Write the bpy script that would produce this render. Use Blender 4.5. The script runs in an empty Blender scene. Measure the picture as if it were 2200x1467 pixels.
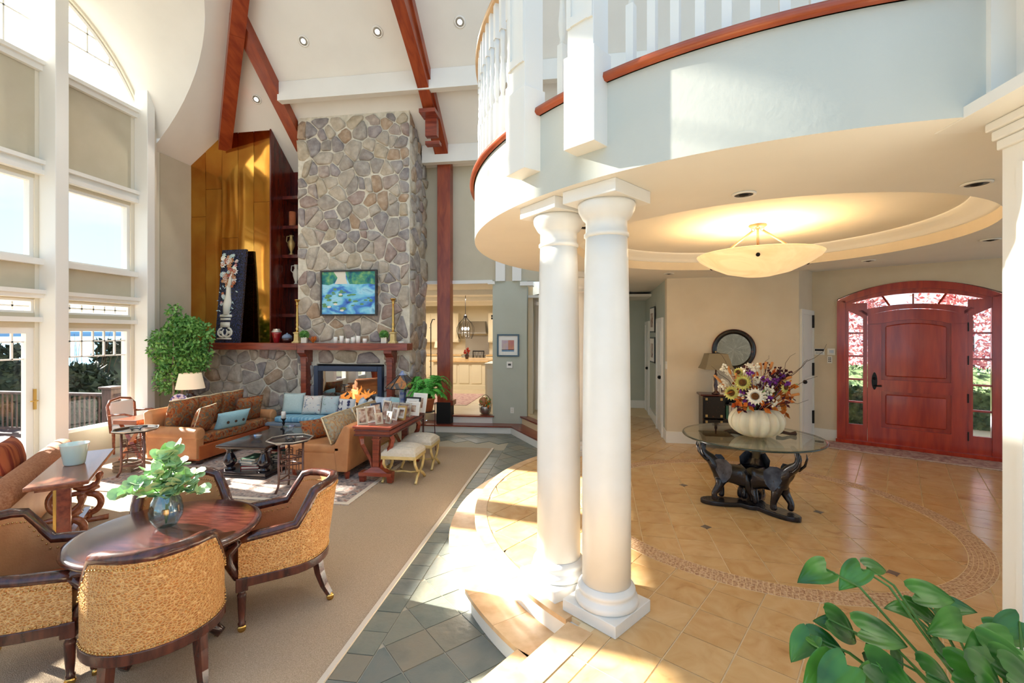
import bpy, bmesh, math, random
from mathutils import Vector, Matrix
random.seed(7)
PI = math.pi
scn = bpy.context.scene
C = scn.collection

def S(r, g, b):
    f = lambda v: (v/255/12.92 if v/255 <= .04045 else ((v/255+.055)/1.055)**2.4)
    return (f(r), f(g), f(b), 1)

# ------------------------------------------------------------ camera
YAW = math.radians(8.1)
FPX, HOR, CZ = 978.0, 718.0, 1.95
cam = bpy.data.cameras.new('camera')
cam.sensor_width = 36
cam.lens = 36*FPX/2200
cam.shift_y = -(733.5-HOR)/2200
cam.clip_end = 20000
cam.clip_start = .05
camo = bpy.data.objects.new('camera', cam)
camo.location = (0, 0, CZ)
camo.rotation_euler = (PI/2, 0, YAW)
C.objects.link(camo)
scn.camera = camo

# ------------------------------------------------------------ world, sun, exposure
scn.view_settings.view_transform = 'Standard'
scn.view_settings.look = 'None'
scn.view_settings.gamma = 1
scn.view_settings.use_curve_mapping = False
scn.view_settings.exposure = 1.08
world = bpy.data.worlds.new('sky')
scn.world = world
world.use_nodes = True
nt = world.node_tree
nt.nodes.clear()
wo = nt.nodes.new('ShaderNodeOutputWorld')
bg = nt.nodes.new('ShaderNodeBackground')
tc = nt.nodes.new('ShaderNodeTexCoord')
sp = nt.nodes.new('ShaderNodeSeparateXYZ')
cr = nt.nodes.new('ShaderNodeValToRGB')
e = cr.color_ramp.elements
e[0].position = 0.0; e[0].color = (.62, .80, .95, 1)
e[1].position = .62; e[1].color = (.21, .45, .85, 1)
m = e.new(.12); m.color = (.55, .76, .95, 1)
nz = nt.nodes.new('ShaderNodeTexNoise')
nz.inputs['Scale'].default_value = 2.2; nz.inputs['Detail'].default_value = 6
mpw = nt.nodes.new('ShaderNodeMapping'); mpw.inputs['Scale'].default_value = (1, 1, 2.6)
cr2 = nt.nodes.new('ShaderNodeValToRGB')
cr2.color_ramp.elements[0].position = .42; cr2.color_ramp.elements[1].position = .72
mx = nt.nodes.new('ShaderNodeMix'); mx.data_type = 'RGBA'
mx.inputs['B'].default_value = (.86, .90, .95, 1)
L = nt.links.new
L(tc.outputs['Generated'], sp.inputs[0]); L(sp.outputs['Z'], cr.inputs[0])
L(tc.outputs['Generated'], mpw.inputs[0]); L(mpw.outputs[0], nz.inputs['Vector']); L(nz.outputs[0], cr2.inputs[0])
L(cr2.outputs[0], mx.inputs['Factor']); L(cr.outputs[0], mx.inputs['A'])
L(mx.outputs['Result'], bg.inputs[0]); L(bg.outputs[0], wo.inputs[0])
bg.inputs[1].default_value = 0.8

AZ, EL = math.radians(-12), math.radians(24.5)
sdir = Vector((math.cos(AZ)*math.cos(EL), math.sin(AZ)*math.cos(EL), -math.sin(EL)))
sl = bpy.data.lights.new('sun', 'SUN'); sl.energy = 17.0; sl.color = (1, .95, .86); sl.angle = math.radians(.7)
so = bpy.data.objects.new('sun', sl); so.rotation_euler = sdir.to_track_quat('-Z', 'Y').to_euler()
so.location = (-20, 6, 12)
C.objects.link(so)

# ------------------------------------------------------------ pixel helpers (a pixel is a direction; depth from what it touches)
cY, sY = math.cos(YAW), math.sin(YAW)
def ray(px, py):
    u = (px-1100)/FPX; v = (HOR-py)/FPX
    return Vector((u*cY-sY, u*sY+cY, v))
def G(px, py, z=0.0):
    r = ray(px, py); return r*((z-CZ)/r.z)+Vector((0, 0, CZ))
def atD(px, py, d):
    return ray(px, py)*d+Vector((0, 0, CZ))

# ------------------------------------------------------------ mesh builder
class MB:
    def __init__(self): self.v = []; self.f = []
    def add(self, vs, fs):
        o = len(self.v); self.v += [tuple(p) for p in vs]; self.f += [tuple(i+o for i in q) for q in fs]; return self
    def box(self, cx, cy, cz, sx, sy, sz, rz=0, M=None):
        vs = []
        for z in (-.5, .5):
            for x, y in ((-.5, -.5), (.5, -.5), (.5, .5), (-.5, .5)):
                X, Y = x*sx, y*sy
                vs.append((cx+X*math.cos(rz)-Y*math.sin(rz), cy+X*math.sin(rz)+Y*math.cos(rz), cz+z*sz))
        if M: vs = [M @ Vector(p) for p in vs]
        return self.add(vs, [(3, 2, 1, 0), (4, 5, 6, 7), (0, 1, 5, 4), (1, 2, 6, 5), (2, 3, 7, 6), (3, 0, 4, 7)])
    def bx(self, x0, x1, y0, y1, z0, z1):
        return self.box((x0+x1)/2, (y0+y1)/2, (z0+z1)/2, x1-x0, y1-y0, z1-z0)
    def lathe(self, prof, n=24, c=(0, 0, 0), a0=0, a1=2*PI, M=None, sx=1, sy=1, cap=True):
        full = abs(a1-a0-2*PI) < 1e-6
        k = n if full else n+1
        vs = []; fs = []
        for r, z in prof:
            for i in range(k):
                a = a0+(a1-a0)*i/n
                vs.append(Vector((c[0]+r*math.cos(a)*sx, c[1]+r*math.sin(a)*sy, c[2]+z)))
        if M: vs = [M @ p for p in vs]
        for j in range(len(prof)-1):
            for i in range(n):
                i2 = (i+1) % k
                fs.append((j*k+i, j*k+i2, (j+1)*k+i2, (j+1)*k+i))
        if full and cap:
            if prof[0][0] > 1e-5: fs.append(tuple(range(k-1, -1, -1)))
            if prof[-1][0] > 1e-5: fs.append(tuple((len(prof)-1)*k+i for i in range(k)))
        return self.add(vs, fs)
    def tube(self, path, r, n=8, closed=False, cap=True, flat=1.0):
        P = [Vector(p) for p in path]; N = len(P)
        R = r if isinstance(r, (list, tuple)) else [r]*N
        vs = []; fs = []
        up = Vector((0, 0, 1)); prev = None
        for i in range(N):
            if closed: t = P[(i+1) % N]-P[i-1]
            else: t = P[min(i+1, N-1)]-P[max(i-1, 0)]
            if t.length < 1e-9: t = Vector((0, 0, 1))
            t.normalize()
            if prev is None:
                a = up if abs(t.z) < .95 else Vector((1, 0, 0))
                s = t.cross(a).normalized()
            else:
                s = (prev-t*prev.dot(t))
                s = s.normalized() if s.length > 1e-6 else t.cross(up).normalized()
            prev = s; b = s.cross(t)
            for k in range(n):
                a = 2*PI*k/n
                vs.append(P[i]+(s*math.cos(a)+b*math.sin(a)*flat)*R[i])
        for i in range(N if closed else N-1):
            for k in range(n):
                k2 = (k+1) % n; j = (i+1) % N
                fs.append((i*n+k, i*n+k2, j*n+k2, j*n+k))
        if cap and not closed:
            fs.append(tuple(range(n-1, -1, -1))); fs.append(tuple((N-1)*n+k for k in range(n)))
        return self.add(vs, fs)
    def prism(self, poly, z0, z1, M=None):
        n = len(poly)
        vs = [Vector((p[0], p[1], z0)) for p in poly]+[Vector((p[0], p[1], z1)) for p in poly]
        if M: vs = [M @ p for p in vs]
        fs = [tuple(range(n-1, -1, -1)), tuple(range(n, 2*n))]+[(i, (i+1) % n, n+(i+1) % n, n+i) for i in range(n)]
        return self.add(vs, fs)
    def ribbon(self, A, B):
        n = len(A); return self.add(list(A)+list(B), [(i, i+1, n+i+1, n+i) for i in range(n-1)])
    def sweep(self, sections, closed=False, cap=True):
        # sections: list of equal-length closed rings
        n = len(sections[0]); N = len(sections)
        vs = [p for s in sections for p in s]; fs = []
        for j in range(N if closed else N-1):
            j2 = (j+1) % N
            for i in range(n):
                i2 = (i+1) % n; fs.append((j*n+i, j*n+i2, j2*n+i2, j2*n+i))
        if cap and not closed:
            fs.append(tuple(range(n-1, -1, -1))); fs.append(tuple((N-1)*n+k for k in range(n)))
        return self.add(vs, fs)
    def ball(self, c, rx, ry=None, rz=None, n=12, m=8, M=None):
        ry = ry or rx; rz = rz or rx
        vs = [Vector((0, 0, -rz))]+[Vector((rx*math.sin(PI*j/m)*math.cos(2*PI*i/n), ry*math.sin(PI*j/m)*math.sin(2*PI*i/n), -rz*math.cos(PI*j/m))) for j in range(1, m) for i in range(n)]+[Vector((0, 0, rz))]
        if M: vs = [M @ p for p in vs]
        vs = [p+Vector(c) for p in vs]; fs = []
        for i in range(n):
            i2 = (i+1) % n; fs.append((0, 1+i2, 1+i))
            for j in range(m-2): fs.append((1+j*n+i, 1+j*n+i2, 1+(j+1)*n+i2, 1+(j+1)*n+i))
            fs.append((1+(m-2)*n+i, 1+(m-2)*n+i2, len(vs)-1))
        return self.add(vs, fs)
    def cushion(self, w, h, t, n=10, M=None, pinch=.06):
        # pillow standing in xz plane, thickness along y, base at z=0
        for sgn in (1, -1):
            vs = []; fs = []
            for j in range(n+1):
                for i in range(n+1):
                    a = 2*i/n-1; b = 2*j/n-1
                    th = max(0, (1-abs(a)**3.2)*(1-abs(b)**3.2))**.55
                    px = a*w/2*(1-pinch*(1-b*b)*1.0); pz = b*h/2*(1-pinch*(1-a*a)*1.0)
                    vs.append(Vector((px, sgn*t/2*th, h/2+pz)))
            for j in range(n):
                for i in range(n):
                    q = (j*(n+1)+i, j*(n+1)+i+1, (j+1)*(n+1)+i+1, (j+1)*(n+1)+i)
                    fs.append(q if sgn < 0 else q[::-1])
            if M: vs = [M @ p for p in vs]
            self.add(vs, fs)
        return self
    def mesh(self, name, smooth=False):
        me = bpy.data.meshes.new(name)
        me.from_pydata(self.v, [], self.f); me.validate()
        if smooth: me.polygons.foreach_set('use_smooth', [True]*len(me.polygons))
        me.update(); return me

def ob(name, mb, mat, parent=None, smooth=False, bevel=0, sub=0, loc=None, rot=None, label=None, weld=False, seg=2):
    me = mb if isinstance(mb, bpy.types.Mesh) else mb.mesh(name, smooth)
    o = bpy.data.objects.new(name, me); C.objects.link(o)
    if mat and not me.materials: me.materials.append(mat)
    if parent: o.parent = parent
    if loc: o.location = loc
    if rot: o.rotation_euler = rot
    if weld:
        m = o.modifiers.new('w', 'WELD'); m.merge_threshold = 1e-4
    if bevel:
        m = o.modifiers.new('b', 'BEVEL'); m.width = bevel; m.segments = seg; m.limit_method = 'ANGLE'; m.angle_limit = .6
        me.polygons.foreach_set('use_smooth', [True]*len(me.polygons))
        n = o.modifiers.new('n', 'WEIGHTED_NORMAL'); n.keep_sharp = False
    if sub:
        m = o.modifiers.new('s', 'SUBSURF'); m.levels = sub; m.render_levels = sub
    if label: o['label'] = label
    return o
def thing(name, label, cat, loc=(0, 0, 0), rz=0, group=None):
    o = bpy.data.objects.new(name, None); C.objects.link(o); o.empty_display_size = .1
    o.location = loc; o.rotation_euler = (0, 0, rz); o['label'] = label; o['category'] = cat
    if group: o['group'] = group
    return o
def tag(o, label, cat, group=None):
    o['label'] = label; o['category'] = cat
    if group: o['group'] = group
    return o
def struct(name, mb, mat, label=None, **k):
    o = ob(name, mb, mat, **k); o['kind'] = 'structure'
    if label: o['label'] = label
    return o
def dup(root, loc, rz, label=None, group=None):
    r = root.copy(); C.objects.link(r); r.location = loc; r.rotation_euler = (0, 0, rz)
    if label: r['label'] = label
    if group: r['group'] = group
    for ch in list(root.children):
        c = ch.copy(); C.objects.link(c); c.parent = r
        for g in list(ch.children):
            d = g.copy(); C.objects.link(d); d.parent = c
    return r
def rotm(ax, a): return Matrix.Rotation(a, 4, ax)
def T(x, y, z): return Matrix.Translation((x, y, z))

# ------------------------------------------------------------ materials
def mk(name, c1, c2=None, scale=5, rough=.5, metal=0, bump=0, bscale=None, kind='noise', st=(1, 1, 1), ramp=None, coat=0,
       lo=.35, hi=.65, emis=None, estr=0, rnd=None, detail=4, dist=0, sheen=0, trans=0, alpha=1, ior=1.45, bdet=3, bst=None, bkind='noise', rndamt=1, sss=0, coord='Object'):
    m = bpy.data.materials.new(name); m.use_nodes = True
    N = m.node_tree.nodes; Lk = m.node_tree.links.new; b = N['Principled BSDF']
    b.inputs['Roughness'].default_value = rough; b.inputs['Metallic'].default_value = metal
    b.inputs['Base Color'].default_value = c1; b.inputs['IOR'].default_value = ior
    if coat: b.inputs['Coat Weight'].default_value = coat; b.inputs['Coat Roughness'].default_value = .12
    if sheen: b.inputs['Sheen Weight'].default_value = sheen
    if trans: b.inputs['Transmission Weight'].default_value = trans
    if emis: b.inputs['Emission Color'].default_value = emis; b.inputs['Emission Strength'].default_value = estr
    if sss: b.inputs['Subsurface Weight'].default_value = sss
    t = N.new('ShaderNodeTexCoord'); vec = t.outputs[coord]
    if rnd is not None:   # shift the pattern per object
        oi = N.new('ShaderNodeObjectInfo')
        va = N.new('ShaderNodeVectorMath'); va.operation = 'MULTIPLY_ADD'
        Lk(oi.outputs['Random'], va.inputs[0]); va.inputs[1].default_value = (37, 53, 71); Lk(vec, va.inputs[2]); vec = va.outputs[0]
    mp = N.new('ShaderNodeMapping'); mp.inputs['Scale'].default_value = st; Lk(vec, mp.inputs[0]); vec = mp.outputs[0]
    def tex(kind, scale, detail, dist):
        if kind == 'wood':
            w = N.new('ShaderNodeTexWave'); w.inputs['Scale'].default_value = scale; w.inputs['Distortion'].default_value = dist or 6
            w.inputs['Detail'].default_value = 3; w.inputs['Detail Scale'].default_value = 1.5; Lk(vec, w.inputs['Vector']); return w.outputs['Fac']
        if kind in ('voro', 'edge'):
            w = N.new('ShaderNodeTexVoronoi'); w.inputs['Scale'].default_value = scale
            if kind == 'edge': w.feature = 'DISTANCE_TO_EDGE'
            if dist:
                nn = N.new('ShaderNodeTexNoise'); nn.inputs['Scale'].default_value = scale*.6; Lk(vec, nn.inputs['Vector'])
                mm = N.new('ShaderNodeVectorMath'); mm.operation = 'MULTIPLY_ADD'; Lk(nn.outputs['Color'], mm.inputs[0]); mm.inputs[1].default_value = (dist, dist, dist); Lk(vec, mm.inputs[2]); Lk(mm.outputs[0], w.inputs['Vector'])
            else: Lk(vec, w.inputs['Vector'])
            return w.outputs['Distance']
        if kind == 'check':
            w = N.new('ShaderNodeTexChecker'); w.inputs['Scale'].default_value = scale; Lk(vec, w.inputs['Vector']); return w.outputs['Fac']
        if kind == 'brick':
            w = N.new('ShaderNodeTexBrick'); w.inputs['Scale'].default_value = scale; Lk(vec, w.inputs['Vector'])
            w.inputs['Color1'].default_value = (1, 1, 1, 1); w.inputs['Color2'].default_value = (.8, .8, .8, 1); w.inputs['Mortar'].default_value = (0, 0, 0, 1); w.inputs['Mortar Size'].default_value = .03
            return w.outputs['Color']
        w = N.new('ShaderNodeTexNoise'); w.inputs['Scale'].default_value = scale; w.inputs['Detail'].default_value = detail; w.inputs['Distortion'].default_value = dist
        Lk(vec, w.inputs['Vector']); return w.outputs[0]
    colout = None
    if c2 or ramp:
        f = tex(kind, scale, detail, dist)
        r = N.new('ShaderNodeValToRGB'); el = r.color_ramp.elements
        if ramp:
            el[0].position = ramp[0][0]; el[0].color = ramp[0][1]; el[1].position = ramp[-1][0]; el[1].color = ramp[-1][1]
            for p, cc in ramp[1:-1]: q = el.new(p); q.color = cc
        else:
            el[0].position = lo; el[0].color = c1; el[1].position = hi; el[1].color = c2
        Lk(f, r.inputs[0]); colout = r.outputs[0]
    if rnd:   # palette per object
        r2 = N.new('ShaderNodeValToRGB'); el = r2.color_ramp.elements; r2.color_ramp.interpolation = 'CONSTANT'
        el[0].position = 0; el[0].color = rnd[0]; el[1].position = (len(rnd)-1)/len(rnd); el[1].color = rnd[-1]
        for i, cc in enumerate(rnd[1:-1]): q = el.new((i+1)/len(rnd)); q.color = cc
        Lk(oi.outputs['Random'], r2.inputs[0])
        if colout:
            mxx = N.new('ShaderNodeMix'); mxx.data_type = 'RGBA'; mxx.blend_type = 'MIX'; mxx.inputs['Factor'].default_value = rndamt
            Lk(colout, mxx.inputs['A']); Lk(r2.outputs[0], mxx.inputs['B']); colout = mxx.outputs['Result']
        else: colout = r2.outputs[0]
    if colout: Lk(colout, b.inputs['Base Color'])
    if bump:
        bp = N.new('ShaderNodeBump'); bp.inputs['Strength'].default_value = min(1, bump); bp.inputs['Distance'].default_value = .02*max(1, bump)
        f2 = tex(bkind, bscale or scale*4, bdet, 0); Lk(f2, bp.inputs['Height']); Lk(bp.outputs[0], b.inputs['Normal'])
    return m
def glassmat(name, tint=(1, 1, 1, 1), gl=.08, rough=0):
    m = bpy.data.materials.new(name); m.use_nodes = True; N = m.node_tree.nodes; Lk = m.node_tree.links.new
    N.clear(); o = N.new('ShaderNodeOutputMaterial'); mxs = N.new('ShaderNodeMixShader'); t = N.new('ShaderNodeBsdfTransparent'); g = N.new('ShaderNodeBsdfGlossy')
    t.inputs[0].default_value = tint; g.inputs['Roughness'].default_value = rough; mxs.inputs[0].default_value = gl
    if gl < 0:
        lw = N.new('ShaderNodeLayerWeight'); lw.inputs[0].default_value = .5; pw = N.new('ShaderNodeMath'); pw.operation = 'POWER'; pw.inputs[1].default_value = 2.6; Lk(lw.outputs['Facing'], pw.inputs[0]); Lk(pw.outputs[0], mxs.inputs[0])
    Lk(t.outputs[0], mxs.inputs[1]); Lk(g.outputs[0], mxs.inputs[2]); Lk(mxs.outputs[0], o.inputs[0]); return m

def sheermat(name):
    m = bpy.data.materials.new(name); m.use_nodes = True; N = m.node_tree.nodes; Lk = m.node_tree.links.new
    N.clear(); o = N.new('ShaderNodeOutputMaterial'); mxs = N.new('ShaderNodeMixShader'); t = N.new('ShaderNodeBsdfTransparent'); g = N.new('ShaderNodeBsdfTranslucent')
    t.inputs[0].default_value = (.62, .62, .60, 1); g.inputs[0].default_value = (.42, .42, .41, 1); mxs.inputs[0].default_value = .5
    Lk(t.outputs[0], mxs.inputs[1]); Lk(g.outputs[0], mxs.inputs[2]); Lk(mxs.outputs[0], o.inputs[0]); return m
M = {}
M['sheer'] = sheermat('sheer_arch_glass')
M['khaki'] = mk('khaki_paint', S(196, 186, 160), S(201, 191, 166), 3, .85, bump=.05, bscale=60)
M['tan'] = mk('tan_paint', S(222, 205, 176), S(227, 211, 183), 3, .85, bump=.05, bscale=60)
M['sage'] = mk('sage_paint', S(186, 189, 172), S(190, 193, 177), 3, .85, bump=.05, bscale=60)
M['fascia'] = mk('grey_green_paint', S(196, 198, 188), S(202, 203, 193), 2, .8, bump=.06, bscale=30)
M['white'] = mk('white_trim', S(236, 233, 224), rough=.45)
M['column'] = mk('column_white', S(238, 235, 228), S(233, 229, 220), 4, .35)
M['ceil'] = mk('ceiling_paint', S(232, 228, 218), S(236, 232, 222), 2, .9)
M['cream'] = mk('cream_paint', S(226, 218, 198), rough=.5)
M['kitch'] = mk('kitchen_cream', S(226, 213, 184), rough=.4)
M['beam'] = mk('cherry_beam', S(128, 46, 20), S(160, 72, 34), 2.5, .35, st=(4, 1, 1), dist=.6, coat=.25, detail=6)
M['cherry'] = mk('cherry_wood', S(112, 40, 24), S(150, 66, 40), 3, .3, st=(1, 8, 8), coat=.4)
M['cherryd'] = mk('dark_cherry', S(72, 22, 14), S(98, 34, 20), 3, .3, st=(1, 8, 8), coat=.4)
M['door'] = mk('mahogany_door', S(158, 36, 16), S(194, 62, 28), 2.2, .3, st=(6, 6, .7), coat=.5, detail=6)
M['walnut'] = mk('dark_walnut', S(38, 17, 14), S(74, 34, 24), 5, .22, st=(1, 6, 6), coat=.6)
M['tabletop'] = mk('burgundy_tabletop', S(56, 24, 20), S(88, 44, 36), 4, .2, st=(2, 12, 2), coat=.7, detail=6)
M['chairwood'] = mk('carved_walnut', S(52, 22, 16), S(92, 44, 30), 6, .25, st=(4, 4, 1), coat=.5)
M['lyrewood'] = mk('chestnut_wood', S(124, 62, 36), S(160, 92, 58), 4, .25, st=(1, 6, 6), coat=.5)
M['ebony'] = mk('ebony', S(20, 15, 20), S(34, 25, 30), 5, .22, st=(1, 8, 8), coat=.6)
M['greywood'] = mk('crate_wood', S(108, 94, 78), S(140, 124, 104), 8, .7, st=(1, 6, 6), bump=.2)
M['deckwood'] = mk('deck_wood', S(58, 44, 42), S(80, 62, 58), 5, .6, st=(4, 4, 1))
M['oak'] = mk('oak_tread', S(208, 166, 118), S(228, 192, 146), 3, .35, st=(3, 3, 3), detail=6, rnd=[], coat=.2)
M['nose'] = mk('cherry_nosing', S(150, 62, 26), S(178, 84, 40), 4, .35, coat=.3)
M['leather'] = mk('tan_leather', S(184, 124, 78), S(204, 146, 96), 4, .42, bump=.12, bscale=90)
M['leatherr'] = mk('red_leather', S(150, 66, 28), S(182, 96, 44), 3, .36, bump=.1, bscale=80)
M['croc'] = mk('croc_leather', S(206, 152, 88), ramp=[(0, S(226, 184, 124)), (.06, S(210, 156, 92)), (.2, S(196, 130, 66)), (.5, S(186, 114, 52))], scale=56, kind='edge', rough=.4, bump=.7, bscale=56, bkind='edge', st=(1, 1, 1.4))
M['sisal'] = mk('sisal_weave', S(180, 156, 126), S(208, 184, 154), 190, .95, kind='noise', bump=.6, bscale=170, detail=1)
M['orient'] = mk('oriental_rug', S(150, 130, 122), ramp=[(.25, S(70, 76, 92)), (.42, S(150, 136, 128)), (.55, S(196, 178, 164)), (.68, S(158, 110, 92)), (.8, S(112, 116, 124))], scale=11, rough=.95, detail=6, dist=1.2, bump=.3, bscale=150)
M['runner'] = mk('runner_rug', S(178, 138, 130), ramp=[(.3, S(142, 104, 108)), (.5, S(188, 150, 140)), (.62, S(206, 180, 170)), (.75, S(150, 112, 112))], scale=14, rough=.95, detail=7, dist=.8, bump=.25, bscale=150)
M['fringe'] = mk('rug_fringe', S(226, 212, 190), rough=.95)
M['paisley'] = mk('paisley_fabric', S(120, 60, 26), ramp=[(.2, S(44, 40, 34)), (.36, S(120, 52, 24)), (.47, S(176, 98, 40)), (.56, S(88, 96, 84)), (.66, S(196, 132, 62)), (.8, S(110, 34, 18))], scale=9, rough=.85, detail=5, dist=2.2, bump=.2, bscale=60, rnd=[])
M['paislight'] = mk('paisley_light', S(150, 120, 80), ramp=[(.25, S(92, 88, 80)), (.42, S(170, 130, 84)), (.55, S(150, 152, 136)), (.66, S(196, 160, 104)), (.8, S(120, 70, 40))], scale=10, rough=.85, detail=5, dist=2, bump=.2, bscale=60, rnd=[])
M['piping'] = mk('cream_piping', S(228, 206, 166), rough=.7)
M['teal'] = mk('teal_linen', S(158, 200, 206), S(170, 210, 214), 60, .9, bump=.15, bscale=160)
M['aqua'] = mk('aqua_linen', S(188, 206, 200), S(196, 214, 208), 50, .9, bump=.15, bscale=160)
M['blue'] = mk('blue_ticking', S(112, 166, 192), S(152, 196, 212), 24, .85, st=(1, .02, .02), lo=.45, hi=.55)
M['stripe'] = mk('striped_linen', S(188, 202, 216), S(222, 226, 230), 26, .9, st=(1, .02, .02), lo=.45, hi=.55)
M['cloud'] = mk('pale_blue_fabric', S(176, 198, 210), S(222, 228, 230), 9, .9)
M['floral'] = mk('floral_linen', S(222, 216, 204), ramp=[(.30, S(176, 92, 92)), (.34, S(224, 218, 206)), (.6, S(226, 220, 210)), (.66, S(120, 140, 158)), (.75, S(200, 190, 196))], scale=16, rough=.9, detail=2, dist=.6)
M['floralb'] = mk('floral_blue_linen', S(186, 200, 200), ramp=[(.30, S(200, 120, 120)), (.35, S(188, 202, 202)), (.62, S(190, 204, 204)), (.7, S(130, 160, 140))], scale=15, rough=.9, detail=2, dist=.5)
M['linen'] = mk('white_linen', S(226, 222, 216), rough=.9, bump=.1, bscale=150)
M['navy'] = mk('navy_print', S(52, 52, 92), rough=.8)
M['tuft'] = mk('tufted_linen', S(206, 196, 176), S(216, 206, 188), 40, .9)
M['gilt'] = mk('antique_gilt', S(206, 178, 112), S(222, 198, 140), 12, .4, metal=.25)
M['brass'] = mk('brass', S(206, 168, 96), rough=.25, metal=1)
M['gold'] = mk('gold_paint', S(196, 164, 104), rough=.4, metal=.6)
M['nail'] = mk('brass_nails', S(214, 176, 112), rough=.3, metal=1)
M['iron'] = mk('black_iron', S(24, 22, 22), rough=.4, metal=.4)
M['bronze'] = mk('bronze_black', S(12, 11, 18), S(30, 20, 26), 6, .22, metal=.3, coat=.6, bump=.3, bscale=60)
M['patina'] = mk('grey_patina', S(44, 46, 58), S(78, 82, 92), 20, .35, metal=.3)
M['bamboo'] = mk('lacquer_bamboo', S(96, 62, 50), S(120, 82, 68), 12, .3, coat=.4)
M['copper'] = mk('copper_sheet', S(212, 158, 72), S(188, 122, 52), 1.2, .10, metal=1, bump=.25, bscale=1.6, rnd=[], bdet=1)
M['maho'] = mk('mahogany_case', S(74, 20, 10), S(104, 34, 16), 3, .25, st=(4, 4, .6), coat=.4)
M['mortar'] = mk('mortar', S(226, 217, 197), S(208, 198, 176), 12, .95, bump=.5, bscale=40)
PAL = [S(146, 136, 122), S(168, 156, 136), S(126, 116, 108), S(156, 138, 124), S(132, 122, 122), S(172, 156, 126), S(140, 114, 102), S(118, 112, 112), S(180, 166, 142), S(150, 142, 136), S(160, 128, 92), S(138, 130, 118)]
M['stone'] = mk('field_stone', S(120, 110, 100), ramp=[(.28, S(108, 98, 94)), (.5, S(168, 156, 144)), (.72, S(212, 202, 188))], scale=9, rough=.85, bump=1, bscale=16, rnd=[tuple(min(1, v*1.28) for v in c_[:3])+(1,) for c_ in PAL], rndamt=.58, detail=7, bdet=6)
M['bluestone'] = mk('bluestone', S(120, 134, 146), S(136, 148, 158), 6, .6, bump=.1)
M['slate'] = mk('slate_tile', S(110, 114, 104), ramp=[(.3, S(94, 102, 96)), (.5, S(126, 128, 114)), (.72, S(142, 132, 112))], scale=5, rough=.42, bump=.5, bscale=9, rnd=[S(108, 116, 108), S(128, 130, 116), S(118, 122, 118), S(136, 126, 108), S(104, 112, 110)], rndamt=.55, detail=6, bdet=6)
M['grout'] = mk('slate_grout', S(176, 168, 148), rough=.9)
M['tile'] = mk('limestone_tile', S(206, 160, 98), ramp=[(.22, S(160, 108, 56)), (.36, S(204, 160, 104)), (.55, S(216, 178, 126)), (.75, S(226, 194, 146))], scale=5, rough=.2, rnd=[S(210, 170, 116), S(220, 182, 130), S(206, 162, 108), S(214, 176, 122)], rndamt=.4, detail=8, dist=1.4)
M['tgrout'] = mk('tile_grout', S(232, 208, 166), rough=.7)
M['dot'] = mk('grey_inset', S(120, 104, 90), rough=.35)
M['mosaic'] = mk('mosaic_stone', S(196, 152, 112), ramp=[(.3, S(160, 112, 80)), (.5, S(204, 164, 124)), (.7, S(224, 196, 164))], scale=60, rough=.45, detail=1)
M['glass'] = glassmat('window_glass', (1, 1, 1, 1), .012)
M['tglass'] = glassmat('table_glass', (.92, .98, .95, 1), -1)
M['vglass'] = glassmat('vase_glass', (.76, .89, .92, 1), .15)
M['mirror'] = mk('mirror_glass', S(235, 235, 230), rough=.02, metal=1)
M['fireglass'] = glassmat('firebox_glass', (.8, .8, .8, 1), .32)
M['crystal'] = glassmat('crystal', (.9, .92, .96, 1), .35, .05)
M['black'] = mk('matte_black', S(16, 14, 14), rough=.6)
M['darkhole'] = mk('can_interior', S(60, 58, 56), rough=.4)
M['steel'] = mk('steel', S(176, 172, 166), rough=.3, metal=.9)
M['char'] = mk('iron_blue_black', S(58, 70, 92), rough=.35, metal=.5)
M['flame'] = mk('flame', S(230, 130, 40), emis=(1, .36, .05, 1), estr=1.1)
M['log'] = mk('log_bark', S(58, 40, 28), S(88, 62, 42), 14, .9, bump=.6)
M['wax'] = mk('candle_wax', S(244, 240, 230), rough=.5, sss=.2)
M['jade'] = mk('frosted_glass', S(206, 232, 224), rough=.25, coat=.5, sss=.3)
M['lampshade'] = mk('linen_shade', S(238, 220, 190), rough=.8, emis=S(238, 214, 176), estr=.15)
M['shadeg'] = mk('grey_silk_shade', S(150, 136, 108), rough=.8)
M['urn'] = mk('oxblood_glaze', S(40, 16, 18), S(62, 26, 24), 6, .12, coat=.8)
M['redv'] = mk('red_glaze', S(150, 14, 22), rough=.2, coat=.8)
M['blueglaze'] = mk('blue_glaze', S(110, 128, 150), rough=.2, coat=.6)
M['china'] = mk('blue_white_china', S(228, 228, 240), S(96, 96, 170), 14, .15, lo=.48, hi=.56, coat=.6)
M['terra'] = mk('terracotta', S(176, 96, 56), S(190, 112, 70), 10, .85)
M['leaf'] = mk('ficus_leaf', S(60, 118, 46), S(134, 184, 92), 9, .45)
M['fern'] = mk('fern_leaf', S(40, 130, 36), S(96, 180, 70), 12, .5)
M['euca'] = mk('eucalyptus_leaf', S(150, 186, 136), S(184, 214, 150), 14, .55)
M['mons'] = mk('philodendron_leaf', S(30, 84, 26), S(78, 136, 48), 8, .32, coat=.12, rnd=[], detail=2)
M['stem'] = mk('green_stem', S(74, 116, 50), rough=.5)
M['bark'] = mk('pale_bark', S(150, 128, 106), S(178, 156, 132), 14, .85)
M['pump'] = mk('white_pumpkin', S(236, 228, 202), S(226, 214, 182), 6, .35, sss=.1)
M['twig'] = mk('twig', S(70, 48, 36), rough=.8)
M['orange'] = mk('autumn_leaf', S(196, 84, 22), S(214, 134, 44), 20, .7, rnd=[])
M['maroon'] = mk('maroon_leaf', S(84, 20, 22), S(60, 20, 40), 16, .7)
M['purple'] = mk('purple_bloom', S(130, 52, 150), S(92, 30, 120), 30, .7)
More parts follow.
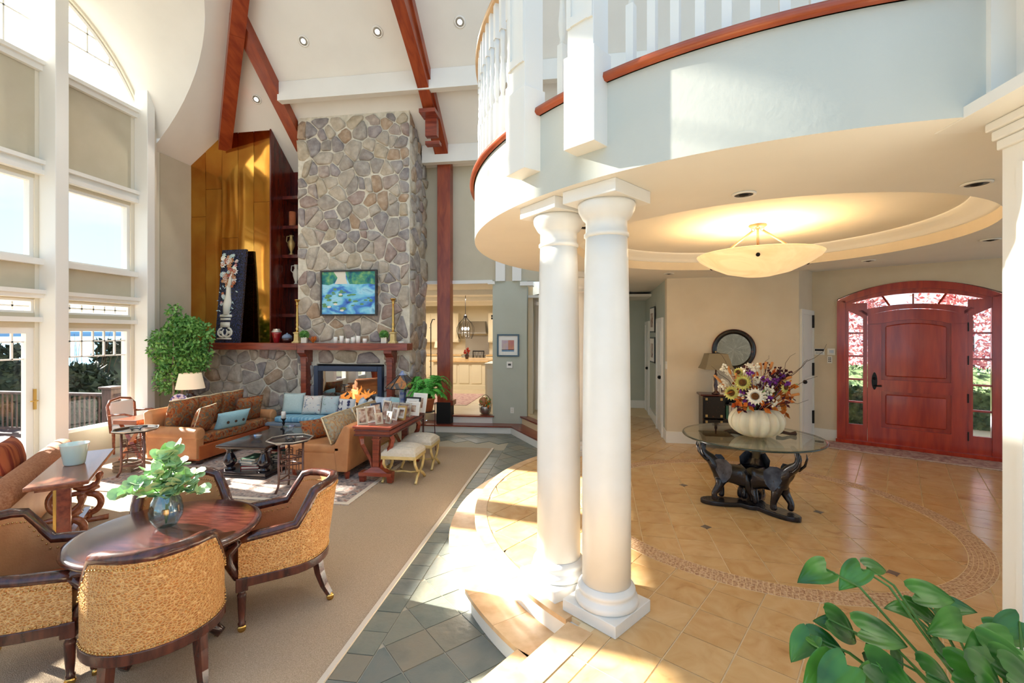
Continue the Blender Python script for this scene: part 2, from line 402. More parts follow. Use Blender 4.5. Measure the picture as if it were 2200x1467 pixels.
M['whitef'] = mk('white_bloom', S(240, 234, 214), rough=.7)
M['yellowf'] = mk('pale_yellow_petal', S(214, 208, 118), S(190, 184, 90), 20, .7)
M['creamf'] = mk('cream_petal', S(246, 240, 222), rough=.7)
M['brownc'] = mk('seed_head', S(120, 76, 28), S(84, 50, 20), 60, .9, bump=.5)
M['cattail'] = mk('cattail', S(206, 138, 78), rough=.9)
M['greend'] = mk('evergreen', S(16, 26, 18), S(44, 58, 44), 5, .8)
M['hedge'] = mk('boxwood', S(58, 82, 48), S(128, 150, 100), 9, .8)
M['redbush'] = mk('red_twig', S(176, 70, 70), S(214, 160, 150), 9, .8)
M['lilyB'] = mk('pond_paint', S(80, 130, 200), ramp=[(.28, S(40, 60, 160)), (.42, S(70, 130, 205)), (.52, S(120, 200, 225)), (.63, S(170, 220, 235)), (.75, S(70, 150, 190))], scale=3.2, rough=.5, detail=6, dist=.8, st=(1, 1, 1.8))
M['lilyG'] = mk('foliage_paint', S(40, 120, 110), ramp=[(.3, S(30, 80, 110)), (.45, S(40, 130, 120)), (.6, S(110, 170, 110)), (.75, S(180, 200, 150))], scale=9, rough=.5, detail=6)
M['lilyP'] = mk('pad_paint', S(120, 160, 90), S(70, 140, 110), 30, .5)
M['photo'] = mk('photo_print', S(200, 180, 160), ramp=[(.3, S(60, 54, 50)), (.45, S(160, 120, 100)), (.6, S(206, 190, 170)), (.75, S(120, 130, 140))], scale=14, rough=.3, rnd=[], detail=3)
M['silver'] = mk('silver_frame', S(206, 198, 184), rough=.3, metal=.7)
M['mat'] = mk('mat_board', S(238, 234, 224), rough=.8)
M['alab'] = mk('alabaster', S(240, 210, 150), ramp=[(.35, S(238, 200, 132)), (.6, S(250, 226, 172))], scale=3, rough=.35, emis=(1, .70, .36, 1), estr=.30, detail=5, dist=1.5)
M['nickel'] = mk('aged_nickel', S(150, 120, 94), rough=.5, metal=.2)
M['bulb'] = mk('lamp_glow', S(255, 240, 220), emis=(1, .93, .82, 1), estr=6)
M['artglass'] = mk('slag_glass', S(70, 84, 104), ramp=[(.3, S(48, 60, 84)), (.5, S(92, 84, 76)), (.62, S(196, 124, 60)), (.75, S(120, 70, 50))], scale=9, rough=.3, kind='noise', detail=3, dist=.6)
M['artblue'] = mk('blue_art_glass', S(70, 104, 180), S(200, 206, 200), 8, .25, coat=.5)
M['chino'] = mk('black_lacquer', S(20, 14, 12), S(96, 50, 28), 26, .3, lo=.62, hi=.7, coat=.4)
M['sea'] = mk('sea_water', S(86, 160, 190), S(110, 180, 204), .002, .35)
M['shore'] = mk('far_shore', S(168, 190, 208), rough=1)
M['earth'] = mk('lawn', S(120, 116, 90), S(140, 134, 108), 1, .95)
M['drive'] = mk('pale_paving', S(214, 208, 216), S(226, 220, 226), 2, .9)
M['book'] = mk('book_cloth', S(160, 40, 36), rough=.6, rnd=[S(170, 40, 36), S(200, 190, 170), S(60, 84, 96), S(40, 40, 44), S(120, 140, 150), S(180, 150, 110), S(70, 110, 84), S(210, 180, 170)])
M['paper'] = mk('page_edges', S(228, 220, 200), rough=.9)
# ============================================================ STRUCTURE
CX0, CY0 = 1.66, 4.66            # centre of the round foyer
FZ = .30                          # foyer floor level
XW, YB = -7.85, 9.10              # window wall, back wall
SPR, SLO = 5.40, .80              # ceiling spring line and slope
def pol(r, a, z=0): return Vector((CX0+r*math.cos(math.radians(a)), CY0+r*math.sin(math.radians(a)), z))
def clip(poly, nx, ny, d):        # keep nx*x+ny*y <= d
    out = []
    for i in range(len(poly)):
        a = poly[i]; b = poly[(i+1) % len(poly)]
        da = nx*a[0]+ny*a[1]-d; db = nx*b[0]+ny*b[1]-d
        if da <= 0: out.append(a)
        if (da < 0 < db) or (db < 0 < da):
            t = da/(da-db); out.append((a[0]+(b[0]-a[0])*t, a[1]+(b[1]-a[1])*t))
    return out
def area(p): return abs(sum(p[i][0]*p[(i+1) % len(p)][1]-p[(i+1) % len(p)][0]*p[i][1] for i in range(len(p))))/2

# ---- living floor : slate
floor = struct('floor', MB().bx(-9, 8, -5, 9.4, -.2, -.006), M['grout'], 'grout bed under the grey slate living room floor')
RUGX = -1.40
tm = []
s = .275; a45 = math.radians(45)
for i in range(-30, 40):
    for j in range(-10, 60):
        cx = (i*math.cos(a45)-j*math.sin(a45))*s - .80; cy = (i*math.sin(a45)+j*math.cos(a45))*s + 2.705 - 2*0
        h = s/2-.004
        P = []
        for x, y in ((0, 0), (1, 0), (1, 1), (0, 1)):
            x = .004+x*(s-.008); y = .004+y*(s-.008)
            P.append((cx+x*math.cos(a45)-y*math.sin(a45), cy+x*math.sin(a45)+y*math.cos(a45)))
        if cy < 1.0 or cy > 9.3: continue
        P = clip(P, -1, 0, -(RUGX+.185)) if cy < 7.9 else clip(P, -1, 0, 4.2)
        if len(P) < 3: continue
        P = clip(P, 0, 1, 8.8)
        if len(P) < 3 or area(P) < .002: continue
        mx_ = sum(p[0] for p in P)/len(P); my_ = sum(p[1] for p in P)/len(P)
        r = math.hypot(mx_-CX0, my_-CY0)
        if r < 2.7 or mx_ > .1 or (my_ < 2.3 and mx_ > -.45): continue
        if mx_ > -.9 and my_ > 6.9: 
            if (mx_+.65)*.866+(my_-7.69)*.5 > .15: continue
        tm.append(P)
for k in range(40):
    y0 = .9+k*.215
    if y0 > 7.55: break
    tm.append([(RUGX+.005, y0), (RUGX+.177, y0), (RUGX+.177, y0+.208), (RUGX+.005, y0+.208)])
tm.sort(key=lambda P: sum(p[0]**2+p[1]**2 for p in P)/len(P))
for P in tm[:295]:
    ob('slate_tile', MB().prism(P, -.02, random.uniform(-.0015, .0015)), M['slate'], floor)
if len(tm) > 295:
    b = MB()
    for P in tm[295:]: b.prism(P, -.02, 0)
    o = ob('slate_field', b, M['slate'], floor); o['kind'] = 'stuff'

# ---- foyer floor : limestone
def fpoly():
    P = [pol(2.6, a) for a in range(126, 232, 3)]
    P += [Vector((-.22, 2.15, 0)), Vector((-1.1, .9, 0)), Vector((-1.1, -2, 0)), Vector((8, -2, 0)), Vector((8, 8.3, 0)), Vector((2, 14, 0)), Vector((-1.4, 14, 0)), Vector((-1.12, 9.14, 0)), Vector((-.68, 8.33, 0))]
    return [(p.x, p.y) for p in P]
ff = struct('floor_foyer', MB().prism(fpoly(), -.1, FZ-.004), M['tgrout'], 'pale grout bed under the golden limestone foyer floor')
def ringfix(P, rr, inside):
    Q = []
    for i in range(len(P)):
        a = P[i]; b = P[(i+1) % len(P)]
        for k in range(5): Q.append((a[0]+(b[0]-a[0])*k/5, a[1]+(b[1]-a[1])*k/5))
    out = []
    for x, y in Q:
        r = math.hypot(x-CX0, y-CY0)
        if (inside and r > rr) or (not inside and r < rr): x, y = CX0+(x-CX0)*rr/r, CY0+(y-CY0)*rr/r
        out.append((x, y))
    return out
tiles = []; dots = []
def grid(ang, ox, oy, s, R, fn):
    ca, sa = math.cos(ang), math.sin(ang)
    for i in range(-R, R):
        for j in range(-R, R):
            g = .004
            c4 = [((i+u)*s+(g if u == 0 else -g), (j+w)*s+(g if w == 0 else -g)) for u, w in ((0, 0), (1, 0), (1, 1), (0, 1))]
            P = [(ox+x*ca-y*sa, oy+x*sa+y*ca) for x, y in c4]
            mx_ = ox+(i+.5)*s*ca-(j+.5)*s*sa; my_ = oy+(i+.5)*s*sa+(j+.5)*s*ca
            fn(i, j, P, mx_, my_)
def inner(i, j, P, x, y):
    rs = [math.hypot(p[0]-CX0, p[1]-CY0) for p in P]
    if min(rs) > 1.5: return
    if max(rs) > 1.5: P = ringfix(P, 1.53, True)
    if area(P) > .004: tiles.append(P)
    if i % 4 == 0 and (j % 4 == (0 if (i//4) % 2 == 0 else 2)) or (i % 4 == 2 and j % 4 == 2 and False):
        q = P[0]
        if math.hypot(q[0]-CX0, q[1]-CY0) < 1.42: dots.append(q)
grid(math.radians(-3), 1.15, 5.19, .275, 14, inner)
def outer(i, j, P, x, y):
    rs = [math.hypot(p[0]-CX0, p[1]-CY0) for p in P]
    if max(rs) < 1.56 or x > 6.6 or y > 11.5 or y < 1.2 or x < -1.1: return
    if x < 1.3 and y > 7.6 and x < -.6: return
    door = (x-3.707)*.53+(y-7.84)*.848
    if door > .12: return
    if min(rs) < 1.56: P = ringfix(P, 1.56, False)
    th = math.degrees(math.atan2(y-CY0, x-CX0)) % 360
    if 120 < th < 231:
        if min(math.hypot(p[0]-CX0, p[1]-CY0) for p in P) > 2.5: return
        P = ringfix(P, 2.535, True)
    if y < 2.62 and x < 1.2:
        P = clip(P, -.854, .52, -.854*.08+.52*2.56)
    if len(P) < 3 or area(P) < .003: return
    tiles.append(P)
grid(math.radians(-32.2), .43, 2.4, .275, 40, outer)
def vis(P):
    x = sum(p[0] for p in P)/len(P); y = sum(p[1] for p in P)/len(P)
    d = -x*sY+y*cY; u = x*cY+y*sY
    return (0 if d > .3 and -1.1 < u/d < 1.1 else 100)+math.hypot(x, y)
tiles.sort(key=vis)
for P in tiles[:290]:
    ob('floor_tile', MB().prism(P, FZ-.03, FZ+random.uniform(-.0006, .0006)), M['tile'], ff)
b = MB()
for P in tiles[290:]: b.prism(P, FZ-.03, FZ)
o = ob('floor_tile_field', b, M['tile'], ff); o['kind'] = 'stuff'
dm = MB().box(0, 0, 0, .062, .062, .01, math.radians(42)).mesh('dot')
for q in dots: ob('inset_tile', dm, M['dot'], ff, loc=(q[0], q[1], FZ-.003))
b = MB()
ring_bed = MB().lathe([(1.475, FZ-.01), (1.475, FZ+.0015), (1.635, FZ+.0015), (1.635, FZ-.01)], 96, (CX0, CY0, 0))
ob('mosaic_bed', ring_bed, M['tgrout'], ff)
for k in range(6):
    r0 = 1.48+k*.0258; n = int(2*PI*r0/.034)
    for i in range(n):
        a0 = 2*PI*(i+.5*(k % 2))/n; a1 = a0+2*PI/n*.86; r1 = r0+.022
        P = [(CX0+r*math.cos(a), CY0+r*math.sin(a)) for r, a in ((r0, a0), (r1, a0), (r1, a1), (r0, a1))][::-1]
        b.prism(P[::-1], FZ, FZ+.003)
o = ob('mosaic_ring', b, M['mosaic'], ff, label='ring of small rough mosaic stones'); o['kind'] = 'stuff'

# ---- steps
st = struct('trim_1', MB().lathe([(2.0, 0), (2.62, 0), (2.62, FZ-.03), (2.0, FZ-.03)], 60, (CX0, CY0, 0), math.radians(124), math.radians(232)).lathe([(2.4, 0), (2.85, 0), (2.85, .12), (2.4, .12)], 60, (CX0, CY0, 0), math.radians(124), math.radians(231)), M['white'], 'white curved risers of the foyer steps')
def tread(parent, r0, r1, a0, a1, z, n):
    for k in range(n):
        b0 = a0+(a1-a0)*k/n; b1 = a0+(a1-a0)*(k+1)/n-.06
        P = [pol(r1, b0+(b1-b0)*t/4) for t in range(5)]+[pol(r0, b1-(b1-b0)*t/4) for t in range(5)]
        ob('tread_board', MB().prism([(p.x, p.y) for p in P], z-.03, z), M['oak'], parent)
tread(st, 2.54, 2.65, 124, 229.5, FZ+.003, 9)
tread(st, 2.60, 2.88, 124, 228.5, .15, 14)
# straight flight running towards the camera
d2 = Vector((-.53, -.848, 0)); n2 = Vector((.848, -.53, 0))
def strip(p, w, l, z0, z1, off=0):
    a = Vector(p)-d2*off; b_ = a+d2*l
    return MB().prism([(q.x, q.y) for q in (a, b_, b_+n2*w, a+n2*w)], z0, z1)
st2 = struct('trim_2', strip((-.02, 2.60, 0), .4, 2.2, 0, FZ-.03), M['white'], 'white risers of the straight steps')
for k in range(2):
    ob('tread_board', strip((-.05, 2.63, 0), .16, 1.0, FZ-.03, FZ+.003).mesh('t') if k == 0 else strip(Vector((-.05, 2.63, 0))+d2*1.003, .16, 1.2, FZ-.03, FZ+.003).mesh('t'), M['oak'], st2)
    ob('tread_board', strip(Vector((-.335, 2.585, 0))+d2*1.003*k, .33, 1.0, .12, .15).mesh('t'), M['oak'], st2)
ob('riser', strip((-.31, 2.58, 0), .3, 2.0, 0, .12), M['white'], st2)
# steps to the kitchen and hall
st3 = struct('trim_3', MB().prism([(-3.1, 8.76), (-1.28, 8.82), (-.64, 7.72), (-.1, 6.8), (.5, 7.2), (-.4, 9.4), (-3.1, 9.4)], 0, .125), M['white'], 'white risers of the steps below kitchen and hall')
ob('tread_board', MB().prism([(-3.1, 8.73), (-1.27, 8.79), (-1.15, 9.2), (-3.1, 9.2)], .125, .15), M['cherry'], st3)
ob('tread_board', MB().prism([(-1.27, 8.79), (-.62, 7.68), (-.08, 6.75), (.2, 7.0), (-.7, 8.5), (-1.15, 9.2)], .125, .15), M['cherry'], st3)
ob('riser', MB().prism([(-2.5, 9.03), (-1.69, 9.07), (-1.69, 9.4), (-2.5, 9.4)], .15, FZ-.025), M['white'], st3)
ob('riser', MB().prism([(-1.14, 9.19), (-.69, 8.39), (.1, 7.0), (.3, 7.2), (-.9, 9.4)], .15, FZ-.025), M['white'], st3)
ob('tread_board', MB().prism([(-2.51, 9.0), (-1.66, 9.04), (-1.66, 9.2), (-2.51, 9.16)], FZ-.025, FZ+.003), M['cherry'], st3)
ob('tread_board', MB().prism([(-1.17, 9.16), (-.70, 8.35), (.08, 6.97), (.2, 7.05), (-.57, 8.42), (-1.04, 9.25)], FZ-.025, FZ+.003), M['cherry'], st3)

# ---- window wall
bays = [(5.89, 7.06), (4.44, 5.61), (2.99, 4.16), (1.54, 2.71), (.09, 1.26)]
AY, AZc, AR = 5.025, 5.0, 2.43
w = MB(); band = MB()
T_ = (-8.05, XW)
edges = [7.06, 8.6, ] 
w.bx(T_[0], T_[1], 7.06, 8.6, 0, 5.95)
for k, (y0, y1) in enumerate(bays):
    yb = bays[k+1][1] if k+1 < len(bays) else -4
    w.bx(T_[0], T_[1], yb, y0, 0, 5.95)
    for z0, z1 in ((0, .40 if k != 1 else .10), (2.05, 2.26), (2.46, 3.05), (4.24, 5.95)):
        band.bx(T_[0], T_[1]-.004, y0, y1, z0, z1)
w.bx(T_[0], T_[1], 7.3, 8.6, 5.95, 6.4)
# gable above: wall outside the arch, mullions inside it
N_ = 48
def archz(y): return AZc+math.sqrt(max(0, AR*AR-(y-AY)**2)) if abs(y-AY) < AR else AZc
ys = [AY-2.5+5.0*i/N_ for i in range(N_+1)]
for i in range(N_):
    ya, yb = ys[i], ys[i+1]
    za, zb = max(5.95, archz(ya)), max(5.95, archz(yb))
    w.add([(x, y, z) for x in T_ for y, z in ((ya, za), (yb, zb), (yb, 7.75), (ya, 7.75))], [(0, 1, 2, 3), (7, 6, 5, 4), (0, 4, 5, 1)])
w.bx(T_[0], T_[1], -4, AY-2.5, 5.95, 6.4)
wwin = struct('wall_window', w, M['cream'], 'tall white window wall with painted bands between the panes'); ob('spandrel_panel', band, M['khaki'], wwin)
# posts standing proud of the wall
for k, yc in enumerate([5.75, 4.30, 2.85, 1.40]):
    ob('post', MB().bx(XW, -7.56, yc-.09, yc+.09, 0, 7.35 if k < 2 else 5.6), M['white'], wwin, bevel=.008)
ob('post', MB().bx(XW, -7.58, 7.12, 7.27, 0, 6.35), M['white'], wwin, bevel=.008)
ob('post', MB().bx(XW, -7.70, 7.27, 7.42, 0, 6.2), M['cream'], wwin, bevel=.008)
ob('painted_return', MB().bx(XW, -7.835, 7.62, 8.33, 0, 5.4), M['khaki'], wwin)
for k, (y0, y1) in enumerate(bays[:3]):
    for za, zb, pr in ((5.82, 5.90, .07), (5.90, 5.96, .12), (4.29, 4.36, .10), (4.36, 4.44, .06), (4.44, 4.50, .12), (2.97, 3.06, .09), (2.48, 2.54, .09), (2.54, 2.60, .13), (2.13, 2.20, .07)):
        ob('window_moulding', MB().bx(XW, XW+pr, y0-.13, y1+.13, za, zb), M['white'], wwin)
# windows
def window(n, y0, y1, z0, z1, cols=(), rows=(), fw=.05, lab=''):
    x = -7.93
    f = MB()
    for a, b_, c_, d_ in ((y0, y0+fw, z0, z1), (y1-fw, y1, z0, z1), (y0+fw, y1-fw, z0, z0+fw), (y0+fw, y1-fw, z1-fw, z1)): f.bx(x-.03, x+.055, a, b_, c_, d_)
    o = struct('window_%d' % n, f, M['white'], lab)
    for c_ in cols: ob('muntin', MB().bx(x-.01, x+.02, c_-.011, c_+.011, rows[0][0], rows[0][1]), M['white'], o)
    for r_ in rows[1:]: ob('muntin', MB().bx(x-.01, x+.02, y0+fw, y1-fw, r_-.011, r_+.011), M['white'], o)
    ob('pane', MB().bx(x, x+.006, y0+fw-.005, y1-fw+.005, z0+fw-.005, z1-fw+.005), M['glass'], o)
    return o
wn = 1
for k, (y0, y1) in enumerate(bays):
    cols = [y0+.05+(y1-y0-.1)*i/6 for i in range(1, 6)]
    if k == 1:
        dr = window(wn, y0, y1, .10, 2.05, cols, [(1.59, 1.97), 1.84, 1.59], .09, 'white french door with small panes along its top')
        h = MB().bx(-7.87, -7.845, 5.60, 5.63, .85, 1.15); h.tube([(-7.85, 5.612, .98), (-7.80, 5.612, .98), (-7.80, 5.52, .98)], .009)
        ob('door_handle', h, M['brass'], dr)
    else: window(wn, y0, y1, .40, 2.05, cols, [(1.59, 2.0), 1.84, 1.59], .05, 'low window with small panes along its top')
    wn += 1
    window(wn, y0, y1, 2.26, 2.46, cols, [(2.3, 2.42), 2.36], .03, 'narrow transom window with two rows of small panes'); wn += 1
    window(wn, y0, y1, 3.05, 4.24, lab='single tall sky window without muntins'); wn += 1
for k, (y0, y1) in enumerate(bays[:3]):
    P = [(y0-.14, 5.98), (y1+.14, 5.98)]
    top = [(y1+.14-(y1-y0+.28)*i/14, 0) for i in range(15)]
    poly = P+[(y, max(5.985, archz(y)-.05)) for y, _ in top]
    Mx = Matrix(((0, 0, 1, -7.93), (1, 0, 0, 0), (0, 1, 0, 0), (0, 0, 0, 1)))
    o = struct('window_%d' % wn, MB().tube([(-7.92, y, max(5.985, archz(y)-.03)) for y, _ in top], .035, 6).tube([(-7.92, y0, 5.97), (-7.92, y1, 5.97)], .03, 6), M['white'], 'curved arch window under the barrel vault'); wn += 1
    ob('pane', MB().add([(-7.93, y, z) for y, z in poly], [tuple(range(len(poly)))]), M['sheer'], o)
    for f_ in (.42, .72):
        y = y0+(y1-y0)*f_
        if archz(y) > 6.3: ob('muntin', MB().bx(-7.93, -7.91, y-.011, y+.011, 6.0 if k == 1 else 6.55, archz(y)-.05), M['white'], o)
    for z in (6.55, 6.85):
        yy = AY+math.sqrt(max(0, AR*AR-(z-AZc+.05)**2)); yl = AY-(yy-AY)
        a = max(y0, yl); c_ = min(y1, yy)
        if c_-a > .1: ob('muntin', MB().bx(-7.93, -7.91, a, c_, z-.011, z+.011), M['white'], o)

# ---- ceiling: window-side slope with barrel vault, back slope
b = MB()
def xin(y):
    z = archz2(y)
    return XW+max(0, (z-SPR)/SLO)
VR = 2.47
def archz2(y): return AZc+math.sqrt(VR*VR-(y-AY)**2) if abs(y-AY) < VR else 0
ys = sorted(set([-4+.5*i for i in range(27)]+[AY-VR*math.cos(PI*i/40) for i in range(41)]+[9.1, 8.9]))
ys = [y for y in ys if y <= 9.1]
def xup(y): return max(min(-3.2, XW+(9.1-y)), XW)
A_ = []; B_ = []
for y in ys:
    x0 = min(xin(y), xup(y)); x1 = xup(y)
    A_.append((x0, y, SPR+SLO*(x0-XW))); B_.append((x1, y, SPR+SLO*(x1-XW)))
b.ribbon(A_, B_)
ce = struct('ceiling', b, M['ceil'], 'sloping off-white ceiling above the windows', smooth=False)
vv = [AY-VR*math.cos(PI*i/40) for i in range(41)]
vv = [y for y in vv if archz2(y) > SPR]
ob('barrel_vault', MB().ribbon([(XW-.05, y, archz2(y)) for y in vv], [(xin(y), y, archz2(y)) for y in vv]), M['ceil'], ce, smooth=True)
ce2 = struct('ceiling_back', MB().add([(-7.85, 9.1, SPR), (7.5, 9.1, SPR), (7.5, 3.6, SPR+SLO*5.5), (-2.35, 3.6, SPR+SLO*5.5)], [(0, 1, 2, 3)]), M['ceil'], 'sloping off-white ceiling above the chimney')
def cz_(y): return SPR+SLO*(YB-y)
# beams
def beam(name, p0, p1, side, w_, dep0, dep1, mat, par=None, lab=None):
    p0, p1, side = Vector(p0), Vector(p1), Vector(side).normalized()*w_/2
    dn0, dn1 = Vector((0, 0, -dep0)), Vector((0, 0, -dep1))
    m_ = MB().add([p0-side, p0+side, p0+side+dn0, p0-side+dn0, p1-side, p1+side, p1+side+dn1, p1-side+dn1], [(0, 1, 2, 3), (7, 6, 5, 4), (0, 4, 5, 1), (1, 5, 6, 2), (2, 6, 7, 3), (3, 7, 4, 0)])
    o = ob(name, m_, mat, par)
    if not par: o['kind'] = 'structure'; o['label'] = lab
    return o
hp = lambda t: (XW+t, YB-t, SPR+SLO*t+.02)
beam('trim_4', hp(.80), hp(2.3), (1, 1, 0), .22, .40, .40, M['beam'], None, 'reddish timber hip beam ending over the copper wall')
beam('trim_5', hp(2.304), hp(4.6), (1, 1, 0), .22, .40, .40, M['beam'], None, 'reddish timber hip beam, upper length near the ridge')
rf = lambda x, y: (x, y, cz_(y)+.02)
beam('trim_6', rf(-5.5, 8.5), rf(-5.5, 6.7), (1, 0, 0), .22, .26, .26, M['beam'], None, 'reddish timber rafter meeting the chimney shoulder')
pr = struct('trim_7', MB().bx(-2.79, -2.52, 8.88, 9.1, .15, 5.45), M['beam'], 'tall reddish timber post with black base beside the kitchen opening', bevel=.006)
ob('post_base', MB().bx(-2.80, -2.51, 8.87, 9.12, .15, .58), M['black'], pr)
ob('base_moulding', MB().bx(-2.53, -2.46, 8.88, 9.12, .52, .62), M['cherry'], pr)
beam('rafter', rf(-2.65, 9.0), rf(-2.65, 4.2), (1, 0, 0), .27, .22, .22, M['beam'], pr)
b = MB(); k = 12; L0 = []; 
for i in range(k+1):
    y = 8.0-4.0*i/k; d0 = .2; d1 = .30+1.0*(i/k)**1.4
    L0.append([Vector((-2.75, y, cz_(y)-d0)), Vector((-2.55, y, cz_(y)-d0)), Vector((-2.55, y, cz_(y)-d1)), Vector((-2.75, y, cz_(y)-d1))])
ob('curved_brace', b.sweep(L0), M['beam'], pr)
br = MB().box(-2.65, 7.98, cz_(7.98)-.34, .30, .30, .07); br.box(-2.65, 8.12, cz_(8.12)-.42, .22, .12, .34); br.box(-2.65, 8.2, cz_(8.2)-.62, .27, .14, .06)
ob('corbel', br, M['cherry'], pr)
for n_, (y, x0, x1) in enumerate(((7.70, -5.42, 6.5), (8.78, -3.05, 6.5))):
    struct('trim_%d' % (8+n_), MB().bx(x0, x1, y-.07, y+.07, cz_(y)-.30, cz_(y)+.04), M['ceil'], ['upper white purlin crossing the back ceiling slope', 'lower white purlin near the top of the back wall'][n_])

# ---- back wall, pier, openings
bw = struct('wall_back', MB().bx(-3.1, 7.5, YB, YB+.15, 3.02, 5.42), M['khaki'], 'khaki painted back wall above the kitchen opening')
pi_ = struct('wall_pier', MB().bx(-1.69, -.99, 9.09, 9.3, .15, 3.02), M['sage'], 'sage green pier between kitchen opening and hall')
ob('crown', MB().bx(-1.78, -1.64, 9.02, 9.3, 2.96, 3.02).bx(-1.12, -.86, 9.0, 9.3, 2.92, 3.0), M['white'], pi_)
ob('pilaster_block', MB().bx(-1.62, -1.43, 9.03, 9.1, 3.02, 3.5), M['white'], pi_); ob('pilaster_block', MB().bx(-1.28, -1.10, 9.03, 9.1, 3.02, 3.5), M['white'], pi_)
ob('casing', MB().bx(-3.1, -1.69, 9.06, 9.12, 2.98, 3.05), M['white'], pi_)

# ---- foyer ceiling slab with round tray
b = MB(); A_ = []; B_ = []
lp = Vector((3.04, 6.49, 0)); ln = Vector((.53, .848, 0))
def Ro(a):
    a = a % 360
    if 118 <= a <= 269: return 2.65
    d = Vector((math.cos(math.radians(a)), math.sin(math.radians(a)), 0)); R = 7.0
    k = d.dot(ln)
    if k > 1e-4 and a < 75: R = min(R, (lp-Vector((CX0, CY0, 0))).dot(ln)/k)
    if a > 300: R = min(R, max(2.65, (lp-Vector((CX0, CY0, 0))).dot(ln)/k) if k > 1e-4 else 7)
    if 75 <= a < 118: R = min(R, 5.9)
    return R
angs = [118+i*1.5 for i in range(241)]
for a in angs:
    A_.append(pol(1.66, a, 2.80)); B_.append(pol(Ro(a+.01 if a == 118 else a), a, 2.80))
sl_ = struct('ceiling_foyer', b.ribbon(B_, A_), M['ceil'], 'smooth white foyer ceiling around the round tray')
ob('tray_band', MB().lathe([(1.66, 2.80), (1.66, 2.905)], 96, (CX0, CY0, 0), cap=False), M['tan'], sl_, smooth=True)
ob('tray_crown', MB().lathe([(1.66, 2.90), (1.63, 2.905), (1.63, 2.93), (1.58, 2.945), (1.56, 2.975), (1.50, 2.985), (1.50, 3.0)], 96, (CX0, CY0, 0), cap=False), M['white'], sl_, smooth=True)
ob('tray_ceiling', MB().lathe([(0.0, 3.0), (1.55, 3.0)], 96, (CX0, CY0, 0), cap=False), M['ceil'], sl_)
dE = Vector((.848, -.53, 0))
v0 = [Vector((3.04, 6.49, 0))-dE*1.2, Vector((3.04, 6.49, 0))+dE*5]
v1 = [p+ln*1.8 for p in v0]
ob('vestibule_ceiling', MB().add([(p.x, p.y, 2.94) for p in (v0[0], v0[1], v1[1], v1[0])]+[(p.x, p.y, 2.80) for p in v0], [(3, 2, 1, 0), (0, 1, 5, 4)]), M['ceil'], sl_)
fas = struct('wall_balcony', MB().lathe([(2.65, 2.80), (2.65, 3.29)], 96, (CX0, CY0, 0), math.radians(116), math.radians(269)), M['fascia'], 'curved grey-green balcony fascia', smooth=True)
ob('balcony_deck', MB().lathe([(1.0, 3.29), (2.66, 3.29)], 96, (CX0, CY0, 0), math.radians(116), math.radians(269)).add([(.3, 7, 3.29), (7.4, 7, 3.29), (7.4, 9.1, 3.29), (-.5, 9.1, 3.29)], [(0, 1, 2, 3)]), M['oak'], fas)
ob('nosing', MB().lathe([(2.60, 3.29), (2.68, 3.29), (2.695, 3.305), (2.69, 3.33), (2.60, 3.335)], 96, (CX0, CY0, 0), math.radians(116), math.radians(268.5)), M['nose'], fas, smooth=True)
# right pier and the end of the fascia
pr_ = struct('wall_right_pier', MB().bx(1.67, 2.15, 1.2, 2.06, FZ-.02, 2.72), M['white'], 'white panelled pier beside the leafy plant')
ob('panel_moulding', MB().bx(1.655, 1.675, 1.96, 1.985, .5, 2.6).bx(1.655, 1.675, 1.30, 1.325, .5, 2.6), M['white'], pr_)
ob('crown', MB().bx(1.645, 2.2, 1.15, 2.08, 2.72, 2.76).bx(1.655, 2.2, 1.17, 2.07, 2.68, 2.72).bx(1.63, 2.2, 1.15, 2.09, 2.76, 2.795), M['white'], pr_, bevel=.006)
ob('upper_pier', MB().bx(1.575, 1.66, 1.99, 2.10, 2.80, 5.5).bx(1.66, 2.2, 1.6, 2.1, 2.80, 5.5), M['white'], pr_)
ob('soffit', MB().bx(1.50, 2.3, 1.0, 2.16, 2.795, 2.84), M['white'], pr_)
ob('stair_skirt', MB().bx(1.60, 2.1, 1.15, 1.88, 2.88, 3.3), M['white'], pr_, bevel=.02)
ob('stair_rail', MB().bx(1.57, 2.1, 1.12, 1.92, 3.30, 3.34), M['nose'], pr_, bevel=.01)

# ---- foyer walls
D0 = Vector((3.707, 7.84, 0)); dn = Vector((-.53, -.848, 0))      # dn points into the foyer
def dpt(s_, z, off=0): return D0+dE*s_+dn*off+Vector((0, 0, z))
def dbox(mb, s0, s1, z0, z1, o0, o1):
    vs = [dpt(s_, z, o_) for z in (z0, z1) for s_, o_ in ((s0, o0), (s1, o0), (s1, o1), (s0, o1))]
    return mb.add(vs, [(0, 1, 2, 3), (7, 6, 5, 4), (0, 4, 5, 1), (1, 5, 6, 2), (2, 6, 7, 3), (3, 7, 4, 0)])
DC = 1.206
def darch(s_, apex, spr, half=.883):   # segmental arch height at s
    hh = apex-spr; R = (half*half+hh*hh)/(2*hh); return apex-R+math.sqrt(max(0, R*R-(s_-DC)**2))
b = MB(); dbox(b, -.02, .323, FZ-.02, 2.96, 0, -.18); dbox(b, 2.089, 5, FZ-.02, 2.96, 0, -.18)
for i in range(24):
    s0 = .323+(2.089-.323)*i/24; s1 = .323+(2.089-.323)*(i+1)/24
    za, zb = darch(s0, 2.704, 2.49), darch(s1, 2.704, 2.49)
    vs = [dpt(s_, z, o_) for o_ in (0, -.18) for s_, z in ((s0, za), (s1, zb), (s1, 2.96), (s0, 2.96))]
    b.add(vs, [(0, 1, 2, 3), (7, 6, 5, 4), (0, 4, 5, 1)])
wd = struct('wall_door', b, M['tan'], 'tan wall around the arched front door')
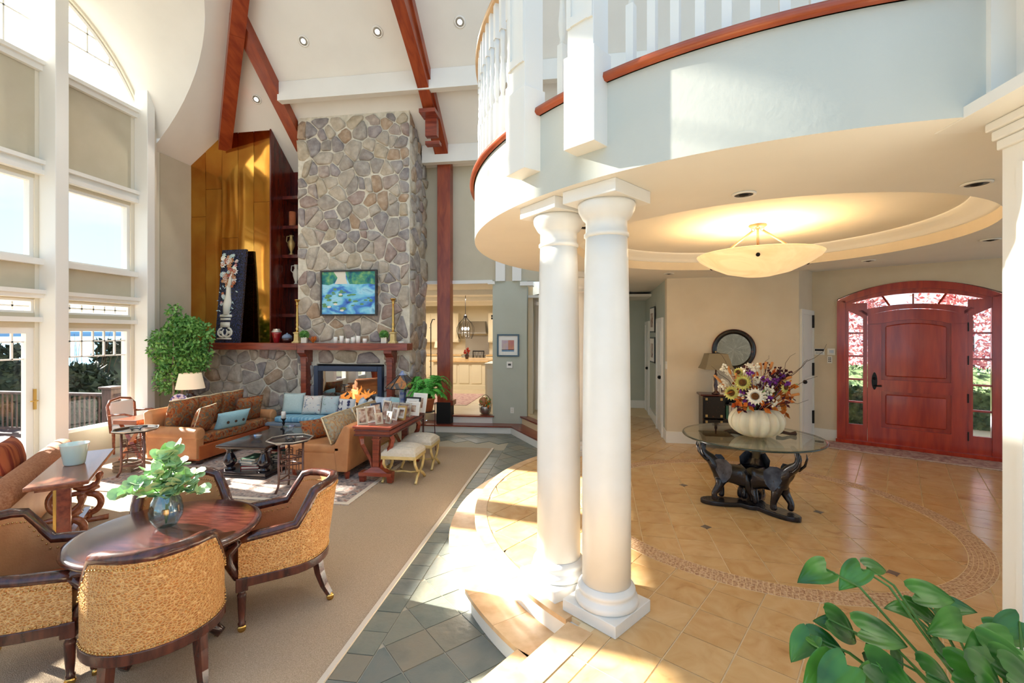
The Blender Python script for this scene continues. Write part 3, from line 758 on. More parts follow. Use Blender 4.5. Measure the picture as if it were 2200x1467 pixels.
bb = struct('baseboard_door', dbox(MB(), 0, .323, FZ, FZ+.17, 0, .016), M['white'], 'white baseboard left of the front door')
wn_ = struct('wall_niche', MB().prism([(1.36, 7.21), (3.18, 7.10), (3.707, 7.84), (3.60, 7.92), (3.14, 7.25), (1.36, 7.36)], FZ-.02, 2.95), M['tan'], 'tan wall behind the black cabinet')
bb2 = struct('baseboard_niche', MB().prism([(1.345, 7.19), (3.17, 7.08), (3.18, 7.10), (1.36, 7.21)], FZ, FZ+.17), M['white'], 'white baseboard under the round mirror')
wh = struct('wall_hall', MB().prism([(1.36, 7.21), (1.52, 10.5), (1.66, 10.5), (1.5, 7.21)], FZ-.02, 2.82).bx(-.55, 1.66, 10.5, 10.65, FZ-.02, 2.82), M['sage'], 'grey-green hallway walls')
struct('baseboard_hall', MB().prism([(1.345, 7.2), (1.505, 10.48), (1.52, 10.48), (1.36, 7.2)], FZ, FZ+.17).bx(-.5, 1.5, 10.48, 10.5, FZ, FZ+.17), M['white'], 'white baseboards along the hallway')
struct('wall_far_room', MB().bx(-1.2, -.4, 12.2, 12.4, FZ, 3.0), M['tan'], 'warm tan wall of the far room')
struct('ceiling_hall', MB().bx(-1.1, 1.6, 9.3, 12.4, 2.70, 2.75), M['ceil'], 'white hallway ceiling')
pil = struct('trim_10', MB().bx(-1.0, -.80, 9.95, 10.1, FZ, 2.5), M['white'], 'white pilaster at the hall opening')
ob('pilaster_base', MB().bx(-1.02, -.76, 9.92, 10.1, FZ, FZ+.22), M['white'], pil); ob('pilaster_cap', MB().bx(-1.03, -.74, 9.9, 10.1, 2.5, 2.58), M['white'], pil)
struct('wall_rear_added', MB().bx(2.2, 8, -3.2, -3.0, FZ, 4.0), M['tan'], 'unseen tan wall added behind the viewer for the mirror to reflect')  # unseen wall, added so the round mirror does not reflect open sky
# interior white doors
def idoor(n, P, d, w_, h, lab, hinge=True):
    d = Vector(d).normalized(); nn = Vector((d.y, -d.x, 0)); P = Vector(P)
    if nn.dot(Vector((0, 0, 0))-P) < 0: nn = -nn
    def bx2(mb, a, b_, z0, z1, o0, o1):
        vs = [P+d*s_+nn*o_+Vector((0, 0, z)) for z in (z0, z1) for s_, o_ in ((a, o0), (b_, o0), (b_, o1), (a, o1))]
        return mb.add(vs, [(0, 1, 2, 3), (7, 6, 5, 4), (0, 4, 5, 1), (1, 5, 6, 2), (2, 6, 7, 3), (3, 7, 4, 0)])
    o = struct('door_%d' % n, bx2(MB(), .07, w_-.07, FZ+.01, FZ+h, .002, .02), M['white'], lab)
    f = MB(); bx2(f, 0, .07, FZ, FZ+h+.07, .002, .035); bx2(f, w_-.07, w_, FZ, FZ+h+.07, .002, .035); bx2(f, .07, w_-.07, FZ+h, FZ+h+.07, .002, .035)
    ob('casing', f, M['white'], o)
    ob('panel', bx2(MB(), .17, w_-.17, FZ+1.15, FZ+h-.15, .02, .03), M['white'], o); ob('panel', bx2(MB(), .17, w_-.17, FZ+.2, FZ+1.0, .02, .03), M['white'], o)
    if hinge:
        for z in (FZ+.25, FZ+1.0, FZ+1.75): ob('hinge', bx2(MB(), w_-.10, w_-.05, z, z+.2, .02, .045), M['iron'], o)
    ob('knob', MB().ball(P+d*(.13)+nn*.05+Vector((0, 0, FZ+.95)), .03), M['iron'], o, smooth=True)
    return o
idoor(1, (3.20, 7.14, 0), (.527, .74, 0), .88, 1.95, 'white closet door with black strap hinges')
idoor(2, (1.375, 7.55, 0), (.16, 3.29, 0), .75, 1.85, 'white hallway door nearest the foyer corner', False)
idoor(3, (1.48, 9.6, 0), (.16, 3.29, 0), .75, 1.85, 'white hallway door at the far end', False)

# ---- fireplace wall
def voronoi(u0, u1, v0, v1, s, jit=.5):
    nu = max(1, round((u1-u0)/s)); nv = max(1, round((v1-v0)/s)); su = (u1-u0)/nu; sv = (v1-v0)/nv
    sd = {}
    for i in range(-2, nu+2):
        for j in range(-2, nv+2):
            sd[i, j] = (u0+(i+.5+random.uniform(-jit, jit))*su, v0+(j+.5+random.uniform(-jit, jit))*sv)
            if random.random() < .24 : sd[i, j] = None
    out = []
    for i in range(nu):
        for j in range(nv):
            c0 = sd[i, j]
            if c0 is None: continue
            P = [(u0, v0), (u1, v0), (u1, v1), (u0, v1)]
            for di in range(-2, 3):
                for dj in range(-2, 3):
                    q = sd.get((i+di, j+dj))
                    if q is None or (di == 0 and dj == 0): continue
                    nx, ny = q[0]-c0[0], q[1]-c0[1]; mx_, my_ = (q[0]+c0[0])/2, (q[1]+c0[1])/2
                    P = clip(P, nx, ny, nx*mx_+ny*my_)
                    if len(P) < 3: break
                if len(P) < 3: break
            if len(P) >= 3 and area(P) > .003: out.append(P)
    return out
def lay(parent, P, fn, hmax=.045, gap=.010, post=None):
    if post: P = post(P)
    if len(P) < 3: return
    cx = sum(p[0] for p in P)/len(P); cy = sum(p[1] for p in P)/len(P)
    rr = math.sqrt(area(P)/PI)
    if rr < .025: return
    # round the corners a little
    Q = []
    for i in range(len(P)):
        a, b_, c_ = P[i-1], P[i], P[(i+1) % len(P)]
        Q.append((b_[0]*.87+a[0]*.13, b_[1]*.87+a[1]*.13)); Q.append((b_[0]*.87+c_[0]*.13, b_[1]*.87+c_[1]*.13))
    k0 = max(.5, 1-gap/rr); n = len(Q); h = random.uniform(.45, 1)*hmax
    vs = []; fs = []
    tx, ty = random.uniform(-.15, .15), random.uniform(-.15, .15)
    for kk, d in ((k0, -.01), (k0*.965, h*.65), (k0*.80, h)):
        for x, y in Q:
            j = random.uniform(-.004, .004) if d > 0 else 0
            vs.append(fn(cx+(x-cx)*kk, cy+(y-cy)*kk, d+j+(tx*(x-cx)+ty*(y-cy) if d > 0 else 0)))
    vs.append(fn(cx, cy, h*1.05))
    for r_ in range(2):
        for i in range(n): fs.append((r_*n+i, r_*n+(i+1) % n, (r_+1)*n+(i+1) % n, (r_+1)*n+i))
    for i in range(n): fs.append((2*n+i, 2*n+(i+1) % n, 3*n))
    o = ob('stone', MB().add(vs, fs), M['stone'], parent, smooth=True)
XL, XR, YF = -5.36, -3.10, 8.17
FX0, FX1, FZ1 = -4.97, -3.60, 1.38
core = MB()
core.add([(x, y, z) for x, y, z in ((XL, YF, FZ1), (XR, YF, FZ1), (XR, YF, cz_(YF)), (XL, YF, cz_(YF)), (XL, YB, FZ1), (XR, YB, FZ1), (XR, YB, SPR), (XL, YB, SPR))], [(0, 1, 2, 3), (1, 5, 6, 2), (4, 0, 3, 7), (0, 4, 5, 1)])
core.bx(XL, FX0, YF, YB, 0, FZ1); core.bx(FX1, XR, YF, YB, 0, FZ1); core.bx(FX0, FX1, YF, YB, 0, .36); core.bx(FX0, FX1, 8.95, YB, .36, FZ1)
core.bx(-7.84, XL, YF, YF+.15, 0, 1.70)
wf = struct('wall_fireplace', core, M['mortar'], 'tall fieldstone chimney with pale mortar joints')
front = lambda u, v, d: Vector((u, YF-d, v))
for P in voronoi(XL, XR, 1.80, cz_(YF)-.03, .215): lay(wf, P, front)
for P in voronoi(FX0+.02, FX1, FZ1+.0, 1.66, .30, .3): lay(wf, P, front)
for P in voronoi(XL, FX0, .36, 1.70, .20): lay(wf, P, front)
for P in voronoi(FX1, XR, .36, 1.70, .20): lay(wf, P, front)
side = lambda u, v, d: Vector((XR+d, u, v))
for P in voronoi(YF, YB, 0.15, 6.2, .25): lay(wf, P, side, post=lambda P: clip(P, SLO, 1, SPR+SLO*YB))
wl = struct('wall_fireplace_left', MB().bx(-7.84, XL, YF+.005, YF+.02, .36, 1.69), M['mortar'], 'low fieldstone wall under the long mantel')
for P in voronoi(-7.8, XL, .36, 1.68, .215): lay(wl, P, front)
he = struct('trim_11', MB().bx(-7.4, -3.12, 7.52, YF, 0, .31), M['mortar'], 'raised fireplace hearth with a grey-blue slab')
for P in voronoi(-7.3, -3.15, 0, .30, .22): lay(he, P, lambda u, v, d: Vector((u, 7.52-d, v)), .03)
ob('hearth_slab', MB().bx(-7.45, -3.08, 7.46, YF, .31, .36), M['bluestone'], he, bevel=.006)
# copper wall
cw = struct('wall_copper', MB().prism([(-7.84, 1.78), (-6.06, 1.78), (-6.06, cz_(8.34)), (XW+(cz_(8.34)-SPR)/SLO, cz_(8.34)), (-7.84, SPR)], 8.335, 8.40, Matrix(((1, 0, 0, 0), (0, 0, 1, 0), (0, 1, 0, 0), (0, 0, 0, 1)))), M['maho'], 'tall copper sheet wall left of the chimney')
xs = [-7.84, -7.50, -7.13, -6.77, -6.42, -6.05]
for i in range(5):
    x0, x1 = xs[i]+.003, xs[i+1]-.003
    cut = [1.78, [4.35, 4.9, 3.9, 3.35, 4.6][i], 99]
    for j in range(2):
        top = lambda x: min(cz_(8.32), SPR+SLO*(x-XW))
        za = cut[j]+.003; zb = min(cut[j+1]-.003, 9)
        t0, t1 = min(zb, top(x0)), min(zb, top(x1))
        poly = [(x0, za), (x1, za), (x1, t1), (x0, t0)]
        xm = top(XW+(cz_(8.32)-SPR)/SLO); xk = XW+(cz_(8.32)-SPR)/SLO
        if j == 1 and x0 < xk < x1: poly = [(x0, za), (x1, za), (x1, t1), (xk, cz_(8.32)), (x0, t0)]
        n_ = 6
        # slightly pillowed sheet
        vs = []; fs = []
        for a in range(7):
            for c_ in range(13):
                x = x0+(x1-x0)*a/6; tz = min(zb, top(x)); z = za+(tz-za)*c_/12
                y = 8.32-.006*math.sin(PI*a/6)*math.sin(PI*c_/12)-.0035*math.sin(5.1*x+7*z+i)*math.sin(3.3*z+i*2)
                vs.append((x, y, z))
        for a in range(6):
            for c_ in range(12): q = a*13+c_; fs.append((q, q+13, q+14, q+1))
        ob('copper_panel', MB().add(vs, fs), M['copper'], cw, smooth=True)
# bookcase niche
bc = struct('wall_bookcase', MB().bx(-6.06, -6.03, 8.30, 9.08, 1.78, 5.4).add([(-6.06, 8.30, 5.4), (-6.03, 8.30, 5.4), (-6.03, 9.08, 5.4), (-6.06, 9.08, 5.4), (-6.06, 8.30, cz_(8.3)), (-6.03, 8.30, cz_(8.3))], [(0, 1, 5, 4), (1, 2, 5), (3, 0, 4), (2, 3, 4, 5)]).bx(-6.06, XL, 9.05, 9.09, 1.7, 5.45), M['maho'], 'dark mahogany niche with shelves between copper and chimney')
for z in (4.77, 4.16, 3.56, 2.95, 2.34): ob('shelf', MB().bx(-6.03, XL, 8.65, 9.05, z-.035, z+.035), M['maho'], bc, bevel=.004)
# mantel
ma = struct('trim_12', MB().bx(-7.55, -5.20, 7.88, 8.30, 1.655, 1.785), M['cherry'], 'long cherry mantel beam, left length', bevel=.006)
ob('mantel_length', MB().bx(-5.197, -3.04, 7.88, YF, 1.655, 1.785), M['cherry'], ma, bevel=.006)
ob('niche_floor', MB().bx(-7.84, XL, YF, 9.05, 1.72, 1.78), M['maho'], ma)
for x in (-5.13, -3.42):
    c_ = ob('corbel', MB().bx(x-.055, x+.055, 7.98, YF, .50, 1.50), M['cherry'], ma, bevel=.008)
    ob('corbel_head', MB().prism([(7.90, 1.655), (7.90, 1.60), (8.0, 1.52), (8.0, 1.42), (YF, 1.42), (YF, 1.655)], x-.075, x+.075, Matrix(((0, 0, 1, 0), (1, 0, 0, 0), (0, 1, 0, 0), (0, 0, 0, 1)))), M['cherry'], c_)
# ============================================================ COLUMNS
def column(loc, ang, lab, far=False):
    t = thing('column', lab, 'column', (loc[0], loc[1], FZ), ang)
    h = 2.80-FZ
    ob('plinth', MB().box(0, 0, .035, .37, .37, .07), M['column'], t, bevel=.004)
    ob('base', MB().lathe([(.18, .07), (.188, .085), (.182, .11), (.165, .12), (.16, .13), (.165, .14), (.17, .15), (.165, .165), (.155, .17), (.148, .185)], 40), M['column'], t, smooth=True)
    ob('shaft', MB().lathe([(.143, .18), (.143, .8), (.138, 1.5), (.128, 2.1), (.122, h-.27)], 40), M['column'], t, smooth=True)
    ob('capital', MB().lathe([(.122, h-.28), (.132, h-.27), (.132, h-.255), (.122, h-.245), (.122, h-.18), (.14, h-.165), (.165, h-.12), (.17, h-.09), (.165, h-.075)], 40), M['column'], t, smooth=True)
    ob('abacus', MB().box(0, 0, h-.037, .37, .37, .074), M['column'], t, bevel=.004)
    return t
for (x, y), lb in (((.175, 2.77), 'white round column standing beside the straight oak steps'), ((-.12, 3.05), 'white round column standing on the curved step edge'), ((.0, 6.42), 'white round column at the far side of the foyer'), ((.36, 6.70), 'white round column at the far side nearest the hallway')):
    column((x, y), math.atan2(y-CY0, x-CX0), lb)

# ============================================================ BALCONY RAIL
nw = None
for a, lab in ((222.6, 'white panelled newel post, the one beside the curved baluster run'), (233.4, 'white panelled newel post, the one beside the straight cherry nosing')):
    t = thing('newel_post', lab, 'post', pol(2.68, a, 2.95), math.radians(a))
    ob('lower_block', MB().box(.01, 0, .25, .16, .20, .50), M['white'], t, bevel=.004)
    ob('shaft', MB().box(.005, 0, 1.2, .14, .17, 1.4), M['white'], t, bevel=.004)
    for s_ in (-1, 1): ob('panel_stile', MB().box(.082, s_*.068, 1.25, .014, .028, 1.2), M['white'], t)
    ob('panel_rail', MB().box(.082, 0, .68, .014, .11, .05), M['white'], t)
bp_ = [(.020, 0)]
bal = MB().box(0, 0, .17, .042, .042, .34); bal2 = MB().box(0, 0, .95, .042, .042, .26)
balt = MB().lathe([(.019, .34), (.013, .37), (.02, .40), (.024, .47), (.015, .56), (.013, .60), (.019, .63), (.014, .67), (.017, .76), (.019, .82)], 10)
bm1, bm2, bm3 = bal.mesh('block'), balt.mesh('turning', True), bal2.mesh('block')
ORD = ['first', 'second', 'third', 'fourth', 'fifth', 'sixth', 'seventh', 'eighth', 'ninth', 'tenth', 'eleventh', 'twelfth', 'thirteenth', 'fourteenth', 'fifteenth', 'sixteenth', 'seventeenth', 'eighteenth', 'nineteenth', 'twentieth', 'twenty-first', 'twenty-second', 'twenty-third', 'twenty-fourth', 'twenty-fifth', 'twenty-sixth', 'twenty-seventh', 'twenty-eighth', 'twenty-ninth', 'thirtieth', 'thirty-first', 'thirty-second', 'thirty-third', 'thirty-fourth', 'thirty-fifth', 'thirty-sixth']
runs = {'c': [], 'm': [], 's': []}
for k in range(120):
    a = 136+k*2.55
    if a > 266: break
    if abs(a-222.6) < 3.2 or abs(a-233.4) < 3.2: continue
    runs['c' if a < 222 else 'm' if a < 233 else 's'].append(a)
for key, lab in (('c', 'white baluster under the oak handrail, %s from the newel post'), ('m', 'white baluster between the two newel posts, %s from the oak handrail'), ('s', 'white baluster above the cherry nosing, %s from the newel post')):
  for i_, a in enumerate(sorted(runs[key], reverse=(key == 'c'))):
    t = thing('baluster', lab % ORD[i_], 'baluster', pol(2.60, a, 3.335), math.radians(a), 'balcony balusters')
    ob('block', bm1, M['white'], t); ob('block', bm3, M['white'], t); ob('turning', bm2, M['white'], t)
hr = []
for i in range(70):
    a = 134+88*i/69
    hr.append([pol(r, a, z) for r, z in ((2.565, 4.415), (2.635, 4.415), (2.645, 4.44), (2.62, 4.475), (2.58, 4.475), (2.555, 4.44))])
hl = MB().sweep(hr)
tag(ob('handrail', hl, M['oak'], smooth=True), 'light oak handrail curving along the balcony balusters', 'handrail')
hr = [[pol(r, 234+34*i/40, z) for r, z in ((2.565, 4.415), (2.635, 4.415), (2.645, 4.44), (2.62, 4.475), (2.58, 4.475), (2.555, 4.44))] for i in range(41)]
tag(ob('handrail', MB().sweep(hr), M['nose'], smooth=True), 'cherry handrail above the far balusters beyond the newel posts', 'handrail')

# ============================================================ RUGS
b = MB().bx(-7.2, RUGX, .4, 7.62, 0, .012)
t = thing('sisal_rug', 'large beige sisal rug under all the seating', 'rug', (0, 0, 0))
ob('field', b, M['sisal'], t); ob('binding', MB().bx(RUGX-.03, RUGX+.004, .4, 7.63, 0, .015), M['fringe'], t)
t = thing('oriental_rug', 'grey and rust patterned rug under the coffee table', 'rug', (0, 0, .012))
ob('field', MB().bx(-6.25, -2.56, 4.84, 7.35, 0, .010), M['orient'], t)
ob('border', MB().bx(-6.25, -2.56, 4.84, 4.90, .010, .012).bx(-2.62, -2.56, 4.90, 7.35, .010, .012), M['fringe'], t)

# ============================================================ GAME TABLE
t = thing('game_table', 'round burgundy wooden game table holding the eucalyptus vase', 'table', (-2.59, 2.59, .012))
ob('table_top', MB().lathe([(.001, .70), (.47, .70), (.495, .697), (.515, .688), (.52, .675), (.505, .66), (.48, .652), (.001, .652)], 64), M['tabletop'], t, smooth=True)
ob('apron', MB().lathe([(.40, .652), (.40, .58), (.38, .58)], 48), M['walnut'], t, smooth=True)
ob('pedestal', MB().lathe([(.16, .05), (.17, .09), (.09, .14), (.07, .22), (.11, .32), (.12, .40), (.07, .48), (.08, .56), (.16, .6)], 24), M['walnut'], t, smooth=True)
for k in range(4):
    a = PI/4*(2*k)+.1
    ob('foot', MB().tube([(math.cos(a)*r, math.sin(a)*r, z) for r, z in ((.08, .12), (.2, .12), (.28, .07), (.34, .03))], [.045, .042, .035, .03], 8), M['walnut'], t, smooth=True)

# ============================================================ GAME CHAIRS
def game_chair(label, loc, rz):
    t = thing('game_chair', label, 'chair', loc, rz, 'crocodile leather game chairs')
    # plan: U open to +y ; parameter list of (x,y,normal,height)
    pts = []
    for y in (.27, .20, .12, .04): pts.append((.29, y, 1, 0))
    for i in range(1, 16):
        a = PI*i/16; pts.append((.29*math.cos(a), -.02-.27*math.sin(a), math.cos(a), -math.sin(a)))
    for y in (.04, .12, .20, .27): pts.append((-.29, y, -1, 0))
    n = len(pts)
    def H(i):
        u = abs(i-(n-1)/2)/((n-1)/2)      # 0 back centre, 1 arm front
        if u < .42: return .85-.012*(u/.42)
        if u < .66:
            k = (u-.42)/.24; k = k*k*(3-2*k); return .838*(1-k)+.625*k
        return .625-.02*(u-.66)/.34
    lean = lambda i, z: max(0, (z-.36))*.16*max(0, 1-abs(i-(n-1)/2)/((n-1)/2)*1.5)
    def P(i, off, z):
        x, y, nx, ny = pts[i]; l = lean(i, z)
        return Vector((x+nx*(off), y+ny*(off)-l, z))
    def panel(off, z0, dz):
        b = MB(); m = 9; vs = []; fs = []
        for i in range(n):
            for j in range(m+1): vs.append(P(i, off, z0+(H(i)-dz-z0)*j/m))
        for i in range(n-1):
            for j in range(m): q = i*(m+1)+j; fs.append((q, q+m+1, q+m+2, q+1))
        return b.add(vs, fs)
    ob('outer_panel', panel(.03, .355, .02), M['croc'], t, smooth=True, label='embossed crocodile leather back')
    ob('inner_panel', panel(-.035, .40, .02), M['leather'], t, smooth=True, label='smooth tan leather lining')
    ob('top_rail', MB().tube([P(i, -.002, H(i)-.005) for i in range(n)], .036, 10), M['chairwood'], t, smooth=True)
    ob('seat_rail', MB().sweep([[P(i, -.04, .30), P(i, .036, .30), P(i, .036, .36), P(i, -.04, .36)] for i in range(n)]).bx(-.29, .29, .22, .28, .30, .36), M['chairwood'], t, bevel=.006)
    seat = [(.25, .30), (.25, 0)]+[(.25*math.cos(PI*i/12), -.25*math.sin(PI*i/12)) for i in range(13)]+[(-.25, 0), (-.25, .30)]
    ob('seat_cushion', MB().prism(seat[::-1], .36, .45), M['leatherr'], t, bevel=.03, seg=3)
    nb = MB()
    for i in range(n-1):
        for k in range(3):
            f = k/3
            for z0 in (0, 1):
                a_ = P(i, .034, .372)*(1-f)+P(i+1, .034, .372)*f if z0 == 0 else P(i, .034, H(i)-.047)*(1-f)+P(i+1, .034, H(i+1)-.047)*f
                nb.ball(a_, .0055, n=6, m=4)
                if z0 == 1:
                    c_ = P(i, -.040, H(i)-.05)*(1-f)+P(i+1, -.040, H(i+1)-.05)*f; nb.ball(c_, .0055, n=6, m=4)
    o = ob('nail_trim', nb, M['nail'], t, smooth=True); o['kind'] = 'stuff'
    for s_ in (-1, 1):
        path = [Vector((s_*.29, .27+y, z)) for y, z in ((.0, .36), (.03, .42), (.055, .47), (.05, .53), (.0, .575), (-.02, .60), (.0, .615), (.03, .62), (.055, .60), (.055, .575), (.035, .57))]
        a_ = ob('arm_scroll', MB().tube(path, [.03, .032, .034, .034, .034, .033, .032, .03, .026, .022, .018], 8), M['chairwood'], t, smooth=True)
        ob('corner_block', MB().box(s_*.29, .25, .32, .07, .07, .09), M['chairwood'], t, bevel=.005)
        l = ob('front_leg', MB().lathe([(.03, .275), (.02, .26), (.028, .245), (.026, .23), (.024, .15), (.018, .07), (.024, .06), (.022, .045)], 12, (s_*.29, .25, 0)), M['chairwood'], t, smooth=True)
        ob('caster', MB().lathe([(.001, -.012), (.024, -.012), (.026, 0), (.024, .012), (.001, .012)], 12, M=T(s_*.29, .25, .026) @ rotm('Y', PI/2)).box(s_*.29, .25, .045, .02, .03, .02), M['brass'], l, smooth=True)
        l = ob('rear_leg', MB().tube([(s_*.19, -.22, .32), (s_*.195, -.235, .22), (s_*.20, -.265, .12), (s_*.205, -.30, .05)], [.036, .034, .028, .024], 4), M['chairwood'], t)
        ob('caster', MB().lathe([(.001, -.012), (.024, -.012), (.026, 0), (.024, .012), (.001, .012)], 12, M=T(s_*.205, -.305, .026) @ rotm('Y', PI/2)).box(s_*.205, -.303, .045, .02, .03, .02), M['brass'], l, smooth=True)
    return t
R_ = math.radians
gc = game_chair('crocodile leather chair with its back to the straight steps', (-2.33, 2.25, .012), R_(133.8-90))
dup(gc, (-2.83, 2.96, .012), R_(-37.2-90), 'crocodile leather chair between the round table and patterned rug')
dup(gc, (-2.15, 3.07, .012), R_(219.3-90), 'crocodile leather chair pulled out towards the slate border')
dup(gc, (-3.13, 2.27, .012), R_(30-90), 'crocodile leather chair beside the scroll-legged side table')

# ============================================================ VASE + EUCALYPTUS
t = thing('glass_vase', 'blue-grey crackled glass vase on the round table', 'vase', (-2.62, 2.59, .712))
prof = [(.045, 0), (.06, .01), (.088, .06), (.094, .11), (.082, .17), (.058, .215), (.048, .235)]
ob('body', MB().lathe(prof+[(r-.004, z) for r, z in prof[::-1]][:-1]+[(.001, .012)], 28), M['vglass'], t, smooth=True)
t = thing('eucalyptus_bunch', 'round-leaved green eucalyptus stems standing in the glass vase', 'foliage', (-2.62, 2.59, .712))
leafm = []
def disc_leaf(r):
    b = MB(); vs = [Vector((0, 0, 0))]; 
    for i in range(10):
        a = 2*PI*i/10; rr = r*(1+.08*math.cos(a)); vs.append(Vector((rr*math.cos(a)+r, rr*math.sin(a)*.95, .12*r*math.cos(2*a))))
    vs[0] = Vector((r, 0, -.12*r)); return b.add(vs, [(0, 1+i, 1+(i+1) % 10) for i in range(10)])
def place_leaf(mb, leaf, p, d, up, sc=1):
    d = Vector(d).normalized(); up = Vector(up); s_ = d.cross(up)
    if s_.length < 1e-4: s_ = d.cross(Vector((1, 0, 0)))
    s_.normalize(); u = s_.cross(d)
    mb.add([Vector(p)+(d*v[0]+s_*v[1]+u*v[2])*sc for v in leaf.v], leaf.f)
lf = disc_leaf(.029)
rs = random.Random(3)
tips = [(-.05, .02, .46), (.06, .05, .40), (-.22, -.10, .22), (.16, .0, .28), (.02, -.08, .36), (-.16, .05, .34), (.10, .12, .30), (.20, .06, .20), (-.10, -.14, .30), (.05, .0, .50), (-.24, .02, .16)]
for k, tp in enumerate(tips):
    tp = Vector(tp); st_ = [Vector((0, 0, .02)), Vector((tp.x*.12, tp.y*.12, .2)), Vector((tp.x*.55, tp.y*.55, .2+(tp.z-.2)*.7+.03)), tp]
    sb = MB().tube(st_, [.004, .0035, .003, .002], 5)
    o = ob('stem', sb, M['stem'], t, smooth=True)
    lb = MB()
    for i in range(13):
        f = .25+.75*i/12; g = f*3; q = min(2, int(g)); fr = g-q; p = st_[q].lerp(st_[q+1], fr)
        if p.z < .2: continue
        for s_ in (-1, 1):
            dd = Vector((rs.uniform(-1, 1), rs.uniform(-1, 1), rs.uniform(-.1, .8)))
            place_leaf(lb, lf, p, dd, Vector((rs.uniform(-.6, .6), rs.uniform(-1.0, .2), 1)), rs.uniform(.8, 1.6))
    ob('leaves', lb, M['euca'], o)

# ============================================================ SCROLL SIDE TABLE, CANDLE, CHAISE
LA = R_(132)
t = thing('side_table', 'chestnut side table with cut-out scroll legs and a frosted candle', 'table', (-4.72, 3.70, .012), LA)
ob('table_top', MB().box(0, 0, .675, 1.32, .40, .035), M['lyrewood'], t, bevel=.008)
ob('apron', MB().box(0, 0, .64, 1.15, .30, .035), M['lyrewood'], t)
def scroll(parent, x, sgn=1):
    c1 = []
    for i in range(25): a = R_(100+sgn*0-300*i/24); c1.append(Vector((x, .0+.105*math.cos(a), .46+.115*math.sin(a))))
    c2 = []
    for i in range(21): a = R_(80+260*i/20); c2.append(Vector((x, -.02+.10*math.cos(a), .19+.10*math.sin(a))))
    b = MB().tube([Vector((x, -.02, .66))]+c1, [.03]*3+[.032]*18+[.026, .024, .03, .036, .03], 6)
    b.tube(c2, [.02, .03]+[.032]*15+[.03, .026, .034, .03], 6)
    b.tube([(x, -.10, .36), (x, .0, .31), (x, .16, .30), (x, .20, .31)], [.03, .03, .022, .026], 6)
    b.box(x, 0, .02, .06, .36, .04); b.tube([(x, -.02, .04), (x, -.02, .12)], .03, 6)
    return ob('scroll_leg', b, M['lyrewood'], parent, smooth=True)
scroll(t, -.35); scroll(t, .45)
ob('end_post', MB().box(-.52, -.02, .32, .05, .09, .62), M['cherry'], t, bevel=.006)
ob('nail_strip', MB().box(-.525, .035, .32, .035, .02, .60), M['brass'], t)
ob('stretcher', MB().box(.03, 0, .10, 1.05, .05, .05), M['lyrewood'], t)
p = G(160, 997, .705)
t = thing('candle_bowl', 'pale green frosted glass candle holder on the side table', 'candle', (p.x, p.y, .705))
ob('bowl', MB().lathe([(.07, 0), (.078, .01), (.105, .19), (.112, .20), (.106, .198), (.098, .17), (.001, .165)], 32), M['jade'], t, smooth=True)
ob('wax', MB().lathe([(.097, .166), (.001, .167)], 24), M['wax'], t)
t = thing('chaise_sofa', 'tan chenille sofa with a rolled back beside the scroll-legged table', 'sofa', (-5.35, 3.72, .012), LA)
ob('rolled_back', MB().lathe([(.001, -1.05), (.10, -1.05), (.115, -1.03), (.115, 1.03), (.10, 1.05), (.001, 1.05)], 24, M=T(0, -.08, .60) @ rotm('Y', PI/2)), M['leatherr'] if False else mk('chenille', S(150, 92, 58), S(178, 122, 84), 60, .9, bump=.3, bscale=120), t, smooth=True)
ob('back_panel', MB().box(0, -.06, .33, 2.0, .10, .50), M['leather'], t, bevel=.02)
ob('seat_base', MB().box(0, .40, .22, 2.0, .85, .36), M['leather'], t, bevel=.03)
ob('seat_cushion', MB().box(0, .42, .46, 1.95, .80, .14), M['paisley'], t, bevel=.05, seg=3)
t = thing('velvet_cushion', 'rust striped velvet cushion propped on the chenille sofa', 'cushion', (-5.62, 3.83, .56), LA)
ob('cover', MB().cushion(.5, .34, .2, M=rotm('X', R_(-12))), mk('rust_velvet', S(120, 44, 20), S(168, 88, 46), 22, .8, st=(1, .05, .05), lo=.45, hi=.55, bump=.4, bscale=40), t, smooth=True, weld=True)

# ============================================================ LEFT SOFA (leather + paisley)
def rolled_arm(parent, y, x0, x1, ztop=.55, w=.14):
    L = x1-x0
    b = MB().lathe([(.001, 0), (.08, 0), (.095, .02), (.095, L-.02), (.08, L), (.001, L)], 20, M=T(x0, y, ztop-.095) @ rotm('Y', PI/2))
    b.box((x0+x1)/2, y, (ztop-.1)/2+.05, L-.02, w, ztop-.18)
    return ob('arm', b, M['leather'], parent, smooth=False, bevel=.012)
t = thing('paisley_sofa', 'leather sofa with rolled arms and paisley cushions facing the coffee table', 'sofa', (-5.95, 6.82, .024), 0)
ob('base', MB().box(.02, 0, .17, .88, 1.70, .22), M['leatherr'], t, bevel=.02)
ob('back', MB().prism([(-.42, .06), (-.30, .06), (-.33, .74), (-.40, .80), (-.48, .76)], -.86, .86, Matrix(((1, 0, 0, 0), (0, 0, 1, 0), (0, 1, 0, 0), (0, 0, 0, 1)))), M['leather'], t, bevel=.03)
rolled_arm(t, -.82, -.38, .46); rolled_arm(t, .82, -.38, .46)
sc = [(-.30, -.73), (.40, -.73), (.44, -.5), (.47, 0), (.44, .5), (.40, .73), (-.30, .73)]
ob('seat_cushion', MB().prism(sc, .28, .42), M['paisley'], t, bevel=.035, seg=3)
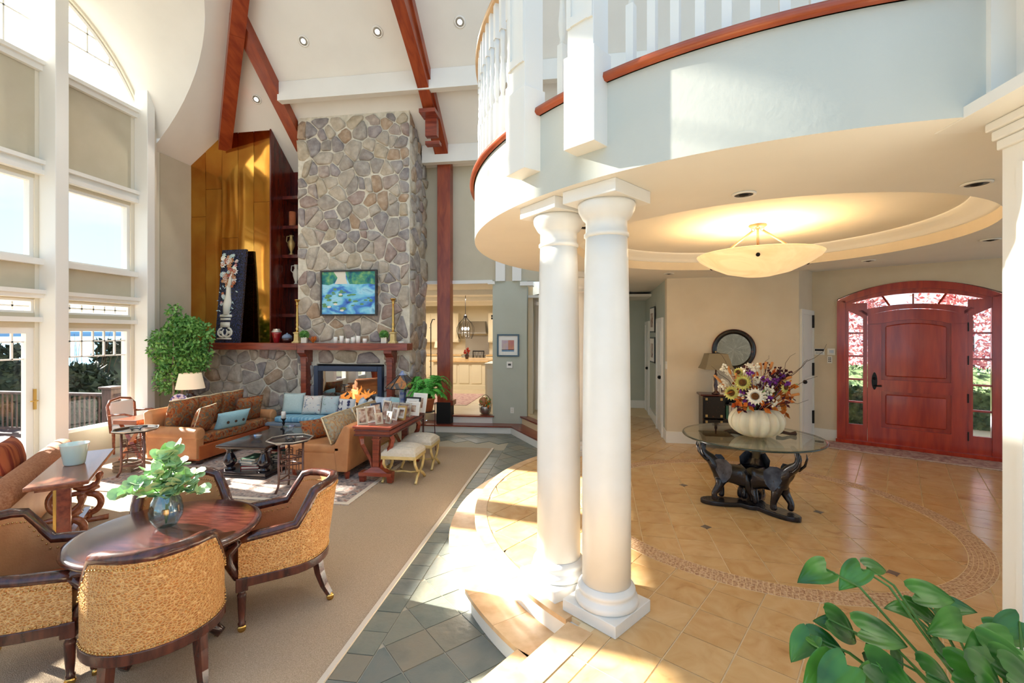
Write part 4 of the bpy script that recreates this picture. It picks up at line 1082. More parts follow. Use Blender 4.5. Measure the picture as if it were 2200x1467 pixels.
for k, y in enumerate((-.49, 0, .49)):
    c_ = ob('back_cushion', MB().cushion(.56, .54, .22, M=T(-.24, y, .40) @ rotm('Z', PI/2) @ rotm('X', R_(14))), M['paisley'], t, smooth=True, weld=True)
    ob('piping', MB().tube([T(-.24, y, .41) @ rotm('Z', PI/2) @ rotm('X', R_(14)) @ Vector((x, 0, z)) for x, z in ((-.27, .52), (-.12, .52), (0, .51), (.12, .52), (.27, .52))], .012, 6), M['piping'], c_, smooth=True)
for x in (-.36, .40):
    for y in (-.78, .78): ob('foot', MB().box(x, y, .03, .07, .07, .06), M['walnut'], t, bevel=.006)
def pillow(name, label, loc, rz, tilt, w, h, th, mat, cat='pillow', group=None, pip=None):
    t = thing(name, label, cat, loc, rz, group)
    Mx = rotm('X', R_(tilt))
    c_ = ob('cover', MB().cushion(w, h, th, M=Mx, n=12), mat, t, smooth=True, weld=True)
    if pip: ob('piping', MB().tube([Mx @ Vector((x*w/2*.97, 0, h/2+z*h/2*.97)) for x, z in ((-1, -1), (-.94, 0), (-1, 1), (0, .94), (1, 1), (.94, 0), (1, -1), (0, -.94))], .007, 6, closed=True), pip, t, smooth=True)
    return t
pillow('paisley_pillow', 'square paisley pillow with cream piping at the sofa arm beside the tray table', (-5.76, 6.26, .42), R_(108), 18, .52, .46, .20, M['paisley'], pip=M['piping'])
pillow('paisley_pillow', 'square paisley pillow at the sofa arm near the hearth', (-5.80, 7.32, .42), R_(72), 16, .50, .46, .20, M['paisley'], pip=M['cherryd'])
tp = pillow('teal_pillow', 'teal linen lumbar pillow with three brown buttons on the sofa', (-5.62, 6.72, .42), R_(80), 22, .60, .31, .16, M['teal'])
for k in (-1, 0, 1): ob('button', MB().ball(rotm('X', R_(22)) @ Vector((k*.14, -.080, .165)), .024, .012, .024), M['log'], tp, smooth=True)

# ============================================================ RIGHT SOFA
t = thing('leather_sofa', 'tan leather armless sofa backed against the picture console', 'sofa', (-3.42, 6.45, .024), 0)
ob('base', MB().box(-.02, 0, .23, .86, 1.62, .26), M['leather'], t, bevel=.025)
ob('seat_cushion', MB().box(-.07, 0, .40, .82, 1.64, .12), M['leather'], t, bevel=.045, seg=3)
ob('back', MB().prism([(.26, .10), (.42, .10), (.46, .68), (.41, .73), (.36, .70), (.22, .44)], -.82, .82, Matrix(((1, 0, 0, 0), (0, 0, 1, 0), (0, 1, 0, 0), (0, 0, 0, 1)))), M['leather'], t, bevel=.025)
for k, y in enumerate((-.42, .42)):
    Mx = T(.20, y, .45) @ rotm('Z', PI/2) @ rotm('X', R_(-22))
    c_ = ob('back_cushion', MB().cushion(.80, .40, .20, M=Mx), M['paislight'], t, smooth=True, weld=True)
    ob('piping', MB().tube([Mx @ Vector((x, 0, z)) for x, z in ((-.39, .02), (-.385, .2), (-.39, .39), (0, .395), (.39, .39), (.385, .2), (.39, .02))], .010, 6), M['piping'], c_, smooth=True)
for x in (-.38, .38):
    for y in (-.74, .74): ob('foot', MB().lathe([(.03, 0), (.045, .10)], 4, (x, y, 0)), M['cherry'], t)
pillow('paisley_pillow', 'small paisley pillow lying on the leather sofa seat', (-3.62, 5.98, .47), R_(60), -28, .40, .30, .16, M['paisley'])

# ============================================================ COFFEE TABLE
t = thing('coffee_table', 'ebony coffee table with pear-shaped legs and a low book shelf', 'table', (-4.48, 6.15, .024), 0)
ob('table_top', MB().box(0, 0, .405, .74, 1.22, .035), M['ebony'], t, bevel=.01)
ob('top_moulding', MB().box(0, 0, .38, .68, 1.16, .02), M['ebony'], t, bevel=.005)
ob('base_shelf', MB().box(0, 0, .045, .74, 1.22, .05), M['ebony'], t, bevel=.008); ob('base_moulding', MB().box(0, 0, .012, .78, 1.26, .024), M['ebony'], t, bevel=.008)
for x in (-.26, .26):
    for y in (-.48, .48):
        ob('leg', MB().lathe([(.07, .07), (.07, .09), (.04, .10), (.05, .115), (.085, .16), (.088, .19), (.07, .24), (.045, .29), (.038, .33), (.055, .345), (.055, .37)], 20, (x, y, 0)), M['ebony'], t, smooth=True)
rb = random.Random(5)
for k, (x, y, n) in enumerate(((-.02, -.30, 4), (.20, .05, 4), (.02, .28, 3))):
    z = .095
    for i in range(n):
        h = rb.uniform(.022, .04); w_ = rb.uniform(.20, .25); l = rb.uniform(.26, .32); rz = rb.uniform(-.25, .25)
        bk = thing('coffee_book', 'hardback book, %s from bottom, pile %s of the coffee table' % (ORD[i], ['at the crystal dish end', 'at the middle', 'towards the hearth end'][k]), 'book', (-4.48+x, 6.15+y, z+.0), rz, 'books on the coffee table shelf')
        ob('cover', MB().box(0, 0, .002, w_, l, .004).box(0, 0, h-.002, w_, l, .004).box(-w_/2+.002, 0, h/2, .004, l, h), M['book'], bk)
        ob('pages', MB().box(.003, 0, h/2, w_-.012, l-.012, h-.008), M['paper'], bk)
        z += h
def glass_dish(loc, lab, r=.07):
    t = thing('crystal_dish', lab, 'dish', loc)
    b = MB(); n = 16; prof = [(.35, 0), (.5, .1), (.85, .5), (1, .8), (.9, .78), (.5, .2), (.02, .15)]
    b.lathe([(a*r, z*r) for a, z in prof], n)
    b.v = [(x*(1+.12*(i % 2)), y*(1+.12*(i % 2)), z) for i, (x, y, z) in enumerate(b.v)]
    ob('bowl', b, M['crystal'], t); return t
glass_dish((-4.55, 5.95, .445), 'cut crystal dish lying near the coffee table end')
t = thing('crystal_candle_holder', 'crystal bowl with dark stem carrying a white pillar candle', 'candle holder', (-4.40, 6.48, .445))
b = MB().lathe([(.03, 0), (.05, .01), (.075, .06), (.085, .09), (.05, .07), (.02, .05)], 14); b.v = [(x*(1+.14*(i % 2)), y*(1+.14*(i % 2)), z) for i, (x, y, z) in enumerate(b.v)]
ob('bowl', b, M['crystal'], t)
t = thing('candle_holder', 'black turned candle holder with white candle on the coffee table', 'candle holder', (-4.62, 6.66, .445))
ob('stem', MB().lathe([(.05, 0), (.05, .012), (.02, .025), (.012, .07), (.022, .09), (.012, .12), (.03, .15), (.045, .165), (.001, .167)], 16), M['iron'], t, smooth=True)
ob('candle', MB().lathe([(.033, .167), (.033, .27), (.03, .275), (.001, .272)], 16), M['wax'], t, smooth=True)

# ============================================================ TRAY TABLES
def fret(mb, cx, z0, z1, w, plane):
    # lattice of thin bars in the local xz-plane
    pass
def tray_table(label, loc, rz, h=.62, r=.265):
    t = thing('tray_table', label, 'table', loc, rz, 'bamboo tray tables')
    ob('tray', MB().lathe([(.001, h-.02), (r*.9, h-.02), (r, h), (r*1.03, h+.012), (r*.97, h+.006), (r*.88, h-.010), (.001, h-.010)], 8), M['ebony'], t)
    ob('tray_rim', MB().tube([(r*math.cos(PI/4*k), r*math.sin(PI/4*k), h+.008) for k in range(8)], .008, 6, closed=True), M['silver'], t, smooth=True)
    ls = [(.155*math.cos(a), .155*math.sin(a)) for a in (R_(90), R_(210), R_(330))]
    for x, y in ls:
        ob('leg', MB().tube([(x, y, h-.02), (x, y, .14), (x*1.06, y*1.06, .07), (x*1.3, y*1.3, .0)], .015, 6), M['bamboo'], t, smooth=True)
    for k in range(3):
        a_, b_ = Vector((*ls[k], 0)), Vector((*ls[(k+1) % 3], 0))
        pt = lambda f, z: a_.lerp(b_, f)+Vector((0, 0, z))
        ob('stretcher', MB().tube([pt(0, .14), pt(1, .14)], .010, 6), M['bamboo'], t)
        f = MB()
        for z in (h-.22, h-.30): f.tube([pt(0, z), pt(1, z)], .009, 4)
        for x0, x1, z0, z1 in ((0, .28, h-.13, h-.22), (.72, 1, h-.13, h-.22), (0, .28, h-.30, h-.40), (.72, 1, h-.30, h-.40), (.3, .48, h-.245, h-.275), (.54, .72, h-.245, h-.275), (.07, .21, h-.155, h-.195), (.79, .93, h-.155, h-.195)):
            f.tube([pt(x0, z0), pt(x1, z0), pt(x1, z1), pt(x0, z1)], .007, 4, closed=True)
        ob('fretwork', f, M['bamboo'], t)
    return t
ty = tray_table('bamboo tray table with fretwork beside the wooden crate', (-6.0, 5.47, .024), R_(20))
t2 = dup(ty, (-3.53, 5.22, .024), R_(40), 'bamboo tray table with fretwork standing by the leather sofa')
for q, lab in (((-6.0, 5.47, .637), 'small iron and glass dish on the tray table by the crate'), ((-3.53, 5.22, .637), 'small iron and glass dish on the tray table by the leather sofa')):
    t = thing('tray_dish', lab, 'dish', q)
    ob('glass', MB().lathe([(.02, .012), (.05, .022), (.075, .035), (.07, .033), (.02, .02)], 16), M['crystal'], t, smooth=True)
    ob('wire_stand', MB().tube([(.06*math.cos(a), .06*math.sin(a), .006+.02*abs(math.sin(2*a))) for a in [2*PI*i/24 for i in range(24)]], .005, 5, closed=True), M['iron'], t)
# crate
t = thing('wooden_crate', 'small weathered wooden crate on the floor by the windows', 'crate', (-6.29, 5.62, .012), R_(4))
for z in (.03, .075, .125):
    for y in (-.10, .10): ob('slat', MB().box(0, y, z, .26, .01, .038), M['greywood'], t)
    for x in (-.135, .135): ob('slat', MB().box(x, 0, z, .01, .21, .038), M['greywood'], t)
for x in (-.12, .12):
    for y in (-.09, .09): ob('corner_post', MB().box(x, y, .07, .02, .02, .14), M['greywood'], t)
ob('bottom', MB().box(0, 0, .008, .26, .2, .01), M['greywood'], t)

# ============================================================ CONSOLE + FRAMES
CXc, CYc = -2.59, 6.14
t = thing('console_table', 'cherry console table with curved legs carrying picture frames', 'table', (CXc, CYc, .024), 0)
ob('table_top', MB().box(0, 0, .735, .52, 1.32, .03), M['cherry'], t, bevel=.008)
ob('frieze', MB().box(0, 0, .67, .46, 1.26, .10), M['cherry'], t); ob('frieze_moulding', MB().box(0, 0, .69, .49, 1.29, .02).box(0, 0, .63, .49, 1.29, .02), M['cherryd'], t, bevel=.005)
for y in (-.50, .50):
    e_ = ob('end_support', MB().box(0, y, .39, .085, .07, .48), M['cherry'], t, bevel=.006)
    ob('support_collar', MB().box(0, y, .56, .105, .09, .02), M['cherry'], e_)
    for s_ in (-1, 1):
        ob('curved_leg', MB().tube([(s_*.19, y, .62), (s_*.215, y, .56), (s_*.20, y, .48), (s_*.13, y, .36), (s_*.075, y, .26), (s_*.06, y, .19)], [.036, .036, .032, .028, .026, .026], 4), M['cherry'], t)
        ob('foot', MB().lathe([(.045, 0), (.055, .09)], 4, (s_*.19, y, 0), R_(45), R_(45)+2*PI), M['cherry'], t)
    ob('foot_block', MB().box(0, y, .11, .44, .13, .045).add([(-.17, y-.06, .13), (.17, y-.06, .13), (.17, y+.06, .13), (-.17, y+.06, .13), (-.05, y-.045, .20), (.05, y-.045, .20), (.05, y+.045, .20), (-.05, y+.045, .20)], [(0, 1, 5, 4), (1, 2, 6, 5), (2, 3, 7, 6), (3, 0, 4, 7), (4, 5, 6, 7)]), M['cherry'], t)
ZT = .775
def pframe(label, x, y, w, h, rz, mat, z=ZT, tilt=14, bw=.022, mt=True, group='picture frames on the console table', strut=True):
    t = thing('picture_frame', label, 'frame', (x, y, z), R_(rz), group)
    Mx = rotm('X', R_(-tilt))
    f = MB()
    for cx_, cz2, sx, sz in ((-w/2+bw/2, h/2, bw, h), (w/2-bw/2, h/2, bw, h), (0, bw/2, w-2*bw, bw), (0, h-bw/2, w-2*bw, bw)): f.box(cx_, 0, cz2, sx, .016, sz, M=Mx)
    ob('frame', f, mat, t)
    if mt:
        ob('mat', MB().box(0, .003, h/2, w-2*bw, .006, h-2*bw, M=Mx), M['mat'], t); ob('photo', MB().box(0, -.002, h/2, (w-2*bw)*.6, .005, (h-2*bw)*.6, M=Mx), M['photo'], t)
    else: ob('photo', MB().box(0, .002, h/2, w-2*bw, .006, h-2*bw, M=Mx), M['photo'], t)
    if strut: ob('strut', MB().tube([Mx @ Vector((0, .012, h*.6)), Vector((0, h*.45, .004))], .005, 4), M['black'], t)
    return t
pframe('tall silver photo frame leaning at the near corner of the console', -2.76, 5.60, .13, .22, 40, M['silver'], mt=False, tilt=18)
pframe('white photo frame turned sideways next to the tall silver frame', -2.70, 5.74, .16, .22, 62, M['mat'], mt=False)
pframe('dark grey photo frame standing on the console among silver ones', -2.68, 5.88, .16, .24, 56, M['char'], mt=False)
pframe('small silver photo frame at the console edge', -2.55, 5.64, .10, .15, 48, M['silver'], mt=False)
pframe('upright pale wood photo frame behind the small silver frame', -2.64, 5.98, .15, .26, -26, M['silver'], mt=False, tilt=16)
pframe('narrow silver photo frame with a portrait print', -2.46, 5.70, .11, .16, -30, M['silver'], mt=False)
pframe('grey metal photo frame in the middle of the console', -2.58, 6.16, .15, .21, -20, M['steel'], mt=False)
pframe('wide silver photo frame behind the gold one', -2.46, 6.24, .22, .19, -14, M['silver'], mt=False)
pframe('small white photo frame leaning beside the gold one', -2.48, 5.94, .12, .17, -32, M['mat'], mt=False)
pframe('gold photo frame with a light print', -2.40, 5.98, .16, .19, -22, M['gold'])
pframe('black double photo frame at the far part of the console', -2.44, 6.50, .26, .24, -10, M['black'])
pframe('large white matted photo frame by the fern', -2.36, 6.58, .24, .29, -14, M['mat'])
pframe('square white photo frame in front of the matted one', -2.37, 6.32, .24, .20, -12, M['mat'])

tq = pframe('floral picture in a gold frame leaning under the console table', -2.72, 6.22, .44, .36, 90, M['gold'], z=.026, mt=False, tilt=8, group=None, strut=False)
tq.children[1].data.materials[0] = M['floral']
# ============================================================ STOOLS
def stool(label, loc, rz):
    t = thing('tufted_stool', label, 'stool', loc, rz, 'gilt stools under the console')
    w, d = .46, .40
    vs = []; fs = []; n = 16
    for j in range(n+1):
        for i in range(n+1):
            a = 2*i/n-1; b_ = 2*j/n-1; z = .40+.09*((1-abs(a)**3)*(1-abs(b_)**3))**.5
            for px in (-.5, 0, .5):
                for py in (-.5, 0, .5):
                    z -= .028*math.exp(-((a-px)**2+(b_-py)**2)/.012)
            vs.append((a*w/2, b_*d/2, z))
    for j in range(n):
        for i in range(n): q = j*(n+1)+i; fs.append((q, q+1, q+n+2, q+n+1))
    ob('tufted_seat', MB().add(vs, fs).bx(-w/2, w/2, -d/2, d/2, .36, .402), M['tuft'], t, smooth=False)
    for px in (-.5, 0, .5):
        for py in (-.5, 0, .5): ob('button', MB().ball((px*w/2, py*d/2, .456 if (px, py) == (0, 0) else .45), .012, n=8, m=6), M['tuft'], t, smooth=True)
    ob('seat_rail', MB().box(0, 0, .34, w+.01, d+.01, .045), M['gilt'], t, bevel=.006)
    for s_ in (-1, 1):
        ob('curule_leg', MB().tube([(s_*.21, -.17, .33), (s_*.215, -.16, .25), (s_*.215, -.09, .16), (s_*.215, 0, .125), (s_*.215, .09, .16), (s_*.215, .16, .25), (s_*.21, .17, .33)], .020, 8), M['gilt'], t, smooth=True)
        for q in (-1, 1): ob('foot', MB().tube([(s_*.215, q*.02, .13), (s_*.22, q*.09, .09), (s_*.225, q*.15, .04), (s_*.225, q*.18, .012)], [.022, .02, .017, .02], 8), M['gilt'], t, smooth=True)
    ob('stretcher', MB().tube([(-.21, 0, .125), (-.1, 0, .11), (0, 0, .12), (.1, 0, .11), (.21, 0, .125)], .014, 8), M['gilt'], t, smooth=True)
    return t
s1 = stool('gilt stool with button-tufted seat under the near half of the console', (-2.28, 5.80, .012), R_(0))
dup(s1, (-2.27, 6.42, .012), R_(0), 'gilt stool with button-tufted seat under the far half of the console')
# ============================================================ LAMPS, FERN, FICUS, WINDOW CORNER
t = thing('art_glass_lamp', 'arts and crafts lamp with a slag glass shade near the fern', 'lamp', (-2.94, 7.42, .022), R_(10))
ob('lamp_table', MB().lathe([(.18, .60), (.18, .63), (.001, .63)], 20).lathe([(.02, 0), (.02, .6)], 8), M['walnut'], t)
ob('lamp_base', MB().lathe([(.001, .63), (.10, .635), (.10, .65), (.055, .70), (.05, .80), (.065, .95), (.06, 1.02), (.03, 1.05), (.012, 1.06), (.012, 1.2)], 6), M['artblue'], t)
for k in range(6):
    a0, a1 = PI/3*k, PI/3*(k+1)
    P = lambda r, a, z: Vector((r*math.cos(a), r*math.sin(a), z))
    ob('shade_panel', MB().add([P(.29, a0, 1.02), P(.29, a1, 1.02), P(.06, a1, 1.24), P(.06, a0, 1.24)], [(0, 1, 2, 3)]), M['artglass'], t)
    ob('shade_rib', MB().tube([P(.292, a0, 1.02), P(.06, a0, 1.242)], .006, 5), M['iron'], t)
ob('shade_rim', MB().tube([Vector((.292*math.cos(PI/3*k), .292*math.sin(PI/3*k), 1.02)) for k in range(6)], .007, 5, closed=True), M['iron'], t)
ob('shade_cap', MB().lathe([(.075, 1.235), (.05, 1.26), (.02, 1.30), (.001, 1.31)], 6), M['artblue'], t)

t = thing('fern', 'bright green fern in a terracotta pot by the timber post', 'plant', (-2.46, 7.28, .012))
ob('pot', MB().lathe([(.085, .66), (.125, .86), (.135, .86), (.135, .89), (.118, .89), (.11, .86), (.001, .85)], 24), M['terra'], t, smooth=True)
ob('plant_stand', MB().tube([(.13*math.cos(a), .13*math.sin(a), .66) for a in [2*PI*i/20 for i in range(20)]], .008, 6, closed=True).lathe([(.001, .655), (.12, .655), (.12, .665)], 16), M['iron'], t)
for k in range(3):
    a = 2*PI*k/3+.4; ob('stand_leg', MB().tube([(.14*math.cos(a), .14*math.sin(a), 0), (.125*math.cos(a), .125*math.sin(a), .4), (.13*math.cos(a), .13*math.sin(a), .78), (.15*math.cos(a), .15*math.sin(a), .80)], .007, 6), M['cherryd'], t, smooth=True)
rf_ = random.Random(11)
for k in range(46):
    a = rf_.uniform(0, 2*PI); L = rf_.uniform(.25, .42); up = rf_.uniform(.12, .34)
    path = [Vector((math.cos(a)*L*f, math.sin(a)*L*f, .87+up*math.sin(f*PI*.75)*1.25-.10*f*f)) for f in [i/9 for i in range(10)]]
    b = MB().tube(path, .003, 4)
    for i in range(1, 10):
        d = (path[i]-path[i-1]).normalized(); sd_ = d.cross(Vector((0, 0, 1))).normalized(); w_ = .075*math.sin(PI*(i/10)**.7)+.012
        for f_ in (0, .5):
            p = path[i-1].lerp(path[i], f_)
            for q in (-1, 1):
                tip = p+sd_*q*w_+d*.025-Vector((0, 0, .018)); b.add([p, p+d*.016, tip, p+d*.004+sd_*q*w_*.5-d*.006], [(0, 1, 2, 3)])
    ob('frond', b, M['fern'], t)

t = thing('ficus_tree', 'leafy ficus tree with pale twisted trunks in the window corner', 'tree', (-7.06, 7.24, 0.0))
ob('pot', MB().lathe([(.13, 0), (.17, .3), (.18, .3), (.18, .33), (.16, .33), (.15, .3), (.001, .29)], 20), M['terra'], t, smooth=True)
rt = random.Random(4)
for k in range(4):
    a = k*1.6; pts = [Vector((.05*math.cos(a), .05*math.sin(a), .29))]
    for i in range(1, 8): pts.append(pts[-1]+Vector((.035*math.sin(i*1.7+k)+.02*math.cos(a), .035*math.cos(i*1.3+k*2)+.012*math.sin(a), .22)))
    ob('trunk', MB().tube(pts, [.026-.0025*i for i in range(8)], 7), M['bark'], t, smooth=True)
def leafquad(mb, p, d, n_, l, w_):
    s_ = d.cross(n_); s_ = s_.normalized() if s_.length > 1e-5 else Vector((1, 0, 0))
    mb.add([p, p+d*l*.5+s_*w_, p+d*l, p+d*l*.5-s_*w_], [(0, 1, 2, 3)])
def vr(r): 
    while True:
        v = Vector((r.uniform(-1, 1), r.uniform(-1, 1), r.uniform(-1, 1)))
        if .05 < v.length < 1: return v
lb = MB()
blobs = [((.0, .05, 1.55), .42, .34, .5), ((.18, .1, 1.95), .38, .3, .34), ((-.22, -.05, 1.75), .28, .26, .36), ((-.12, -.02, 1.20), .32, .28, .36), ((.22, .05, 1.55), .34, .28, .3), ((-.10, .0, 2.32), .14, .12, .2), ((.10, 0, 2.1), .32, .25, .2)]
for k in range(4200):
    c0, rx, ry, rz = blobs[k % 7 if k % 7 != 5 else rt.choice((0, 1, 4, 5))]
    v = vr(rt).normalized()*rt.uniform(.55, 1.0); p = Vector(c0)+Vector((v.x*rx, v.y*ry, v.z*rz))
    d = (vr(rt)+Vector((0, 0, -.4))).normalized(); leafquad(lb, p, d, vr(rt), rt.uniform(.055, .095), .021)
o = ob('foliage', lb, M['leaf'], t); o['kind'] = 'stuff'

t = thing('sofa_table', 'brown trestle sofa table behind the paisley sofa carrying a lamp', 'table', (-6.78, 6.62, .013), 0)
ob('table_top', MB().box(0, 0, .60, .42, 1.25, .07), M['lyrewood'], t, bevel=.008)
for y in (-.52, .52):
    for s_ in (-1, 1): ob('slanted_leg', MB().tube([(s_*.17, y, .57), (-s_*.02, y+.0, .30), (s_*.20, y, 0)] if False else [(-s_*.19, y, .57), (s_*.19, y, .0)], .034, 4), M['lyrewood'], t)
ob('stretcher', MB().box(0, 0, .28, .05, 1.0, .05), M['lyrewood'], t)
t = thing('table_lamp', 'dark oxblood urn lamp with a cream drum shade behind the sofa', 'lamp', (-6.72, 7.12, .647))
ob('foot', MB().lathe([(.075, 0), (.075, .02), (.05, .035)], 20), M['urn'], t, smooth=True)
ob('urn', MB().lathe([(.05, .03), (.045, .05), (.075, .12), (.095, .19), (.09, .225), (.055, .25), (.06, .26), (.055, .28), (.03, .29), (.035, .31), (.02, .33), (.008, .36), (.008, .40)], 24), M['urn'], t, smooth=True)
ob('lamp_shade', MB().lathe([(.22, .35), (.165, .62)], 32, cap=False), M['lampshade'], t, smooth=True)
t = thing('china_plate', 'blue and white china plate on a stand beside the urn lamp', 'plate', (-6.70, 6.86, .647), R_(70))
ob('plate', MB().lathe([(.001, .0), (.09, .002), (.14, .03), (.143, .028), (.09, -.006), (.001, -.008)], 36, M=T(0, 0, .145) @ rotm('X', R_(78))), M['china'], t, smooth=True)
ob('stand', MB().tube([(-.05, -.05, .005), (-.05, .06, .005), (-.02, .05, .15)], .006, 5).tube([(.05, -.05, .005), (.05, .06, .005), (.02, .05, .15)], .006, 5), M['walnut'], t)
t = thing('wood_armchair', 'carved wooden armchair with white upholstery by the window', 'chair', (-7.26, 6.66, .0), R_(-80))
ob('seat', MB().box(0, 0, .42, .52, .48, .10), M['linen'], t, bevel=.03)
ob('back_frame', MB().tube([(-.25, -.24, .35), (-.27, -.28, .78), (-.2, -.3, .86), (0, -.31, .89), (.2, -.3, .86), (.27, -.28, .78), (.25, -.24, .35)], .022, 8), M['lyrewood'], t, smooth=True)
ob('back_pad', MB().box(0, -.275, .64, .46, .04, .40), M['linen'], t, bevel=.02)
for s_ in (-1, 1):
    ob('arm', MB().tube([(s_*.27, -.26, .64), (s_*.29, 0, .66), (s_*.28, .16, .62), (s_*.26, .18, .42)], .018, 8), M['lyrewood'], t, smooth=True)
    for y in (-.22, .22): ob('leg', MB().tube([(s_*.23, y, .38), (s_*.22, y, 0)], [.024, .016], 8), M['lyrewood'], t)

# ============================================================ HEARTH CUSHION AND PILLOWS
t = thing('hearth_cushion', 'long blue ticking bench cushion on the hearth slab', 'cushion', (-4.32, 7.76, .361))
ob('cushion', MB().box(0, 0, .05, 2.2, .46, .095), M['blue'], t, bevel=.035, seg=3)
hp_ = [('mint green pillow at the end of the hearth cushion', -5.26, .42, .40, 8, M['aqua']), ('floral linen pillow with red and navy sprigs', -4.88, .38, .36, 4, M['floral']), ('pale blue floral pillow beside the lettered pillow', -4.52, .36, .36, 2, M['floralb']),
       ('white pillow lettered HOME on the hearth', -4.17, .34, .32, 0, M['linen']), ('mottled pale blue pillow turned sideways on the hearth', -3.93, .30, .34, -58, M['cloud']), ('white linen pillow turned sideways behind the mottled one', -3.77, .30, .32, -58, M['linen']),
       ('blue and white striped pillow on the hearth', -3.52, .34, .36, -8, M['stripe']), ('plain teal pillow near the right corbel', -3.24, .32, .36, -8, M['teal'])]
home = None
for i, (lab, x, w_, h, rz, mt_) in enumerate(hp_):
    t = pillow('hearth_pillow', lab, (x, 7.84-(.06 if i == 3 else 0), .46), R_(rz), -14, w_, h, .15, mt_)
    if i == 3: home = t
def text(parent, s_, size, M4, mat, ext=.002, name='lettering'):
    cu = bpy.data.curves.new(name, 'FONT'); cu.body = s_; cu.size = size; cu.extrude = ext; cu.align_x = 'CENTER'; cu.align_y = 'CENTER'
    to = bpy.data.objects.new(name+'_tmp', cu); C.objects.link(to)
    dg = bpy.context.evaluated_depsgraph_get(); me = bpy.data.meshes.new_from_object(to.evaluated_get(dg))
    bpy.data.objects.remove(to); me.transform(M4); me.materials.clear(); me.materials.append(mat)
    o = bpy.data.objects.new(name, me); C.objects.link(o); o.parent = parent; return o
def txm(x, y, z, tilt): return rotm('X', R_(tilt)) @ T(x, y, z) @ rotm('X', PI/2)
text(home, 'H', .12, txm(-.085, -.079, .225, -14), M['navy']); text(home, 'M', .12, txm(-.085, -.079, .10, -14), M['navy']); text(home, 'E', .12, txm(.07, -.079, .10, -14), M['navy'])
shp = [(-.02, .05), (.02, .055), (.03, .02), (.015, .0), (.028, -.03), (.0, -.06), (-.03, -.03), (-.012, -.01), (-.03, .015)]
ob('emblem', MB().prism(shp, 0, .003, rotm('X', R_(-14)) @ T(.07, -.078, .225) @ rotm('X', PI/2)), M['navy'], home)

# ============================================================ FIREBOX
fb = thing('fireplace_insert', 'iron framed glass fireplace with burning logs', 'fireplace', (0, 0, 0))
f = MB(); f.bx(-4.97, -4.88, 8.06, 8.20, .36, 1.35); f.bx(-3.69, -3.60, 8.06, 8.20, .36, 1.35); f.bx(-4.88, -3.69, 8.06, 8.20, 1.25, 1.35); f.bx(-4.88, -3.69, 8.06, 8.20, .36, .42)
ob('frame', f, M['char'], fb, bevel=.008)
ob('firebox', MB().bx(-4.95, -3.62, 8.85, 8.9, .36, 1.36).bx(-4.97, -4.95, 8.2, 8.9, .36, 1.36).bx(-3.62, -3.60, 8.2, 8.9, .36, 1.36).bx(-4.95, -3.62, 8.2, 8.9, .36, .38).bx(-4.95, -3.62, 8.2, 8.9, 1.36, 1.38), M['black'], fb)
ob('glass_door', MB().bx(-4.88, -3.69, 8.15, 8.155, .42, 1.25), M['fireglass'], fb)
for k, (x0, y0, z0, x1, y1, z1) in enumerate(((-4.7, 8.45, .55, -3.95, 8.5, .56), (-4.6, 8.60, .56, -3.9, 8.55, .58), (-4.55, 8.5, .66, -4.05, 8.6, .68), (-4.1, 8.42, .62, -3.8, 8.62, .78))):
    ob('log', MB().tube([(x0, y0, z0), ((x0+x1)/2, (y0+y1)/2+.02, (z0+z1)/2+.02), (x1, y1, z1)], [.055, .065, .05], 9), M['log'], fb, smooth=True)
ob('grate', MB().tube([(-4.8, 8.45, .48), (-3.8, 8.45, .48)], .012).tube([(-4.8, 8.62, .48), (-3.8, 8.62, .48)], .012), M['iron'], fb)
rfl = random.Random(2)
for k in range(16):
    x = -4.62+.045*k+rfl.uniform(-.03, .03); h = (.12+.2*math.sin(PI*(k+1)/17))*rfl.uniform(.6, 1.1); y = 8.5+rfl.uniform(-.06, .08)
    pth = [Vector((x+.04*math.sin(i*1.1+k), y+.02*math.cos(i+k), .60+h*i/6)) for i in range(7)]
    ob('flame', MB().tube(pth, [.03, .045, .045, .035, .026, .016, .003], 7), M['flame'], fb, smooth=True)

# ============================================================ MANTEL OBJECTS
MZ = 1.785
def candlestick(lab, x):
    t = thing('candlestick', lab, 'candlestick', (x, 8.02, MZ), 0, 'brass candlesticks on the mantel')
    ob('base', MB().lathe([(.10, 0), (.10, .02), (.075, .03), (.062, .05), (.058, .17), (.075, .185), (.075, .20), (.04, .21)], 4, (0, 0, 0), PI/4, PI/4+2*PI), M['gilt'], t)
    ob('shaft', MB().lathe([(.03, .21), (.02, .24), (.035, .27), (.018, .30), (.03, .35), (.02, .38), (.024, .42), (.02, .62), (.018, .72), (.03, .74), (.02, .76), (.04, .80), (.055, .815), (.055, .825), (.02, .83)], 16), M['brass'], t, smooth=True)
candlestick('brass candlestick beside the bookcase niche', -5.28); candlestick('brass candlestick near the right end of the mantel', -3.36)
for lab, x in (('small boxwood topiary ball in a cream cube pot beside the niche candlestick', -5.12), ('small boxwood topiary ball in a cream cube pot right of the painting', -3.53)):
    t = thing('topiary', lab, 'plant', (x, 8.0, MZ), .3)
    ob('pot', MB().box(0, 0, .055, .10, .10, .11), M['cream'], t, bevel=.004)
    b = MB(); rq = random.Random(9)
    for k in range(420):
        v = vr(rq).normalized(); leafquad(b, Vector((0, 0, .155))+v*.068, (v+vr(rq)*.8).normalized(), vr(rq), .026, .008)
    b.ball((0, 0, .155), .066, n=10, m=8)
    ob('foliage', b, M['leaf'], t)
